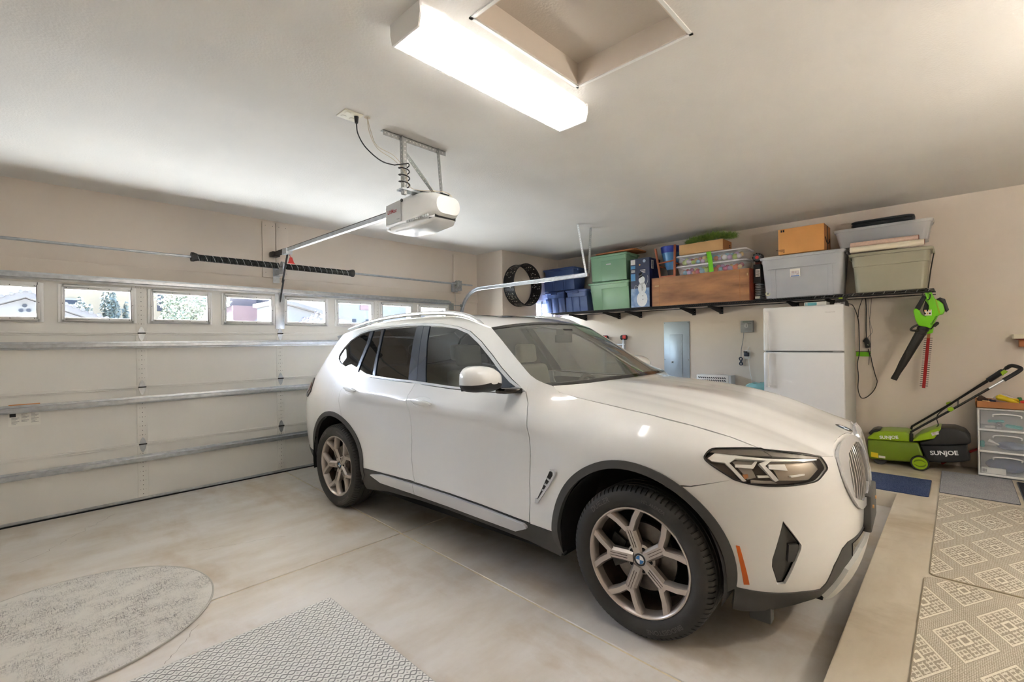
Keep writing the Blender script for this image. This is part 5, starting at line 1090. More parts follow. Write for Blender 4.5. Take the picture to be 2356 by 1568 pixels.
slab([(-0.118, 0.835), (-0.135, 0.868), (-0.150, 0.872), (-0.200, 0.835), (-0.195, 0.820), (-0.13, 0.800)], 6.30, 6.33, 'brown_scoop', M('brown_dark', S(66, 44, 28), 0.6), tr2, 0.004)
capsule('blue_fitting', 'blue fitting in the middle of the cardboard tray', 'fitting', (6.30, -0.205, 0.828), (6.27, -0.240, 0.818), 0.015, 'navy_plastic', G2)
capsule('red_fitting', 'red hose fitting beside the yellow nozzle', 'fitting', (6.21, -0.325, 0.815), (6.21, -0.36, 0.812), 0.014, 'red_plastic', G2)
capsule('red_grip', 'red tool grip at the far end of the cardboard tray', 'tool', (6.30, -0.40, 0.822), (6.29, -0.46, 0.825), 0.020, 'red_plastic', G2)
pbg = thing('plastic_bag', (6.4, -0.27, TZ), 'crumpled clear plastic bag behind the yellow nozzle', 'bag', G2)
MB().prism([(6.42, -0.20, TZ + 0.01), (6.42, -0.24, 0.855), (6.42, -0.30, 0.885), (6.43, -0.36, 0.862), (6.42, -0.40, TZ + 0.01)], (0.02, 0, 0)).part('film', 'clear_plastic', pbg)

# ledge at the picture edge
lg = thing('wall_ledge', (6.45, -0.52, 1.33), 'small cream wall ledge with brown bracket at the picture edge', 'ledge')
MB().box(6.36, XW, -0.70, -0.366, 1.405, 1.448).part('top', 'cream_cloth', lg, bevel=0.006)
MB().prism([(6.38, -0.37, 1.404), (6.38, -0.70, 1.404), (6.38, -0.70, 1.392), (6.38, -0.415, 1.392)], (0.12, 0, 0)).part('under_board', 'crate_end', lg)
MB().box(6.42, XW, -0.50, -0.408, 1.33, 1.392).part('bracket', 'tan_wood', lg)

# ---------------------------------------------------------------- rugs and mats
def rug_mat(name, c0, c1, px, py, kind, rot=0.0, contrast=0.5):
    m = bpy.data.materials.new(name); m.use_nodes = True; t = m.node_tree; b = t.nodes['Principled BSDF']; b.inputs['Roughness'].default_value = 0.95; b.inputs['Specular IOR Level'].default_value = 0.1
    g = t.nodes.new('ShaderNodeNewGeometry'); sp = t.nodes.new('ShaderNodeSeparateXYZ'); t.links.new(g.outputs['Position'], sp.inputs[0])
    def mt(op, a, c=None, clamp=False):
        n = t.nodes.new('ShaderNodeMath'); n.operation = op; n.use_clamp = clamp
        for i, s in enumerate((a, c)):
            if s is None: continue
            if isinstance(s, (int, float)): n.inputs[i].default_value = s
            else: t.links.new(s, n.inputs[i])
        return n.outputs[0]
    def noise(sc, st=(1, 1, 1), det=3):
        mp = t.nodes.new('ShaderNodeMapping'); mp.inputs['Scale'].default_value = st; t.links.new(g.outputs['Position'], mp.inputs[0])
        n = t.nodes.new('ShaderNodeTexNoise'); n.inputs['Scale'].default_value = sc; n.inputs['Detail'].default_value = det; t.links.new(mp.outputs[0], n.inputs['Vector']); return n.outputs['Fac']
    X, Y = sp.outputs[0], sp.outputs[1]
    tri = lambda v, p: mt('MULTIPLY', mt('ABSOLUTE', mt('SUBTRACT', mt('FRACT', mt('DIVIDE', v, p)), 0.5)), 2.0)
    if kind == 'kilim':
        # rhombus lattice: white outlined diamonds with stepped motifs, dotted bands between
        u = tri(mt('ADD', X, px * 0.5 - 4.944), px); v = tri(mt('ADD', Y, py * 0.5 + 0.006), py)
        u = mt('SUBTRACT', 1.0, u); v = mt('SUBTRACT', 1.0, v); u = mt('SUBTRACT', 1.0, u); v = mt('SUBTRACT', 1.0, v)
        d = mt('ADD', u, v); far = mt('GREATER_THAN', d, 1.0)
        uu = mt('ABSOLUTE', mt('SUBTRACT', far, u)); vv = mt('ABSOLUTE', mt('SUBTRACT', far, v)); dd = mt('ADD', uu, vv); q = mt('SUBTRACT', uu, vv)
        fr_ = lambda x, k, o=0.0: mt('FRACT', mt('ADD', mt('MULTIPLY', x, k), 10.0 + o))
        line = mt('LESS_THAN', mt('ABSOLUTE', mt('SUBTRACT', dd, 0.70)), 0.035)
        ringc = mt('LESS_THAN', mt('ABSOLUTE', mt('SUBTRACT', dd, 0.16)), 0.045)
        inner = mt('MULTIPLY', mt('LESS_THAN', dd, 0.66), mt('GREATER_THAN', dd, 0.24))
        mot = mt('MULTIPLY', inner, mt('MAXIMUM', mt('MULTIPLY', mt('LESS_THAN', fr_(dd, 7.0), 0.42), mt('GREATER_THAN', fr_(q, 3.2, 0.35), 0.34)), mt('LESS_THAN', fr_(q, 6.4, 0.2), 0.24)))
        bnd = mt('MULTIPLY', mt('GREATER_THAN', dd, 0.76), mt('MAXIMUM', mt('MULTIPLY', mt('LESS_THAN', fr_(dd, 11.0), 0.5), mt('LESS_THAN', fr_(q, 11.0), 0.5)), mt('MULTIPLY', mt('GREATER_THAN', fr_(dd, 11.0), 0.5), mt('GREATER_THAN', fr_(q, 11.0), 0.62))))
        f = mt('MAXIMUM', mt('MAXIMUM', mt('MAXIMUM', line, ringc), mt('MULTIPLY', mot, 0.8)), mt('MULTIPLY', bnd, 0.62))
        sp_ = noise(220, (1, 1, 1), 2); f = mt('ADD', mt('MULTIPLY', f, 0.85), mt('MULTIPLY', mt('SUBTRACT', sp_, 0.5), 0.9), True)
    elif kind == 'trellis':
        # wavy grey lines in long rows with small lozenges between them
        w = mt('MULTIPLY', mt('SINE', mt('MULTIPLY', X, 2 * PI / px)), 0.30)
        r0 = mt('DIVIDE', Y, py)
        l1 = tri(mt('ADD', r0, w), 1.0); l2 = tri(mt('SUBTRACT', r0, w), 1.0)
        a = mt('LESS_THAN', mt('MINIMUM', l1, l2), 0.17)
        dsh = tri(X, px * 0.5)
        f = mt('MAXIMUM', mt('MULTIPLY', a, 0.9), mt('MULTIPLY', mt('LESS_THAN', mt('ADD', tri(mt('ADD', X, px * 0.25), px * 0.5), tri(mt('ADD', Y, py * 0.5), py)), 0.32), 0.55))
        sp_ = noise(400, (1, 1, 1), 1); f = mt('ADD', mt('MULTIPLY', f, 0.8), mt('MULTIPLY', mt('SUBTRACT', sp_, 0.5), 0.3), True)
    elif kind == 'worn':
        a = noise(6, (1, 1, 1), 8); c = noise(80, (3.5, 0.5, 1), 3); e = noise(80, (0.5, 3.5, 1), 3)
        f = mt('MULTIPLY', mt('MULTIPLY', mt('SUBTRACT', mt('MAXIMUM', c, e), 0.50), 6.0, True), mt('MULTIPLY', mt('SUBTRACT', a, 0.36), 4.0, True))
    else:
        c = noise(120, (0.25, 3, 1), 2); e = noise(7, (1, 1, 1), 4)
        f = mt('ADD', mt('MULTIPLY', mt('SUBTRACT', c, 0.35), 1.8, True), mt('MULTIPLY', mt('SUBTRACT', e, 0.5), 0.5), True)
    mx = t.nodes.new('ShaderNodeMix'); mx.data_type = 'RGBA'; t.links.new(f, mx.inputs[0]); mx.inputs[6].default_value = (*c0, 1); mx.inputs[7].default_value = (*c1, 1)
    t.links.new(mx.outputs[2], b.inputs['Base Color'])
    bp = t.nodes.new('ShaderNodeBump'); bp.inputs['Strength'].default_value = 0.5; bp.inputs['Distance'].default_value = 0.003; t.links.new(f, bp.inputs['Height']); t.links.new(bp.outputs[0], b.inputs['Normal'])
    MATS[name] = m
rug_mat('kilim_rug', S(158, 148, 132), S(232, 226, 210), 0.54, 0.29, 'kilim')
rug_mat('trellis_rug', S(234, 233, 229), S(92, 93, 93), 0.066, 0.044, 'trellis')
rug_mat('worn_rug', S(222, 219, 214), S(142, 140, 139), 1, 1, 'worn')
rug_mat('blue_mat', S(50, 62, 96), S(92, 104, 136), 1, 1, 'rib'); rug_mat('grey_mat', S(148, 148, 152), S(186, 186, 188), 1, 1, 'rib'); rug_mat('dark_mat', S(40, 42, 46), S(72, 74, 78), 1, 1, 'rib')
M('binding_tan', S(168, 156, 134), 0.9); M('binding_grey', S(190, 187, 180), 0.9); M('binding_dark', S(96, 98, 104), 0.9); M('binding_navy', S(40, 54, 92), 0.9)
def rug(name, label, x0, x1, y0, y1, z, th, mat, edge, group=None, r=0.012):
    t = thing(name, ((x0 + x1) / 2, (y0 + y1) / 2, z), label, 'rug' if 'rug' in name else 'mat', group)
    MB().loft([rr(x0 + 0.004, x1 - 0.004, y0 + 0.004, y1 - 0.004, r, z + 0.0005), rr(x0 + 0.004, x1 - 0.004, y0 + 0.004, y1 - 0.004, r, z + th)]).part('pile', mat, t, smooth=False)
    MB().tube(rr(x0 + 0.003, x1 - 0.003, y0 + 0.003, y1 - 0.003, r, z + th * 0.5), th * 0.56, n=6, closed=True).part('binding', edge, t)
    return t
rug('patterned_rug', 'beige geometric-patterned rug nearest the grey mat', 3.435, 5.205, -1.15, 0.131, ZS, 0.008, 'kilim_rug', 'binding_tan', 'beige patterned rugs', 0.03)
rug('patterned_rug', 'beige geometric-patterned rug in the lower corner of the picture', 1.55, 3.400, -1.15, 0.150, ZS, 0.008, 'kilim_rug', 'binding_tan', 'beige patterned rugs', 0.04)
rug('blue_door_mat', 'navy blue mat on the step in front of the mower', 5.085, 5.69, 0.190, 0.640, ZS, 0.006, 'blue_mat', 'binding_navy')
rug('grey_door_mat', 'light grey woven mat with a dark stain by the drawer tower', 5.30, 6.165, -0.335, 0.133, ZS, 0.006, 'grey_mat', 'binding_dark')
rug('black_door_mat', 'black mat at the edge of the picture beside the grey mat', 5.30, 6.10, -0.95, -0.360, ZS, 0.008, 'dark_mat', 'binding_dark')
rug('runner_rug', 'white and grey trellis-patterned rug on the garage floor', -0.45, 1.205, 0.85, 2.605, 0.0, 0.006, 'trellis_rug', 'binding_grey', None, 0.006)
rd = thing('round_rug', (0.155, 3.36, 0), 'round faded grey rug near the garage door', 'rug')
circ = lambda r, z: [(0.155 + r * math.cos(2 * PI * i / 96), 3.36 + r * math.sin(2 * PI * i / 96), z) for i in range(96)]
MB().loft([circ(0.637, 0.0005), circ(0.637, 0.007)]).part('pile', 'worn_rug', rd, smooth=False)
MB().tube(circ(0.638, 0.0045), 0.0055, n=6, closed=True).part('binding', 'binding_grey', rd)

# ---------------------------------------------------------------- perforated ring hanging on the recess wall
pm = bpy.data.materials.new('punched_metal'); pm.use_nodes = True; t = pm.node_tree; b = t.nodes['Principled BSDF']; b.inputs['Base Color'].default_value = (0.012, 0.012, 0.012, 1); b.inputs['Roughness'].default_value = 0.4; b.inputs['Metallic'].default_value = 0.3
o_ = t.nodes['Material Output']; tc = t.nodes.new('ShaderNodeTexCoord'); vr = t.nodes.new('ShaderNodeTexVoronoi'); vr.inputs['Scale'].default_value = 27; vr.inputs['Randomness'].default_value = 0.35; t.links.new(tc.outputs['Object'], vr.inputs['Vector'])
ls = t.nodes.new('ShaderNodeMath'); ls.operation = 'LESS_THAN'; ls.inputs[1].default_value = 0.24; t.links.new(vr.outputs['Distance'], ls.inputs[0])
tr_n = t.nodes.new('ShaderNodeBsdfTransparent'); mx = t.nodes.new('ShaderNodeMixShader'); t.links.new(ls.outputs[0], mx.inputs[0]); t.links.new(b.outputs[0], mx.inputs[1]); t.links.new(tr_n.outputs[0], mx.inputs[2]); t.links.new(mx.outputs[0], o_.inputs[0]); MATS['punched_metal'] = pm
fr_ = thing('fire_ring', (5.46, 4.96, 2.02), 'black perforated metal ring hanging on the recess wall behind the track', 'ring')
RC = (5.47, 0, 2.325)
rm = MB(); rm.lathe([(0.325, 4.86), (0.325, 5.06)], (RC[0], 0, RC[2]), (0, 1, 0), 64); rm.part('band', 'punched_metal', fr_)
for y in (4.86, 5.06): MB().lathe([(0.318, y - 0.006), (0.332, y - 0.006), (0.332, y + 0.006), (0.318, y + 0.006)], (RC[0], 0, RC[2]), (0, 1, 0), 64, True).part('rim', 'black_satin', fr_)
lv = MB(); r_ = random.Random(8)
M('leaf_metal', S(150, 150, 138), 0.35, 0.7, var=0.3, vs=30)
for i in range(70):
    a = r_.uniform(0, 2 * PI); y = r_.uniform(4.885, 5.035); da = r_.uniform(0.03, 0.06); dy = r_.uniform(0.012, 0.022); k = r_.uniform(-0.6, 0.6)
    P3 = lambda aa, yy: (RC[0] + 0.3275 * math.cos(aa), yy, RC[2] + 0.3275 * math.sin(aa))
    lv.add([P3(a - da, y - k * dy), P3(a, y - dy), P3(a + da, y + k * dy), P3(a, y + dy)], [(0, 1, 2, 3)])
tag(lv.part('leaf_cutouts', 'leaf_metal', fr_, smooth=False), kind='stuff')
MB().cyl((RC[0], 5.02, RC[2] + 0.322), (RC[0], YA, RC[2] + 0.322), 0.006, n=8).part('hook', 'galvanized', fr_)

# ---------------------------------------------------------------- outdoors, seen through the door windows
M('driveway', S(190, 187, 180), 0.9, var=0.05, vs=0.6); M('road', S(120, 118, 116), 0.9, var=0.06, vs=0.8)
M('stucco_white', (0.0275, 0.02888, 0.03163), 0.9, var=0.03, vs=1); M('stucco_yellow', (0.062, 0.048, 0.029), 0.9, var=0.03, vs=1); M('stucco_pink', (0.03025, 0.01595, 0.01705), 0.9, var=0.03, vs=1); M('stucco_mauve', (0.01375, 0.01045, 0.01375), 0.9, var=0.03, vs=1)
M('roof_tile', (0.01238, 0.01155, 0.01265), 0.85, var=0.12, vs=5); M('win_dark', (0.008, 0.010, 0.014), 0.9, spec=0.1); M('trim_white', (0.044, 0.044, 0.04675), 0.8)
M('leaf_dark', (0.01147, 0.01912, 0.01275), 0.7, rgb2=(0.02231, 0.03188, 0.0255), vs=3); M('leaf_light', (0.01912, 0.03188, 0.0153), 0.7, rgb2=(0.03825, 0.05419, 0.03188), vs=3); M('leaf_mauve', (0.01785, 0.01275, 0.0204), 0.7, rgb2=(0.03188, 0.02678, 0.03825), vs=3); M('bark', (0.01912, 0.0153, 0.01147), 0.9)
gr = struct(MB().box(-30, 50, 11.5, 70, -0.30, -0.05), 'ground_yard', 'driveway'); tag(gr, 'sunlit pale pavement and yards across the street', 'ground')
def gable_house(name, label, xc, hw, y0, y1, zw, zp, wall, xoff=0.0):
    h = thing(name, (xc, (y0 + y1) / 2, -0.05), label, 'house')
    MB().prism([(xc - hw, y0, -0.05), (xc + hw, y0, -0.05), (xc + hw, y0, zw), (xc + xoff, y0, zp), (xc - hw, y0, zw)], (0, y1 - y0, 0)).part('wall', wall, h)
    sl = (zp - zw) / hw
    for s in (-1, 1):
        a = (xc + xoff, zp + 0.02); b_ = (xc + s * (hw + 0.5), zw - 0.5 * sl + 0.02)
        ro = MB().prism([(a[0], y0 - 0.5, a[1]), (b_[0], y0 - 0.5, b_[1]), (b_[0], y0 - 0.5, b_[1] + 0.22), (a[0], y0 - 0.5, a[1] + 0.22)], (0, y1 - y0 + 0.6, 0)).part('roof_slope', 'roof_tile', h)
        n = int((b_[0] - a[0]) * s / 0.2)
        for i in range(min(n, 16)):
            t_ = (i + 0.5) / n; x = a[0] + (b_[0] - a[0]) * t_; z = a[1] + (b_[1] - a[1]) * t_ + 0.22
            MB().cyl((x, y0 - 0.56, z), (x, y0 + 1.0, z), 0.06, n=8).part('edge_tile', 'roof_tile', ro)
    return h
wh = gable_house('white_house', 'white gabled house with three round vents across the street', 0.13, 2.6, 22, 30, 1.94, 3.05, 'stucco_white')
for x, z in ((0.11, 2.82), (0.03, 2.66), (0.20, 2.67)): MB().cyl((x, 21.96, z), (x, 22.02, z), 0.055, n=14).part('round_vent', 'win_dark', wh)
yh = thing('yellow_house', (4, 38, -0.05), 'tall pale yellow house behind the trees', 'house')
MB().box(0.6, 7.6, 34, 42, -0.05, 6.4).part('wall', 'stucco_yellow', yh); MB().box(0.2, 8.0, 33.5, 42.4, 6.4, 6.7).part('roof', 'roof_tile', yh)
for x, z0, z1 in ((1.65, 3.62, 3.95), (4.55, 3.55, 4.25), (5.55, 3.5, 4.9)):
    w_ = MB().box(x, x + 0.45, 33.95, 34.02, z0, z1).part('window', 'win_dark', yh); MB().box(x - 0.06, x + 0.51, 33.92, 33.96, z1, z1 + 0.08).part('window_head', 'trim_white', w_)
ph = thing('pink_house', (11, 33, -0.05), 'pink stucco house with white arch and mauve upper wall', 'house')
MB().box(8.4, 11.6, 30, 33.2, -0.05, 3.72).part('wall', 'stucco_pink', ph); MB().box(8.3, 11.7, 30.3, 33.2, 3.72, 5.2).part('upper_wall', 'stucco_mauve', ph); MB().box(8.1, 11.9, 30.0, 33.4, 5.2, 5.5).part('roof', 'roof_tile', ph)
v, f = disc_ring((10.35, 29.97, 2.45), (1, 0, 0), (0, 0, 1), 0.60, 0.90, 0, PI, 20); ar = MB(); ar.add(v, f); ar.part('arch', 'trim_white', ph, smooth=False)
v, f = disc_ring((10.35, 29.985, 2.45), (1, 0, 0), (0, 0, 1), 0.0, 0.60, 0, PI, 20); ar = MB(); ar.add(v, f); ar.part('arch_window', 'win_dark', ph, smooth=False)
MB().box(9.75, 10.05, 30.26, 30.32, 3.9, 4.15).part('window', 'win_dark', ph)
bh = thing('grey_house', (8.6, 21.5, -0.05), 'pale grey house with a long sloping roof before the pink house', 'house')
MB().prism([(7.42, 20, -0.05), (9.8, 20, -0.05), (9.8, 20, 2.50), (7.42, 20, 3.10)], (0, 3, 0)).part('wall', 'stucco_white', bh)
MB().prism([(7.30, 19.6, 3.14), (10.2, 19.6, 2.41), (10.2, 19.6, 2.56), (7.30, 19.6, 3.29)], (0, 3.6, 0)).part('roof_slope', 'roof_tile', bh)
ch_ = thing('cream_house', (13.5, 27, -0.05), 'cream house with small square windows seen over the car roof', 'house')
MB().box(11.2, 16.0, 24, 29, -0.05, 4.6).part('wall', 'stucco_white', ch_); MB().prism([(11.0, 23.6, 4.6), (16.2, 23.6, 4.6), (16.2, 26.5, 6.0), (11.0, 26.5, 6.0)], (0, 0.3, 0)).part('roof', 'roof_tile', ch_)
for x in (11.75, 12.55, 13.35): MB().box(x, x + 0.2, 23.95, 24.02, 2.62, 2.78).part('window', 'win_dark', ch_)
MB().box(13.0, 13.6, 23.95, 24.02, 3.3, 3.9).part('window', 'stucco_pink', ch_)
bxr = gable_house('low_house', 'low grey-roofed house at the far end of the window row', 18.9, 1.9, 21.5, 24, 2.9, 3.35, 'stucco_white')
def tree(name, label, x, y, z0, zc, rx, rz, mat, n=900, leaf=0.16, group='trees and shrubs across the street', seed=1):
    t_ = thing(name, (x, y, -0.05), label, 'tree' if 'tree' in name else 'shrub', group); r = random.Random(seed)
    tk_ = [(x, y, -0.05), (x + 0.05, y, zc * 0.4), (x - 0.04, y, zc)]
    MB().tube(tk_, [0.16, 0.12, 0.05], n=8).part('trunk', 'bark', t_)
    for k in range(4):
        a = r.uniform(0, 2 * PI); MB().tube([(x, y, zc * 0.5), (x + 0.5 * rx * math.cos(a), y + 0.5 * rx * math.sin(a), zc)], [0.06, 0.02], n=6).part('branch', 'bark', t_)
    mb = MB()
    for i in range(n):
        while True:
            p = Vector((r.uniform(-1, 1), r.uniform(-1, 1), r.uniform(-1, 1)))
            if 0.25 < p.length < 1: break
        k = 1 + 0.25 * math.sin(p.x * 7 + seed) * math.cos(p.z * 6)
        c = Vector((x + p.x * rx * k, y + p.y * rx * k, zc + p.z * rz * k)); u = Vector((r.gauss(0, 1), r.gauss(0, 1), r.gauss(0, 1))).normalized(); w = u.orthogonal().normalized(); s = leaf * r.uniform(0.6, 1.3)
        mb.add([c - u * s, c + w * s * 0.6, c + u * s, c - w * s * 0.6], [(0, 1, 2, 3)])
    tag(mb.part('crown', mat, t_, smooth=False), kind='stuff')
tree('round_tree', 'grey-green round tree in front of the yellow house', 2.10, 31.5, 0, 2.75, 0.62, 1.0, 'leaf_dark', 2200, 0.07, seed=2)
tree('tall_tree', 'taller narrow grey-green tree beside the round one', 3.25, 32.0, 0, 3.2, 0.40, 1.5, 'leaf_dark', 1800, 0.07, seed=3)
tree('cypress_tree', 'slim dark cypress right of the narrow tree', 3.95, 32.5, 0, 2.4, 0.16, 1.5, 'leaf_dark', 500, 0.09, seed=4)
tree('leafy_tree', 'broad light green tree in the middle windows', 5.55, 25.5, 0, 3.0, 1.45, 1.35, 'leaf_light', 6000, 0.075, seed=5)
tree('mauve_shrub', 'purple-leaved shrub before the pale grey house', 8.15, 18.9, 0, 1.75, 0.75, 0.95, 'leaf_mauve', 1400, 0.06, seed=6)

# ================================================================ the car
M('car_paint', S(234, 234, 233), 0.30, coat=1.0, spec=0.5)
M('cladding', S(70, 69, 67), 0.62, bump=0.10, bs=500); M('cladding_arch', S(74, 73, 72), 0.55, bump=0.08, bs=500)
M('gloss_black', S(18, 18, 20), 0.12, coat=0.6); M('pillar_black', S(58, 66, 80), 0.22, 0.3, coat=0.6); M('satin_silver', S(222, 224, 228), 0.25, 0.55); M('step_silver', S(214, 216, 222), 0.32, 0.4, coat=0.3)
M('skid_silver', S(208, 208, 204), 0.45, 0.2); M('under_dark', S(14, 14, 14), 0.9); M('liner', S(20, 19, 18), 0.9, var=0.3, vs=20); M('amber', S(214, 100, 14), 0.3, coat=0.4); M('tail_red', S(120, 14, 18), 0.15, coat=0.8); M('tail_smoke', S(54, 36, 40), 0.12, coat=0.8)
M('tyre', S(54, 53, 51), 0.72, var=0.06, vs=20); M('tyre_letter', S(84, 82, 79), 0.7); M('alloy', S(196, 187, 180), 0.34, 0.7, var=0.05, vs=12); M('alloy_dark', S(86, 72, 62), 0.5, 0.6, var=0.25, vs=14); M('disc_steel', S(120, 112, 104), 0.4, 0.8, var=0.2, vs=18)
M('seat_tan', S(196, 188, 172), 0.7); M('dash_dark', S(46, 45, 44), 0.6); M('badge_blue', S(66, 128, 190), 0.25, coat=0.6); M('lamp_dark', S(92, 84, 76), 0.3, 0.3); M('lamp_bright', S(246, 246, 244), 0.3, 0.1); M('lamp_grey', S(176, 170, 162), 0.3, 0.4); M('lamp_bowl_brown', S(166, 154, 140), 0.3, 0.35); M('lamp_bezel_brown', S(112, 104, 94), 0.35, 0.2)
glass('tint_front', (0.34, 0.37, 0.37), 1.75); glass('tint_rear', (0.06, 0.065, 0.07), 1.75); glass('lamp_glass', (0.95, 0.945, 0.93), 1.45)
sg_ = glass('screen_glass', (0.62, 0.66, 0.63), 1.6); t = sg_.node_tree   # windscreen: a pale diffuse film imitates the reflected ceiling
o_ = [n for n in t.nodes if n.type == 'OUTPUT_MATERIAL'][0]; m0 = o_.inputs[0].links[0].from_node; df = t.nodes.new('ShaderNodeBsdfDiffuse'); df.inputs[0].default_value = (0.60, 0.60, 0.56, 1); m1 = t.nodes.new('ShaderNodeMixShader'); m1.inputs[0].default_value = 0.17
t.links.new(m0.outputs[0], m1.inputs[1]); t.links.new(df.outputs[0], m1.inputs[2]); t.links.new(m1.outputs[0], o_.inputs[0])

# ---- body shell: half width by height at stations along the car, rounded in plan at both ends
def interp(xs_, ys_, x):
    xs_ = np.asarray(xs_, float); ys_ = np.asarray(ys_, float); x = np.clip(np.asarray(x, float), xs_[0], xs_[-1])
    h = np.diff(xs_); d = np.diff(ys_) / h; m = np.zeros(len(xs_))
    for i in range(1, len(xs_) - 1):
        if d[i - 1] * d[i] > 0:
            w1 = 2 * h[i] + h[i - 1]; w2 = h[i] + 2 * h[i - 1]; m[i] = (w1 + w2) / (w1 / d[i - 1] + w2 / d[i])
    m[0] = d[0]; m[-1] = d[-1]
    i = np.clip(np.searchsorted(xs_, x, side='right') - 1, 0, len(xs_) - 2); t = (x - xs_[i]) / h[i]
    return (2 * t**3 - 3 * t**2 + 1) * ys_[i] + (t**3 - 2 * t**2 + t) * h[i] * m[i] + (-2 * t**3 + 3 * t**2) * ys_[i + 1] + (t**3 - t**2) * h[i] * m[i + 1]
ZK = [.15, .25, .33, .42, .52, .62, .72, .80, .86, .90, .93, .96, .99, 1.02, 1.06, 1.10, 1.16, 1.24, 1.34, 1.44, 1.54, 1.62, 1.68]
ST = {-1.9: [.80, .84, .86, .885, .90, .91, .915, .918, .92, .918, .914, .908, .90, .892, .88, .866, .842, .807, .758, .706, .648, .59, .53],
      -1.43: [.83, .87, .90, .925, .935, .94, .943, .943, .94, .935, .93, .922, .914, .905, .893, .88, .857, .822, .773, .721, .664, .608, .55],
      -.9: [.85, .88, .90, .918, .908, .903, .906, .913, .922, .940, .937, .929, .919, .909, .896, .882, .860, .826, .778, .727, .672, .617, .56],
      0.0: [.85, .88, .90, .918, .905, .899, .901, .907, .917, .937, .936, .927, .917, .907, .893, .880, .858, .824, .777, .727, .672, .617, .56],
      .75: [.85, .88, .90, .920, .912, .909, .911, .915, .922, .935, .932, .922, .910, .898, .881, .865, .842, .808, .760, .712, .660, .605, .55],
      1.1: [.85, .88, .905, .928, .932, .935, .939, .941, .940, .935, .928, .915, .896, .868, .818, .76, .70, .66, .62, .58, .54, .50, .46],
      1.43: [.84, .88, .915, .935, .942, .945, .945, .943, .938, .929, .918, .900, .875, .84, .77, .70, .64, .60, .56, .52, .48, .44, .40],
      2.0: [.82, .87, .905, .925, .932, .935, .935, .930, .92, .90, .875, .835, .78, .71, .62, .54, .48, .44, .40, .36, .32, .28, .25]}
SX = np.array(sorted(ST)); TAB = np.array([ST[k] for k in sorted(ST)])
def crease_warp(x, z):
    # the shoulder crease runs from z 1.06 at the rear handle down to 0.95 on the fender
    zc = np.interp(x, [-1.6, -1.05, .77, 1.15], [0.93, 1.045, .975, .93])
    t = np.clip((z - .62) / (zc - .62), 0, 1); u = np.clip((z - zc) / (1.16 - zc), 0, 1)
    return np.where(z < .62, z, np.where(z < zc, .62 + t * (.92 - .62), np.where(z < 1.16, .92 + u * (1.16 - .92), z)))
def Ys(x, z):
    x, z = np.broadcast_arrays(np.asarray(x, float), np.asarray(z, float)); zz = crease_warp(x, z)
    cols = np.stack([interp(ZK, TAB[i], zz) for i in range(len(SX))], -1)
    xc = np.clip(x, SX[0], SX[-1]); i = np.clip(np.searchsorted(SX, xc, side='right') - 1, 0, len(SX) - 2)
    t = (xc - SX[i]) / (SX[i + 1] - SX[i]); t = t * t * (3 - 2 * t)
    return np.take_along_axis(cols, i[..., None], -1)[..., 0] * (1 - t) + np.take_along_axis(cols, (i + 1)[..., None], -1)[..., 0] * t
XF, XRr, PF, PR = 1.2, -1.3, 3.0, 4.0
def Af(z): return interp([.15, .22, .30, .40, .50, .60, .75, .85, .92, .98, 1.04, 1.10], [2.10, 2.16, 2.215, 2.25, 2.265, 2.27, 2.265, 2.25, 2.225, 2.16, 2.02, 1.80], z) - XF
def Ar(z): return XRr - interp([.15, .25, .33, .45, .7, .9, 1.0, 1.1, 1.3, 1.5, 1.6], [-2.22, -2.33, -2.41, -2.44, -2.45, -2.43, -2.39, -2.33, -2.20, -2.07, -1.99], z)
def implicit(x, y, z):
    y = np.abs(y); m = y / Ys(x, z)
    f = ((np.maximum(x - XF, 0) / Af(z)) ** PF + m ** PF) ** (1 / PF) - 1
    r = ((np.maximum(XRr - x, 0) / Ar(z)) ** PR + m ** PR) ** (1 / PR) - 1
    return np.where(x > XF, f, np.where(x < XRr, r, m - 1))
def shell(s, z):
    s, z = np.broadcast_arrays(np.asarray(s, float), np.asarray(z, float)); x = np.array(s); y = Ys(s, z)
    for sgn, x0 in ((1, XF), (-1, XRr)):
        m = (s > XF) if sgn > 0 else (s < XRr)
        if m.any():
            ph = np.abs(s[m] - x0); zz = z[m]; lo = np.full(ph.shape, .1); hi = np.full(ph.shape, 2.2)
            for _ in range(34):
                md = (lo + hi) / 2; v = implicit(x0 + sgn * md * np.sin(ph), md * np.cos(ph), zz); lo = np.where(v < 0, md, lo); hi = np.where(v < 0, hi, md)
            x[m] = x0 + sgn * lo * np.sin(ph); y[m] = lo * np.cos(ph)
    return np.stack([x, -y, z], -1)
SC = XF + PI / 2; SR = XRr - PI / 2        # s at the nose and tail centre lines
def shell_n(s, z, e=0.006):
    s = np.asarray(s, float); z = np.asarray(z, float)
    a = shell(s + e, z) - shell(s - e, z); b_ = shell(s, z + e) - shell(s, z - e); n = np.cross(a, b_); return n / np.linalg.norm(n, axis=-1, keepdims=True)
def dens(poly, d=0.02, closed=True):
    out = []; n = len(poly)
    for i in range(n if closed else n - 1):
        a = np.array(poly[i], float); b_ = np.array(poly[(i + 1) % n], float); k = max(1, int(np.ceil(np.linalg.norm(b_ - a) / d)))
        for j in range(k): out.append(a + (b_ - a) * j / k)
    if not closed: out.append(np.array(poly[-1], float))
    return np.array(out)
def inside(pts, poly):
    x, y = pts[:, 0], pts[:, 1]; r = np.zeros(len(pts), bool); n = len(poly)
    for i in range(n):
        x0, y0 = poly[i]; x1, y1 = poly[(i + 1) % n]
        if y0 == y1: continue
        c = ((y0 > y) != (y1 > y)) & (x < (x1 - x0) * (y - y0) / (y1 - y0) + x0); r ^= c
    return r
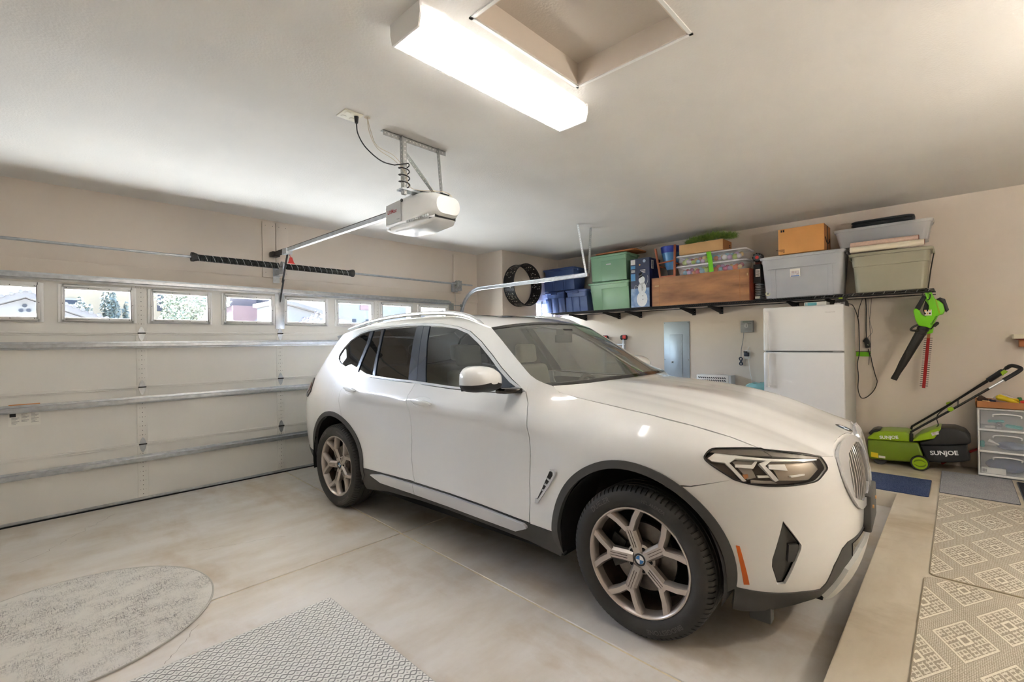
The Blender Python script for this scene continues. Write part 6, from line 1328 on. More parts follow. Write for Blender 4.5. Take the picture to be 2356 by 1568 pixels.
def patch(outline, holes=(), step=0.03):
    loops = [dens(outline, step * 0.7)] + [dens(h, step * 0.6) for h in holes]
    V = []; E = []
    for L in loops:
        k = len(V); V += list(L); E += [(k + i, k + (i + 1) % len(L)) for i in range(len(L))]
    B = np.array(V); lo = B.min(0); hi = B.max(0)
    gx, gy = np.meshgrid(np.arange(lo[0] + step / 2, hi[0], step), np.arange(lo[1] + step / 2, hi[1], step)); g = np.stack([gx.ravel(), gy.ravel()], 1)
    if len(g):
        ok = inside(g, loops[0])
        for h in loops[1:]: ok &= ~inside(g, h)
        g = g[ok]
    if len(g):
        dmin = np.full(len(g), 9.0)
        for q in range(0, len(B), 200): dmin = np.minimum(dmin, np.linalg.norm(g[:, None] - B[None, q:q + 200], axis=2).min(1))
        g = g[dmin > step * 0.42]
    allp = [Vector(p) for p in V] + [Vector(p) for p in g]
    ov, oe, of, *_ = delaunay_2d_cdt(allp, E, [], 0, 1e-7)
    v2 = np.array([tuple(p) for p in ov]); tri = np.array([f for f in of if len(f) == 3]); c = v2[tri].mean(1)
    ok = inside(c, loops[0])
    for h in loops[1:]: ok &= ~inside(c, h)
    tri = tri[ok]; a = v2[tri]; ar = (a[:, 1, 0] - a[:, 0, 0]) * (a[:, 2, 1] - a[:, 0, 1]) - (a[:, 1, 1] - a[:, 0, 1]) * (a[:, 2, 0] - a[:, 0, 0])
    tri = tri[np.abs(ar) > 1e-10]; ar = ar[np.abs(ar) > 1e-10]; tri[ar < 0] = tri[ar < 0][:, ::-1]
    return v2, tri
def skin(verts, normals, tri, depth):
    """triangles with given normals plus a turned-in rim"""
    V = [tuple(p) for p in verts]; N = [tuple(n) for n in normals]; F = [tuple(int(i) for i in t) for t in tri]
    if depth:
        cnt = {}
        for t in F:
            for i in range(3):
                a, b_ = t[i], t[(i + 1) % 3]; cnt[(a, b_)] = cnt.get((a, b_), 0) + 1
        for (a, b_) in [e for e in cnt if (e[1], e[0]) not in cnt]:
            pa, pb = np.array(verts[a]), np.array(verts[b_]); na, nb = np.array(normals[a]), np.array(normals[b_]); o = np.cross(pb - pa, na); o /= (np.linalg.norm(o) + 1e-12)
            k = len(V); V += [tuple(pa), tuple(pb), tuple(pb - nb * depth), tuple(pa - na * depth)]; N += [tuple(o)] * 4; F.append((k, k + 3, k + 2, k + 1))
    return V, N, F
def mesh_obj(name, V, N, F, mat, parent):
    me = bpy.data.meshes.new(name); me.from_pydata(V, [], F); me.polygons.foreach_set('use_smooth', [True] * len(me.polygons)); me.materials.append(MATS[mat])
    me.normals_split_custom_set_from_vertices(N); me.update()
    return link(bpy.data.objects.new(name, me), parent)
def flip(V, N, F): return [(x, -y, z) for x, y, z in V], [(x, -y, z) for x, y, z in N], [tuple(reversed(f)) for f in F]
def panel(name, outline, mat, parent, holes=(), off=0.0, step=0.03, depth=0.014, mode='both'):
    v2, tri = patch(outline, holes, step); n = shell_n(v2[:, 0], v2[:, 1]); p = shell(v2[:, 0], v2[:, 1])
    offv = off(v2) if callable(off) else off
    p = p + n * (offv[:, None] if callable(off) else offv)
    A = skin(p, n, tri, depth); out = []
    if mode == 'sym':
        Bm = flip(*A); k = len(A[0]); out.append(mesh_obj(name, A[0] + Bm[0], A[1] + Bm[1], A[2] + [tuple(i + k for i in f) for f in Bm[2]], mat, parent))
    else:
        out.append(mesh_obj(name, *A, mat, parent))
        if mode == 'both':
            par = parent if not isinstance(parent, (list, tuple)) else parent[1]
            out.append(mesh_obj(name, *flip(*A), mat, par))
    return out

CAR_A = math.radians(2.708)
car = local_thing('car', (2.9023, 2.6186, 0.0), 'white compact SUV with black wheel-arch cladding parked facing the step', 'car', rz=-(PI / 2 - CAR_A))

# ---- outlines on the shell (s along the flank, z up)
def arc(c, r, a0, a1, n=26): return [(c[0] + r * math.cos(math.radians(a0 + (a1 - a0) * i / n)), c[1] + r * math.sin(math.radians(a0 + (a1 - a0) * i / n))) for i in range(n + 1)]
FA, RA = (1.405, .385), (-1.452, .375)
HOODS = [(.864, 1.182), (.903, 1.148), (1.008, 1.121), (1.130, 1.104), (1.258, 1.089), (1.529, 1.062), (1.738, 1.03), (1.902, .992), (1.998, .954)]
HLT = catmull([(2.001, .953), (1.935, .954), (1.856, .951), (1.80, .946), (1.771, .926), (1.762, .907), (1.776, .890), (1.811, .865), (1.865, .829)], 3)
HLB = catmull([(1.865, .829), (1.914, .815), (1.964, .809), (2.02, .807), (2.092, .810), (2.16, .816), (2.195, .824), (2.236, .850), (2.258, .867), (2.251, .900), (2.244, .914)], 3)
HLTOP = [(2.244, .914), (2.113, .937), (2.010, .950), (2.001, .953)]
DFR = [(.77, .396), (.772, .5), (.768, .629), (.780, .814), (.778, .9), (.770, .988), (.741, 1.081), (.700, 1.144)]       # front door, front edge
DB = [(-.340, 1.146), (-.366, 1.057), (-.352, .97), (-.348, .765), (-.358, .589), (-.329, .481), (-.297, .430)]           # between the doors
DRR = [(-1.178, 1.182), (-1.250, 1.135), (-1.296, 1.104), (-1.338, 1.03), (-1.330, .95), (-1.308, .892), (-1.285, .82)]    # rear door, rear edge
BELT = [(.700, 1.142), (.5, 1.124), (.3, 1.120), (.052, 1.124), (-.229, 1.136), (-.397, 1.143), (-.646, 1.148), (-.912, 1.159), (-1.165, 1.181), (-1.378, 1.210), (-1.56, 1.245), (-1.69, 1.285)]
TOPL = [(-1.69, 1.285), (-1.725, 1.315), (-1.728, 1.36), (-1.700, 1.42), (-1.62, 1.487), (-1.458, 1.547), (-1.28, 1.572), (-1.104, 1.588), (-.796, 1.603), (-.527, 1.603), (-.287, 1.588), (-.094, 1.562), (.061, 1.523), (.206, 1.450), (.347, 1.358), (.459, 1.280), (.576, 1.208), (.700, 1.142)]
ROOFE = [(-1.98, 1.535), (-1.70, 1.566), (-1.34, 1.612), (-1.062, 1.640), (-.739, 1.652), (-.435, 1.651), (-.192, 1.642), (-.053, 1.624), (.05, 1.598), (.143, 1.572), (.25, 1.542)]
WSE = [(.864, 1.182), (.823, 1.193), (.756, 1.216), (.665, 1.263), (.534, 1.35), (.376, 1.46), (.25, 1.542)]
LOW = [(-.968, .421), (-.315, .434), (.09, .426), (.384, .417), (.77, .395)]
def sh(poly, ds, dz=0): return [(a + ds, b_ + dz) for a, b_ in poly]
g_ = 0.0028
FEND = [(.775, .392)] + sh(DFR[1:], g_) + [(.716, 1.234)] + [(.756, 1.216), (.823, 1.193), (.862, 1.181)] + sh(HOODS[1:], 0, -g_) + HLT[1:] + [(1.700, .783)] + arc(FA, .466, 58, 178, 30) + [(.936, .388)]
panel('front_fender', FEND, 'car_paint', car)
fd = panel('front_door', sh(DFR, -g_) + BELT[1:4] + [(-.229, 1.136)] + sh(DB, g_) + [(-.29, .433), (.09, .428), (.384, .419), (.76, .398)], 'car_paint', car)
rdr = panel('rear_door', sh(DB[::-1], -g_) + [(-.397, 1.143), (-.646, 1.148), (-.912, 1.159), (-1.165, 1.180)] + sh(DRR, g_) + arc(RA, .470, 70, 5, 24) + [(-.955, .423), (-.32, .436)], 'car_paint', car)
panel('quarter_panel', sh(DRR, -g_) + arc(RA, .470, 73, 178, 24) + [(-1.96, .42), (-2.10, .43), (-2.42, .45), (-2.42, 1.40), (-2.30, 1.50), (-1.98, 1.532), (-1.70, 1.564), (-1.62, 1.487), (-1.70, 1.42), (-1.728, 1.36), (-1.725, 1.315), (-1.69, 1.285), (-1.56, 1.245), (-1.378, 1.210)], 'car_paint', car)
panel('tailgate', [(-2.425, .46), (SR, .46), (SR, 1.52), (-2.32, 1.50), (-2.425, 1.40)], 'car_paint', car, mode='sym')
panel('rear_cladding', [(-1.90, .20), (-1.935, .41), (-2.10, .43), (-2.42, .45), (SR, .45), (SR, .22)], 'cladding', car, off=0.003, mode='sym')
panel('side_frame', TOPL[4:] + [(.705, 1.150), (.716, 1.232)] + WSE[3:] + ROOFE[::-1][1:-1], 'car_paint', car)
TRIM_D = -0.004
# glass, pillars and bright trim
INR = [(-1.655, 1.300), (-1.690, 1.33), (-1.690, 1.365), (-1.665, 1.415), (-1.595, 1.472), (-1.45, 1.527), (-1.28, 1.552), (-1.104, 1.567), (-.796, 1.582), (-.527, 1.582), (-.287, 1.567), (-.094, 1.541), (.050, 1.502), (.190, 1.430), (.330, 1.340), (.440, 1.264), (.555, 1.192), (.635, 1.158), (.5, 1.142), (.3, 1.138), (.052, 1.142), (-.229, 1.154), (-.397, 1.161), (-.646, 1.166), (-.912, 1.177), (-1.165, 1.199), (-1.378, 1.228), (-1.55, 1.262)]
panel('window_seal', BELT + TOPL[1:-1], 'gloss_black', car, holes=[INR], off=-.004, step=0.03, depth=0.0)
def inset(poly, d):
    a = np.array(poly); c = np.zeros_like(a); n = len(a)
    for i in range(n):
        t = a[(i + 1) % n] - a[i - 1]; t = t / np.linalg.norm(t); c[i] = a[i] + d * np.array([-t[1], t[0]])
    return [tuple(p) for p in c]
trim = panel('window_trim', inset(BELT + TOPL[1:-1], TRIM_D), 'satin_silver', car, holes=[INR], off=0.005, step=0.02, depth=0.016)
panel('quarter_window', [(-1.655, 1.302), (-1.688, 1.335), (-1.663, 1.412), (-1.595, 1.470), (-1.45, 1.525), (-1.262, 1.553), (-1.226, 1.45), (-1.212, 1.206), (-1.378, 1.230), (-1.55, 1.264)], 'tint_rear', car, off=-.006, depth=0.004)
panel('rear_vent_window', [(-1.175, 1.201), (-1.178, 1.45), (-1.215, 1.558), (-1.095, 1.566), (-1.03, 1.45), (-.935, 1.181)], 'tint_rear', car, off=-.006, depth=0.004)
panel('rear_window', [(-.895, 1.179), (-1.00, 1.45), (-1.05, 1.570), (-.796, 1.580), (-.598, 1.580), (-.560, 1.45), (-.443, 1.165), (-.646, 1.168)], 'tint_rear', car, off=-.006, depth=0.004)
panel('front_window', [(-.230, 1.157), (-.38, 1.45), (-.435, 1.578), (-.287, 1.565), (-.094, 1.539), (.050, 1.500), (.190, 1.428), (.330, 1.338), (.405, 1.283), (.465, 1.145), (.3, 1.140), (.052, 1.144)], 'tint_front', car, off=-.006, depth=0.004)
panel('mirror_sail', [(.41, 1.285), (.44, 1.262), (.555, 1.190), (.635, 1.156), (.5, 1.143), (.47, 1.144)], 'pillar_black', car, off=.001)
panel('centre_pillar', [(-.333, 1.160), (-.232, 1.156), (-.382, 1.45), (-.437, 1.580), (-.508, 1.582), (-.46, 1.45)], 'pillar_black', car, off=.001)
panel('centre_pillar', [(-.337, 1.160), (-.44, 1.164), (-.557, 1.45), (-.596, 1.582), (-.512, 1.582), (-.464, 1.45)], 'pillar_black', car, off=.001)
panel('window_divider', [(-.897, 1.179), (-.933, 1.180), (-1.028, 1.45), (-1.092, 1.567), (-1.052, 1.571), (-1.002, 1.45)], 'pillar_black', car, off=.002)
panel('window_divider', [(-1.175, 1.200), (-1.212, 1.205), (-1.225, 1.45), (-1.260, 1.553), (-1.215, 1.558), (-1.18, 1.45)], 'pillar_black', car, off=.002)
# wheel arch and sill cladding
panel('arch_cladding', arc(FA, .470, -4, 186, 44) + arc(FA, .430, 196, -10, 44), 'cladding_arch', car, off=.008, step=0.02, depth=0.03)
panel('arch_cladding', arc(RA, .474, -2, 186, 44) + arc(RA, .434, 196, -8, 44), 'cladding_arch', car, off=.008, step=0.02, depth=0.03)
panel('sill_cladding', [(-.985, .425), (-.968, .419), (-.315, .430), (.09, .423), (.384, .414), (.77, .391), (.945, .384), (.985, .30), (.96, .245), (.74, .275), (.42, .288), (.06, .300), (-.27, .300), (-.67, .282), (-1.0, .235), (-1.05, .30)], 'cladding', car, off=.002)
for a, c_ in ((-.86, -.302), (-.298, .75)):
    top = [(-.86, .394), (-.709, .416), (-.315, .419), (.091, .416), (.384, .408), (.733, .386), (.75, .375)]; bot = [(.745, .362), (.66, .322), (.363, .330), (.071, .340), (-.335, .348), (-.731, .350), (-.86, .388)]
    clipx = lambda L: [p for p in L if a <= p[0] <= c_]
    xs_ = [p[0] for p in top]; zt = lambda x: float(np.interp(x, xs_, [p[1] for p in top])); bs_ = bot[::-1]; zb_ = lambda x: float(np.interp(x, [p[0] for p in bs_], [p[1] for p in bs_]))
    pl = [(a, zt(a))] + [p for p in top if a < p[0] < c_] + [(c_, zt(c_)), (c_, zb_(c_))] + [p for p in bot if a < p[0] < c_] + [(a, zb_(a) + (0.001 if a < -.8 else 0))]
    panel('sill_step', pl, 'step_silver', car, off=.020, step=0.02, depth=0.03)
# front bumper
GRO = catmull([(2.334, .87), (2.341, .898), (2.375, .922), (2.44, .939), (2.52, .945), (2.62, .945), (2.70, .935), (2.740, .910), (2.752, .86), (2.752, .71), (2.735, .660), (2.66, .632), (2.55, .628), (2.483, .645), (2.442, .671), (2.394, .717), (2.358, .766), (2.337, .824)], 2, True)
GRI = [(2.397, .813), (2.413, .870), (2.446, .898), (2.528, .912), (2.64, .916), (2.70, .905), (2.728, .88), (2.728, .71), (2.70, .675), (2.62, .66), (2.53, .668), (2.446, .698), (2.419, .711), (2.402, .757)]
INT = [(2.035, .662), (2.106, .556), (2.105, .538), (2.053, .380), (2.024, .377), (1.996, .462), (1.996, .494)]
CLT = [(1.880, .345), (1.971, .337), (2.035, .333), (2.134, .334), (2.228, .327), (2.250, .352), (2.275, .435), (2.321, .501), (2.365, .52), (2.481, .517), (SC, .517)]
BUMP = [(1.703, .779)] + HLB + [(2.335, .902), (2.330, .87), (2.333, .824), (2.354, .765), (2.390, .715), (2.439, .668), (2.482, .641), (2.55, .624), (2.66, .628), (SC, .636)] + [(SC, .519)] + [(a, b_ + .002) for a, b_ in CLT[::-1][1:]] + arc(FA, .470, -3, 56, 16)
bmp = panel('front_bumper', BUMP, 'car_paint', car, holes=[INT], mode='sym')[0]
panel('lower_cladding', [(1.868, .352)] + CLT[1:-1] + [(SC, .515), (SC, .26), (2.339, .265), (2.247, .275), (2.172, .268), (2.088, .245), (2.01, .222), (1.925, .215), (1.885, .222)], 'cladding', car, off=.004, mode='sym', depth=0.03)
panel('skid_plate', [(2.262, .285), (2.30, .33), (2.36, .40), (2.50, .455), (SC, .455), (SC, .262), (2.34, .258)], 'skid_silver', car, off=.022, mode='sym', depth=0.03)
panel('lower_grille', [(2.40, .505), (2.52, .509), (SC, .509), (SC, .462), (2.52, .462), (2.42, .44)], 'gloss_black', car, off=.008, mode='sym')
# air intakes, side markers, fender vents
INB = [(2.035, .660), (2.104, .556), (2.103, .539), (2.052, .383), (2.026, .380), (1.998, .463), (1.998, .493)]
ib = panel('air_intake', INB, 'cladding', car, off=-.022, depth=0.02)
for o, sg in zip(ib, (1, -1)):
    v2, tri = patch([(2.035, .655), (2.045, .64), (2.052, .54), (2.045, .39), (2.026, .383), (2.001, .464), (2.001, .492)], (), 0.02); n = shell_n(v2[:, 0], v2[:, 1]); A = skin(shell(v2[:, 0], v2[:, 1]) - n * .010, n, tri, .014)
    mesh_obj('intake_vane', *(A if sg > 0 else flip(*A)), 'cladding', o)
    v2, tri = patch([(2.060, .555), (2.096, .556), (2.10, .54), (2.082, .48), (2.058, .48)], (), 0.02); n = shell_n(v2[:, 0], v2[:, 1]); A = skin(shell(v2[:, 0], v2[:, 1]) - n * .006, n, tri, .016)
    mesh_obj('sensor_boss', *(A if sg > 0 else flip(*A)), 'cladding_arch', o)
panel('side_marker', [(1.866, .545), (1.880, .543), (1.921, .373), (1.900, .371)], 'amber', car, off=.004, depth=.006)
fvt = panel('fender_vent', [(.826, .545), (.925, .722), (.958, .728), (.962, .706), (.846, .540)], 'gloss_black', car, off=.003, depth=.01)
for o, sg in zip(fvt, (1, -1)):
    def sub(name, poly, mat, off_, d=.008):
        v2, tri = patch(poly, (), 0.012); n = shell_n(v2[:, 0], v2[:, 1]); A = skin(shell(v2[:, 0], v2[:, 1]) + n * off_, n, tri, d); mesh_obj(name, *(A if sg > 0 else flip(*A)), mat, o)
    sub('vent_blade', [(.930, .733), (.965, .738), (.974, .728), (.966, .702), (.838, .526), (.815, .522), (.818, .548), (.836, .546), (.955, .706), (.955, .722)], 'satin_silver', .010)
    for q in (.3, .52, .74): sub('vent_bar', [(.835 + q * .09, .552 + q * .165), (.842 + q * .09, .562 + q * .165), (.862 + q * .10, .562 + q * .15), (.856 + q * .10, .552 + q * .15)], 'satin_silver', .006)
panel('fuel_flap', [(-1.575, 1.105), (-1.500, 1.10), (-1.472, .990), (-1.62, .985), (-1.665, 1.02)], 'car_paint', car, off=.0015, depth=.004)
# tail lamps
tl = panel('tail_lamp', [(-1.955, .985), (-1.985, 1.075), (-2.02, 1.112), (-2.36, 1.085), (-2.40, .99), (-2.15, .945), (-2.0, .930)], 'tail_smoke', car, off=.010, depth=.02)
for o, sg in zip(tl, (1, -1)):
    v2, tri = patch([(-1.985, 1.00), (-2.005, 1.065), (-2.30, 1.05), (-2.30, 1.00), (-2.05, .962)], (), 0.03); n = shell_n(v2[:, 0], v2[:, 1]); A = skin(shell(v2[:, 0], v2[:, 1]) + n * .0125, n, tri, .004); mesh_obj('lamp_core', *(A if sg > 0 else flip(*A)), 'tail_red', o)

# ---- head lamps
HL = HLT[:-1] + HLB + HLTOP[1:-1]
hl = panel('head_lamp', HL, 'lamp_dark', car, off=-.045, depth=0.0, step=0.025)
def subs(parents, name, poly, mat, off_, d=.008, st=0.02):
    v2, tri = patch(poly, (), st); n = shell_n(v2[:, 0], v2[:, 1]); A = skin(shell(v2[:, 0], v2[:, 1]) + n * off_, n, tri, d)
    for o, sg in zip(parents, (1, -1)): mesh_obj(name, *(A if sg > 0 else flip(*A)), mat, o)
subs(hl, 'lamp_bowl', [(1.874, .908), (1.911, .922), (1.962, .916), (1.944, .876), (1.955, .839), (1.921, .828)], 'lamp_grey', -.032, .004, .03)
subs(hl, 'lamp_bowl', [(2.019, .909), (2.22, .900), (2.241, .864), (2.176, .823), (2.045, .827)], 'lamp_bowl_brown', -.032, .004, .03)
subs(hl, 'light_guide', [(1.776, .911), (1.809, .934), (1.867, .932), (1.919, .926), (2.0, .920), (2.225, .908), (2.226, .903), (1.996, .912), (1.921, .916), (1.886, .917), (1.857, .898), (1.912, .824), (1.898, .820), (1.84, .897), (1.789, .900)], 'lamp_bright', -.008, .02)
subs(hl, 'light_guide', [(1.971, .900), (2.017, .918), (2.023, .912), (1.992, .891), (2.034, .831), (2.020, .824), (2.010, .834)], 'lamp_bright', -.010, .022)
subs(hl, 'lamp_reflector', [(1.88, .895), (1.944, .896), (1.961, .912), (1.971, .911), (1.946, .879), (1.879, .883)], 'lamp_bright', -.020, .01)
subs(hl, 'lamp_reflector', [(2.009, .899), (2.076, .899), (2.081, .870), (2.008, .880)], 'lamp_bright', -.020, .01)
subs(hl, 'lamp_shelf', [(1.957, .849), (1.996, .850), (2.004, .841), (1.96, .838)], 'lamp_bright', -.018, .012)
subs(hl, 'lamp_shelf', [(2.085, .848), (2.153, .852), (2.15, .845), (2.091, .840)], 'lamp_bright', -.018, .012)
subs(hl, 'lamp_shelf', [(1.93, .828), (2.01, .826), (2.03, .816), (1.93, .814)], 'lamp_grey', -.018, .012)
subs(hl, 'amber_reflector', [(1.903, .849), (1.924, .853), (1.925, .837), (1.910, .829)], 'carton_dark', -.028, .01)
subs(hl, 'lamp_bezel', [(1.79, .936), (1.806, .945), (1.904, .952), (1.996, .952), (2.026, .929), (1.878, .930), (1.809, .935)], 'lamp_bezel_brown', -.005, .01)
subs(hl, 'lamp_bezel', [(2.01, .947), (2.111, .936), (2.243, .913), (2.23, .908), (2.031, .928)], 'lamp_bezel_brown', -.006, .01)
subs(hl, 'lens', HL, 'lamp_glass', -.001, .0, .025)
for o, sg in zip(hl, (1, -1)):
    L3 = shell(np.array([p[0] for p in HL]), np.array([p[1] for p in HL])); MB().tube([(x, sg * y, z) for x, y, z in L3], .0035, n=6, closed=True).part('lamp_seal', 'gloss_black', o)

# ---- kidney grilles
panel('grille_carrier', [(2.325, .902), (2.345, .926), (2.40, .947), (2.50, .957), (2.60, .958), (2.70, .953), (SC, .951), (SC, .625), (2.55, .618), (2.47, .64), (2.38, .72), (2.32, .82)], 'car_paint', car, holes=[GRI], off=-.006, mode='sym', depth=0)
gk = panel('grille', GRO, 'satin_silver', car, holes=[GRI], off=.013, step=0.02, depth=.03)
subs(gk, 'grille_back', GRI, 'under_dark', -.012, .0, .03)
M('slat_silver', S(216, 214, 208), 0.3, 0.5)
for i in range(8):
    s0 = 2.436 + i * .0355
    zt_ = float(np.interp(s0, [2.397, 2.413, 2.446, 2.528, 2.64, 2.70, 2.728], [.813, .87, .898, .912, .916, .905, .88])) + .003; zb_ = float(np.interp(s0, [2.397, 2.402, 2.419, 2.446, 2.53, 2.62, 2.70, 2.728], [.80, .757, .711, .698, .668, .66, .675, .71])) - .003
    subs(gk, 'grille_slat', [(s0 - .0045, zb_), (s0 + .0045, zb_), (s0 + .0045, zt_ - .05), (s0 + .022, zt_), (s0 + .013, zt_), (s0 - .0045, zt_ - .05)], 'slat_silver', .006, .012, .05)

# plate bracket
pk = MB(); pk.box(2.262, 2.298, -.165, .165, .488, .668); pk = pk.part('plate_bracket', 'cladding', car, bevel=.008)
for y in (-.09, .09): MB().cyl((2.297, y, .60), (2.304, y, .60), .009, n=10).part('bolt', 'gold_print', pk)

# ---- hood
def edge3(L): return [tuple(p) for p in shell(np.array([a for a, b_ in L]), np.array([b_ for a, b_ in L]))]
def resample(P3, n):
    P3 = np.array(P3, float); d = np.r_[0, np.cumsum(np.linalg.norm(np.diff(P3, axis=0), axis=1))]; t = np.linspace(0, d[-1], n); return np.stack([np.interp(t, d, P3[:, k]) for k in range(3)], 1)
NU, NV = 29, 41
outer = resample(catmull(edge3(HOODS), 5), NV)
ctrx = np.linspace(.985, 2.214, 60); ctr = resample(np.stack([ctrx, 0 * ctrx, interp([.9, .985, 1.2, 1.6, 1.85, 2.0, 2.12, 2.19, 2.22], [1.190, 1.187, 1.168, 1.122, 1.072, 1.022, .978, .955, .943], ctrx)], 1), NV)
rear_e = resample(catmull([ctr[0], (.972, -.30, 1.186), (.935, -.60, 1.183), tuple(outer[0])], 6), NU)
front_e = resample(catmull([ctr[-1]] + edge3([(2.70, .953), (2.60, .958), (2.50, .957), (2.40, .947), (2.345, .926), (2.335, .906), (2.243, .917), (2.174, .934), (2.09, .945)]) + [tuple(outer[-1])], 4), NU)
u = np.linspace(0, 1, NU)[:, None, None]; v = np.linspace(0, 1, NV)[None, :, None]; w = u ** 2.0
def coons(wu): return (1 - wu) * ctr[None] + wu * outer[None] + (1 - v) * rear_e[:, None] + v * front_e[:, None] - ((1 - wu) * (1 - v) * ctr[0] + wu * (1 - v) * outer[0] + (1 - wu) * v * ctr[-1] + wu * v * outer[-1])
Hd = coons(u); Hd[..., 2] = coons(w)[..., 2]
ss = lambda a, b_, x: np.clip((x - a) / (b_ - a), 0, 1) ** 2 * (3 - 2 * np.clip((x - a) / (b_ - a), 0, 1))
ed = (np.sin(PI * np.clip(v[..., 0], 0, 1)) ** 0.6)
Hd[..., 2] += ed * (0.013 * (1 - ss(.40, .50, u[..., 0] + .10 * v[..., 0])) + 0.008 * (1 - ss(.66, .74, u[..., 0])) * ss(.1, .5, u[..., 0]))
hm = MB(); idx = lambda i, j: i * NV + j
vsr = [tuple(p) for p in Hd.reshape(-1, 3)]; fr1 = [(idx(i, j), idx(i, j + 1), idx(i + 1, j + 1), idx(i + 1, j)) for i in range(NU - 1) for j in range(NV - 1)]
hm.add(vsr, fr1); hm.add([(x, -y, z) for x, y, z in vsr], [tuple(reversed(f)) for f in fr1])
for L in ([idx(NU - 1, j) for j in range(NV)], [idx(i, NV - 1) for i in range(NU)], [idx(i, 0) for i in range(NU)]):
    q = [vsr[i] for i in L]; k = len(L)
    for s in (1, -1): hm.add([(x, s * y, z) for x, y, z in q] + [(x - (.012 if x > 1.9 else 0), s * y * .985, z - .018) for x, y, z in q], [(i, i + 1, k + i + 1, k + i) for i in range(k - 1)])
hd = hm.part('hood', 'car_paint', car, ang=50)
def roundel(c, n, r, parent, up=(0, 0, 1)):
    c = Vector(c); n = Vector(n).normalized(); up = Vector(up); up = (up - n * up.dot(n)).normalized(); rt = up.cross(n)
    MB().lathe([(0.0, -.004), (r, -.004), (r, .001), (r * .93, .002), (0, .002)], c, n, 24).part('badge_ring', 'chrome', parent)
    for a, b_, d, nm, m_ in ((r * .66, r * .90, .0026, 'badge_band', 'black_plastic'),):
        v_, f_ = disc_ring(c + n * d, rt, up, a, b_, 0, 2 * PI, 28); q = MB(); q.add(v_, f_); q.part(nm, m_, parent, smooth=False)
    for k in range(4):
        v_, f_ = disc_ring(c + n * .0028, rt, up, 0, r * .60, k * PI / 2, (k + 1) * PI / 2, 8); q = MB(); q.add(v_, f_); q.part('badge_quarter', 'badge_blue' if k % 2 else 'white_print', parent, smooth=False)
roundel((2.176, 0, .9635), (.36, 0, .93), .041, hd, (-.93, 0, .36))
# cowl panel and wipers under the hood edge
cw_ = MB(); a_ = [tuple(p) for p in rear_e]; b2 = [(x - .10, y * .99, z + .022) for x, y, z in a_]
for s in (1, -1): cw_.add([(x + .02, s * y, z - .03) for x, y, z in a_] + [(x, s * y, z - .012) for x, y, z in b2], [(i, i + 1, NU + i + 1, NU + i) for i in range(NU - 1)])
cw_.part('cowl', 'gloss_black', car)

# ---- windscreen and roof
e_ws = resample(catmull(edge3(WSE), 4), 25)
cen_b, cen_t = np.array([.985, 0, 1.182]), np.array([.318, 0, 1.590])
cl = cen_b + (cen_t - cen_b) * np.linspace(0, 1, 25)[:, None]; cl[:, 2] += .025 * np.sin(PI * np.linspace(0, 1, 25)); 
wv = []; n_u = 25
for i in range(n_u):
    t = i / (n_u - 1) * 2 - 1; k = abs(t) ** 2.3
    for j in range(25):
        p = cl[j] * (1 - k) + e_ws[j] * k; wv.append((p[0], -abs(e_ws[j][1]) * (-t) if False else e_ws[j][1] * t, p[2]))
wf = [(i * 25 + j, i * 25 + j + 1, (i + 1) * 25 + j + 1, (i + 1) * 25 + j) for i in range(n_u - 1) for j in range(24)]
ws_ = MB(); ws_.add([(x, y, z - .004) for x, y, z in wv], wf); wsg = ws_.part('windscreen', 'screen_glass', car)
# black frit border of the windscreen
fb = MB(); W3 = np.array(wv).reshape(n_u, 25, 3)
def strip(sel):
    for i, j in sel: 
        q = [W3[i, j], W3[i, j + 1], W3[i + 1, j + 1], W3[i + 1, j]]; fb.add([tuple(p + np.array([.0, 0, .0015])) for p in q], [(0, 1, 2, 3)])
strip([(i, j) for i in range(24) for j in range(24) if j == 0 or j == 23])
fb.part('screen_border', 'gloss_black', car)
mr_ = MB().box(.36, .44, -.06, .06, 1.49, 1.535).part('mirror_sensor_pod', 'black_satin', car, bevel=.01); MB().box(.385, .40, -.11, .11, 1.43, 1.49).part('inside_mirror', 'black_satin', car, bevel=.006)
e_rf = resample(catmull(edge3(ROOFE[::-1]), 4), 31)
cx_ = e_rf[:, 0] + .068; cx_ = np.linspace(.318, e_rf[-1, 0] - .06, 31)
cz_ = interp([-2.2, -1.8, -1.3, -.8, -.3, 0.0, .15, .318], [1.545, 1.585, 1.636, 1.664, 1.667, 1.648, 1.628, 1.590], cx_)
rv = []
for i in range(n_u):
    t = i / (n_u - 1) * 2 - 1; k = abs(t) ** 2.4
    for j in range(31): rv.append((cx_[j] * (1 - k) + e_rf[j, 0] * k, e_rf[j, 1] * t, cz_[j] * (1 - k) + e_rf[j, 2] * k))
rf = [(i * 31 + j, i * 31 + j + 1, (i + 1) * 31 + j + 1, (i + 1) * 31 + j) for i in range(n_u - 1) for j in range(30)]
R3 = np.array(rv).reshape(n_u, 31, 3)
ro_ = MB(); ro_.add(rv, rf); ro_.part('roof', 'car_paint', car)
sun = MB(); j0, j1, i0, i1 = 3, 20, 5, 19
sun.add([tuple(R3[i, j] + np.array([0, 0, .004])) for i in range(i0, i1 + 1) for j in range(j0, j1 + 1)], [(a * (j1 - j0 + 1) + b_, a * (j1 - j0 + 1) + b_ + 1, (a + 1) * (j1 - j0 + 1) + b_ + 1, (a + 1) * (j1 - j0 + 1) + b_) for a in range(i1 - i0) for b_ in range(j1 - j0)])
sun.part('sunroof', 'gloss_black', car)
sp2 = MB(); e = R3[:, -1]; n_ = len(e)
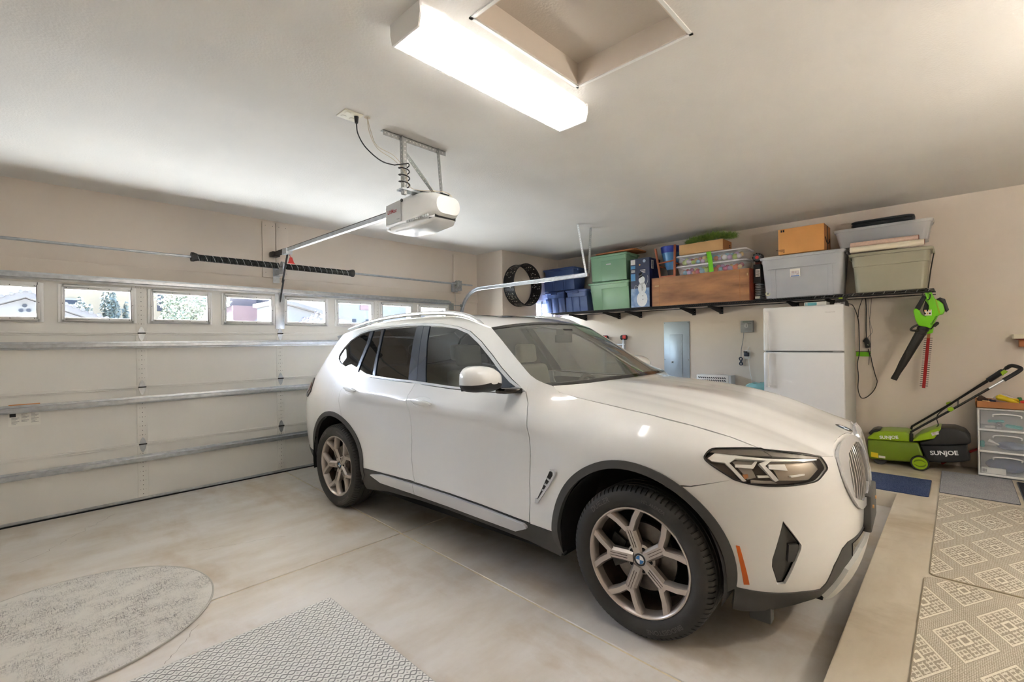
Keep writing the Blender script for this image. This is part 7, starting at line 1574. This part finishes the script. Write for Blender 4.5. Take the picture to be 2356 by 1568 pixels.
sp2.add([tuple(p) for p in e] + [(p[0] - .16, p[1] * .97, p[2] - .012) for p in e] + [(p[0] - .14, p[1] * .97, p[2] - .045) for p in e] + [(p[0] + .02, p[1], p[2] - .06) for p in e], [(k * n_ + i, k * n_ + i + 1, (k + 1) * n_ + i + 1, (k + 1) * n_ + i) for k in range(3) for i in range(n_ - 1)])
sp2.part('roof_spoiler', 'car_paint', car)
RAIL = [(.155, -.648, 1.568), (.09, -.640, 1.597), (-.02, -.628, 1.634), (-.2, -.612, 1.664), (-.45, -.606, 1.679), (-.75, -.604, 1.680), (-1.06, -.606, 1.668), (-1.34, -.612, 1.642), (-1.58, -.618, 1.605), (-1.70, -.622, 1.582)]
rp_ = catmull(RAIL, 4)
for s in (1, -1): MB().tube([(x, s * y, z) for x, y, z in rp_], [.006 + .012 * min(1, 6 * min(i, len(rp_) - 1 - i) / len(rp_)) for i in range(len(rp_))], n=10).part('roof_rail', 'satin_silver', car)
for s in (1, -1):   # ditch between roof and side frame
    MB().tube([(x, s * y, z - .004) for x, y, z in catmull(edge3(ROOFE), 3)], .006, n=6).part('roof_moulding', 'car_paint', car)

# ---- door mirrors
def mirror(s):
    base = link(bpy.data.objects.new('door_mirror', None), car); cx0, cy0, cz0 = .515, -1.035, 1.213
    rg = []; n = 40
    for k, (dx, sc, top) in enumerate(((-.070, .93, 1.0), (-.064, 1.0, 1.0), (-.02, 1.0, 1.0), (.03, .93, .98), (.070, .76, .92), (.095, .50, .80), (.104, .22, .6))):
        ring = []
        for i in range(n):
            a = 2 * PI * i / n; ca, sa = math.cos(a), math.sin(a); yy = .118 * sc * math.copysign(abs(ca) ** .75, ca); zz = (.088 * top if sa > 0 else .070) * sc * math.copysign(abs(sa) ** (.8 if sa > 0 else .55), sa)
            ring.append((cx0 + dx + .12 * yy * (1 if yy > 0 else .5), s * (cy0 + yy), cz0 + zz + .10 * yy * (-.3)))
        rg.append(ring)
    rgw = [[p for p in r] for r in rg]
    full = MB().loft(rg); cap = MB(); low = MB()
    for q, f in enumerate(full.f):
        lowf = len(f) == 4 and math.sin(2 * PI * ((q % n) + .5) / n) < -.10
        (low if lowf else cap).add([full.v[i] for i in f], [tuple(range(len(f)))])
    cap.part('mirror_cap', 'car_paint', base, ang=60); low.part('mirror_base', 'black_satin', base, ang=60)
    MB().add([(cx0 - .074, s * (cy0 + y), cz0 + z) for y, z in ((-.10, -.06), (.10, -.06), (.105, .07), (-.095, .06))], [(0, 1, 2, 3)]).part('mirror_glass', 'chrome', base)
    MB().loft([[(x, s * y, z) for x, y, z in r] for r in ([(.545, -.955, 1.130), (.625, -.955, 1.132), (.625, -.955, 1.165), (.545, -.955, 1.170)], [(.585, -.90, 1.132), (.665, -.90, 1.134), (.665, -.90, 1.163), (.585, -.90, 1.168)], [(.585, -.852, 1.128), (.680, -.852, 1.13), (.680, -.852, 1.165), (.585, -.852, 1.172)])]).part('mirror_arm', 'gloss_black', base, bevel=.008)
for s in (1, -1): mirror(s)

# ---- door handles
def handle(x0, z0, doors):
    for o, s in zip(doors, (1, -1)):
        y = float(Ys(np.array(x0), np.array(z0)))
        bowl = MB(); n = 28; rg = []
        for k, (f_, d) in enumerate(((1.0, .0015), (.92, -.004), (.70, -.012), (.3, -.016))):
            ring = []
            for i in range(n):
                a = 2 * PI * i / n; xx = x0 + .112 * f_ * math.cos(a); zz = z0 + .040 * f_ * math.sin(a); p = shell(np.array([xx]), np.array([zz]))[0]; ring.append((xx, s * (p[1] - d), zz))
            rg.append(ring)
        bowl.loft(rg, False, True).part('handle_bowl', 'car_paint', o, ang=60)
        bar_ = []
        for i in range(13):
            t = i / 12 * 2 - 1; xx = x0 + .112 * t; zz = z0 + .004 - .006 * t; yy = float(Ys(np.array(xx), np.array(zz))) + .012 + .014 * (1 - t * t); hh = .017 * (1 - abs(t) ** 4) + .003
            bar_.append([(xx, s * -(yy + .009), zz - hh * .5), (xx, s * -(yy + .010), zz + hh * .4), (xx, s * -(yy + .004), zz + hh), (xx, s * -(yy - .010), zz + hh * .9), (xx, s * -(yy - .010), zz - hh), (xx, s * -(yy + .002), zz - hh)])
        MB().loft(bar_).part('handle_bar', 'car_paint', o, ang=60)
handle(-.185, 1.020, fd); handle(-1.158, 1.056, rdr)

# ---- wheels
def sector_spoke(mb, path, w0, w1, h0, h1, th=.03):
    # a tapering bar with a narrower crown, from path[0] to path[-1] in (x, z) with face height h
    rg = []; n = len(path)
    for i, (x, z) in enumerate(path):
        a = path[max(0, i - 1)]; b_ = path[min(n - 1, i + 1)]; d = Vector((b_[0] - a[0], b_[1] - a[1])).normalized(); sd = Vector((-d.y, d.x)); t = i / (n - 1); w_ = w0 + (w1 - w0) * t; h = h0 + (h1 - h0) * t
        P2 = lambda k, hh: (x + sd.x * w_ * k, -hh, z + sd.y * w_ * k)
        rg.append([P2(-.5, h - th), P2(-.5, h - .014), P2(-.30, h), P2(.30, h), P2(.5, h - .014), P2(.5, h - th)])
    mb.loft(rg)
def make_wheel(a0):
    wl = bpy.data.objects.new('wheel', None); link(wl, car)
    # tyre with cut shoulder blocks
    N = 84; angs = []
    for i in range(N): angs += [2 * PI * i / N, 2 * PI * (i + .72) / N, 2 * PI * (i + .74) / N, 2 * PI * (i + .98) / N]
    half = [(.258, .092), (.263, .104), (.276, .115), (.298, .1225), (.322, .1215), (.340, .114), (.350, .105), (.356, .098), (.360, .088), (.3625, .072), (.3627, .070), (.355, .069), (.355, .061), (.3633, .060), (.364, .034), (.356, .033), (.356, .025), (.364, .024)]
    prof = half + [(r, -h) for r, h in half[::-1]]
    mb = MB(); V = []; m_ = len(angs); K = len(prof)
    for k, a in enumerate(angs):
        cut = (k % 4) in (2, 3)
        for r, h in prof:
            rr_ = r - (.0065 if cut and .070 < abs(h) < .106 and r > .349 else .0)
            V.append((rr_ * math.cos(a), -h, rr_ * math.sin(a)))
    mb.add(V, [(k * K + i, k * K + i + 1, ((k + 1) % m_) * K + i + 1, ((k + 1) % m_) * K + i) for k in range(m_) for i in range(K - 1)])
    ty = mb.part('tyre', 'tyre', wl, ang=25)
    for word, ac, R_, sz in (('DUELER', 128, .312, .036), ('H/L ALENZA', 72, .310, .022), ('BRIDGESTONE', -62, .312, .030)):
        vs, fs = text_geo(word, sz, 0.0, .0006); q = MB()
        q.add([((R_ + y) * math.cos(math.radians(ac) - x / R_), -(.1232 - 1.4 * (abs(R_ + y - .308)) ** 1.6), (R_ + y) * math.sin(math.radians(ac) - x / R_)) for x, y, z in vs], fs); q.part('tyre_lettering', 'tyre_letter', wl, smooth=False)
    rim = MB(); rim.lathe([(.262, .094), (.266, .102), (.262, .108), (.256, .108), (.250, .102), (.246, .090), (.238, .060), (.232, .0), (.230, -.09), (.262, -.10)], (0, 0, 0), (0, -1, 0), 64); rim.part('rim', 'alloy', wl, ang=35)
    MB().lathe([(.2375, .058), (.2315, .0), (.2295, -.088)], (0, 0, 0), (0, -1, 0), 64).part('rim_barrel', 'alloy_dark', wl)
    hub = MB().lathe([(.0, .060), (.040, .068), (.066, .066), (.074, .058), (.074, .02), (.0, .02)], (0, 0, 0), (0, -1, 0), 40).part('hub', 'alloy', wl, ang=35)
    for k in range(5):
        A_ = math.radians(a0 + 72 * k); pol = lambda r, d=0: (r * math.cos(A_ + d), r * math.sin(A_ + d))
        sp_ = MB(); sector_spoke(sp_, [pol(.035), pol(.10), pol(.168)], .058, .060, .078, .096, .04)
        for sg in (1, -1):
            e0 = (.150 * math.cos(A_) - sg * .012 * math.sin(A_), .150 * math.sin(A_) + sg * .012 * math.cos(A_)); e1 = pol(.205, sg * math.radians(13.5)); e2 = pol(.258, sg * math.radians(20.5))
            sector_spoke(sp_, [e0, e1, e2], .038, .040, .0955, .103, .04)
        sp_.part('spoke', 'alloy', wl, ang=30)
        gv = MB(); 
        for sg in (1, -1):
            o2 = Vector((-math.sin(A_), math.cos(A_))) * (.0062 * sg); p0, p1 = pol(.062), pol(.150); gv.bar((p0[0] + o2.x, -.0825, p0[1] + o2.y), (p1[0] + o2.x, -.0925, p1[1] + o2.y), .0022, .004, (0, 1, 0))
        gv.part('spoke_groove', 'alloy_dark', wl)
        B_ = A_ + math.radians(36); MB().lathe([(.0, .0685), (.0105, .0685), (.0105, .06)], (.054 * math.cos(B_), 0, .054 * math.sin(B_)), (0, -1, 0), 14).part('bolt_hole', 'under_dark', wl)
    roundel((0, -.0705, 0), (0, -1, 0), .034, wl)
    MB().lathe([(.05, .016), (.165, .016), (.165, -.01), (.05, -.01)], (0, 0, 0), (0, -1, 0), 40).part('brake_disc', 'disc_steel', wl, ang=30)
    MB().lathe([(.0, .02), (.085, .02), (.085, .016)], (0, 0, 0), (0, -1, 0), 24).part('disc_bell', 'alloy_dark', wl)
    cal = MB(); 
    rg = []
    for i in range(9):
        a = math.radians(150 + 60 * i / 8); rg.append([(r * math.cos(a), -h, r * math.sin(a)) for r, h in ((.105, -.03), (.105, .035), (.178, .035), (.178, -.03))])
    cal.loft(rg).part('brake_caliper', 'dark_steel', wl)
    MB().lathe([(.0, -.06), (.225, -.06), (.225, -.07)], (0, 0, 0), (0, -1, 0), 32).part('inner_shield', 'under_dark', wl)
    return wl
def copy_wheel(src, loc, rz):
    c = src.copy(); COL.objects.link(c); c.location = loc; c.rotation_euler = (0, 0, rz)
    for ch in list(src.children):
        k = ch.copy(); COL.objects.link(k); k.parent = c
    return c
w1_ = make_wheel(180.0); w2_ = make_wheel(184.0)
w1_.location = (1.433, -.808, .364); w2_.location = (-1.433, -.808, .364)
copy_wheel(w1_, (1.433, .808, .364), PI); copy_wheel(w2_, (-1.433, .808, .364), PI)

# ---- wheel housings, underbody and cabin
for c_, r in ((FA, .428), (RA, .432)):
    for s in (1, -1):
        rg = []
        for i in range(25):
            a = math.radians(-14 + 208 * i / 24); rg.append([(c_[0] + r * math.cos(a), s * y, c_[1] + r * math.sin(a)) for y in (-.90, -.56)])
        q = MB(); q.add([p for g in rg for p in g], [(2 * i, 2 * i + 1, 2 * i + 3, 2 * i + 2) for i in range(24)]); q.add([(p[1][0], p[1][1], p[1][2]) for p in rg], [tuple(range(25))]); q.part('wheel_housing', 'liner', car)
ub = MB(); ub.box(-.98, .93, -.80, .80, .21, .33); ub.box(.93, 1.96, -.555, .555, .23, .60); ub.box(-2.15, -.98, -.555, .555, .25, .60); ub.box(1.86, 2.14, -.52, .52, .26, .60)
ub.part('underbody', 'under_dark', car)
MB().box(1.88, 1.97, -.70, -.64, .165, .26).part('splash_strip', 'cladding', car, bevel=.006)
MB().box(.80, 2.05, -.60, .60, .60, .90).part('engine_block', 'under_dark', car)
for nm, L in (('door_trim', sh(DFR, -.03) + BELT[1:4] + [(-.229, 1.13), (-.30, 1.12), (-.28, .44), (.75, .41)]), ('door_trim', [(-.36, 1.13), (-.40, .44), (-.93, .44), (-1.25, .86), (-1.30, 1.05), (-1.18, 1.17), (-.9, 1.15)])):
    panel(nm, L, 'dash_dark', car, off=-.07, depth=0, step=.08)
MB().box(-2.2, -1.25, -.60, .60, .60, 1.05).part('boot_floor', 'under_dark', car)
panel('boot_trim', [(-1.32, 1.10), (-1.25, .86), (-1.6, .86), (-2.3, .86), (-2.3, 1.2), (-1.7, 1.28)], 'dash_dark', car, off=-.05, depth=0, step=.08)
MB().prism([(.98, -.74, 1.13), (.62, -.74, 1.10), (.50, -.74, 1.02), (.52, -.74, .70), (.98, -.74, .70)], (0, 1.48, 0)).part('dashboard', 'dash_dark', car, bevel=.03, segs=3)
MB().box(-.3, .5, -.13, .13, .33, .72).part('centre_console', 'dash_dark', car, bevel=.03)
MB().tube([(.42 - .06 * math.sin(a), .37 + .185 * math.cos(a), .98 + .17 * math.sin(a)) for a in np.linspace(0, 2 * PI, 30)[:-1]], .016, n=8, closed=True).part('steering_wheel', 'black_satin', car)
MB().cyl((.42, .37, .98), (.56, .37, .94), .03, n=10).part('steering_column', 'black_satin', car)
def seat(x, y, w_, nm='front_seat'):
    b0 = link(bpy.data.objects.new(nm, None), car)
    MB().prism([(x - .22, y - w_, .50), (x + .30, y - w_, .53), (x + .30, y - w_, .68), (x - .22, y - w_, .64)], (0, 2 * w_, 0)).part('cushion', 'seat_tan', b0, bevel=.05, segs=3)
    MB().prism([(x - .24, y - w_ * .96, .60), (x - .10, y - w_ * .96, .62), (x - .26, y - w_ * .96, 1.24), (x - .38, y - w_ * .96, 1.22)], (0, 2 * w_ * .96, 0)).part('backrest', 'seat_tan', b0, bevel=.05, segs=3)
    for dy in ((0,) if w_ < .4 else (-.42, .42)): MB().prism([(x - .38, y + dy - .12, 1.25), (x - .29, y + dy - .12, 1.25), (x - .31, y + dy - .12, 1.42), (x - .39, y + dy - .12, 1.42)], (0, .24, 0)).part('headrest', 'seat_tan', b0, bevel=.03, segs=3)
seat(.05, -.37, .25); seat(.05, .37, .25); seat(-.90, 0, .62, 'rear_bench')
MB().box(-1.0, .9, -.62, .62, .33, .36).part('cabin_floor', 'dash_dark', car)
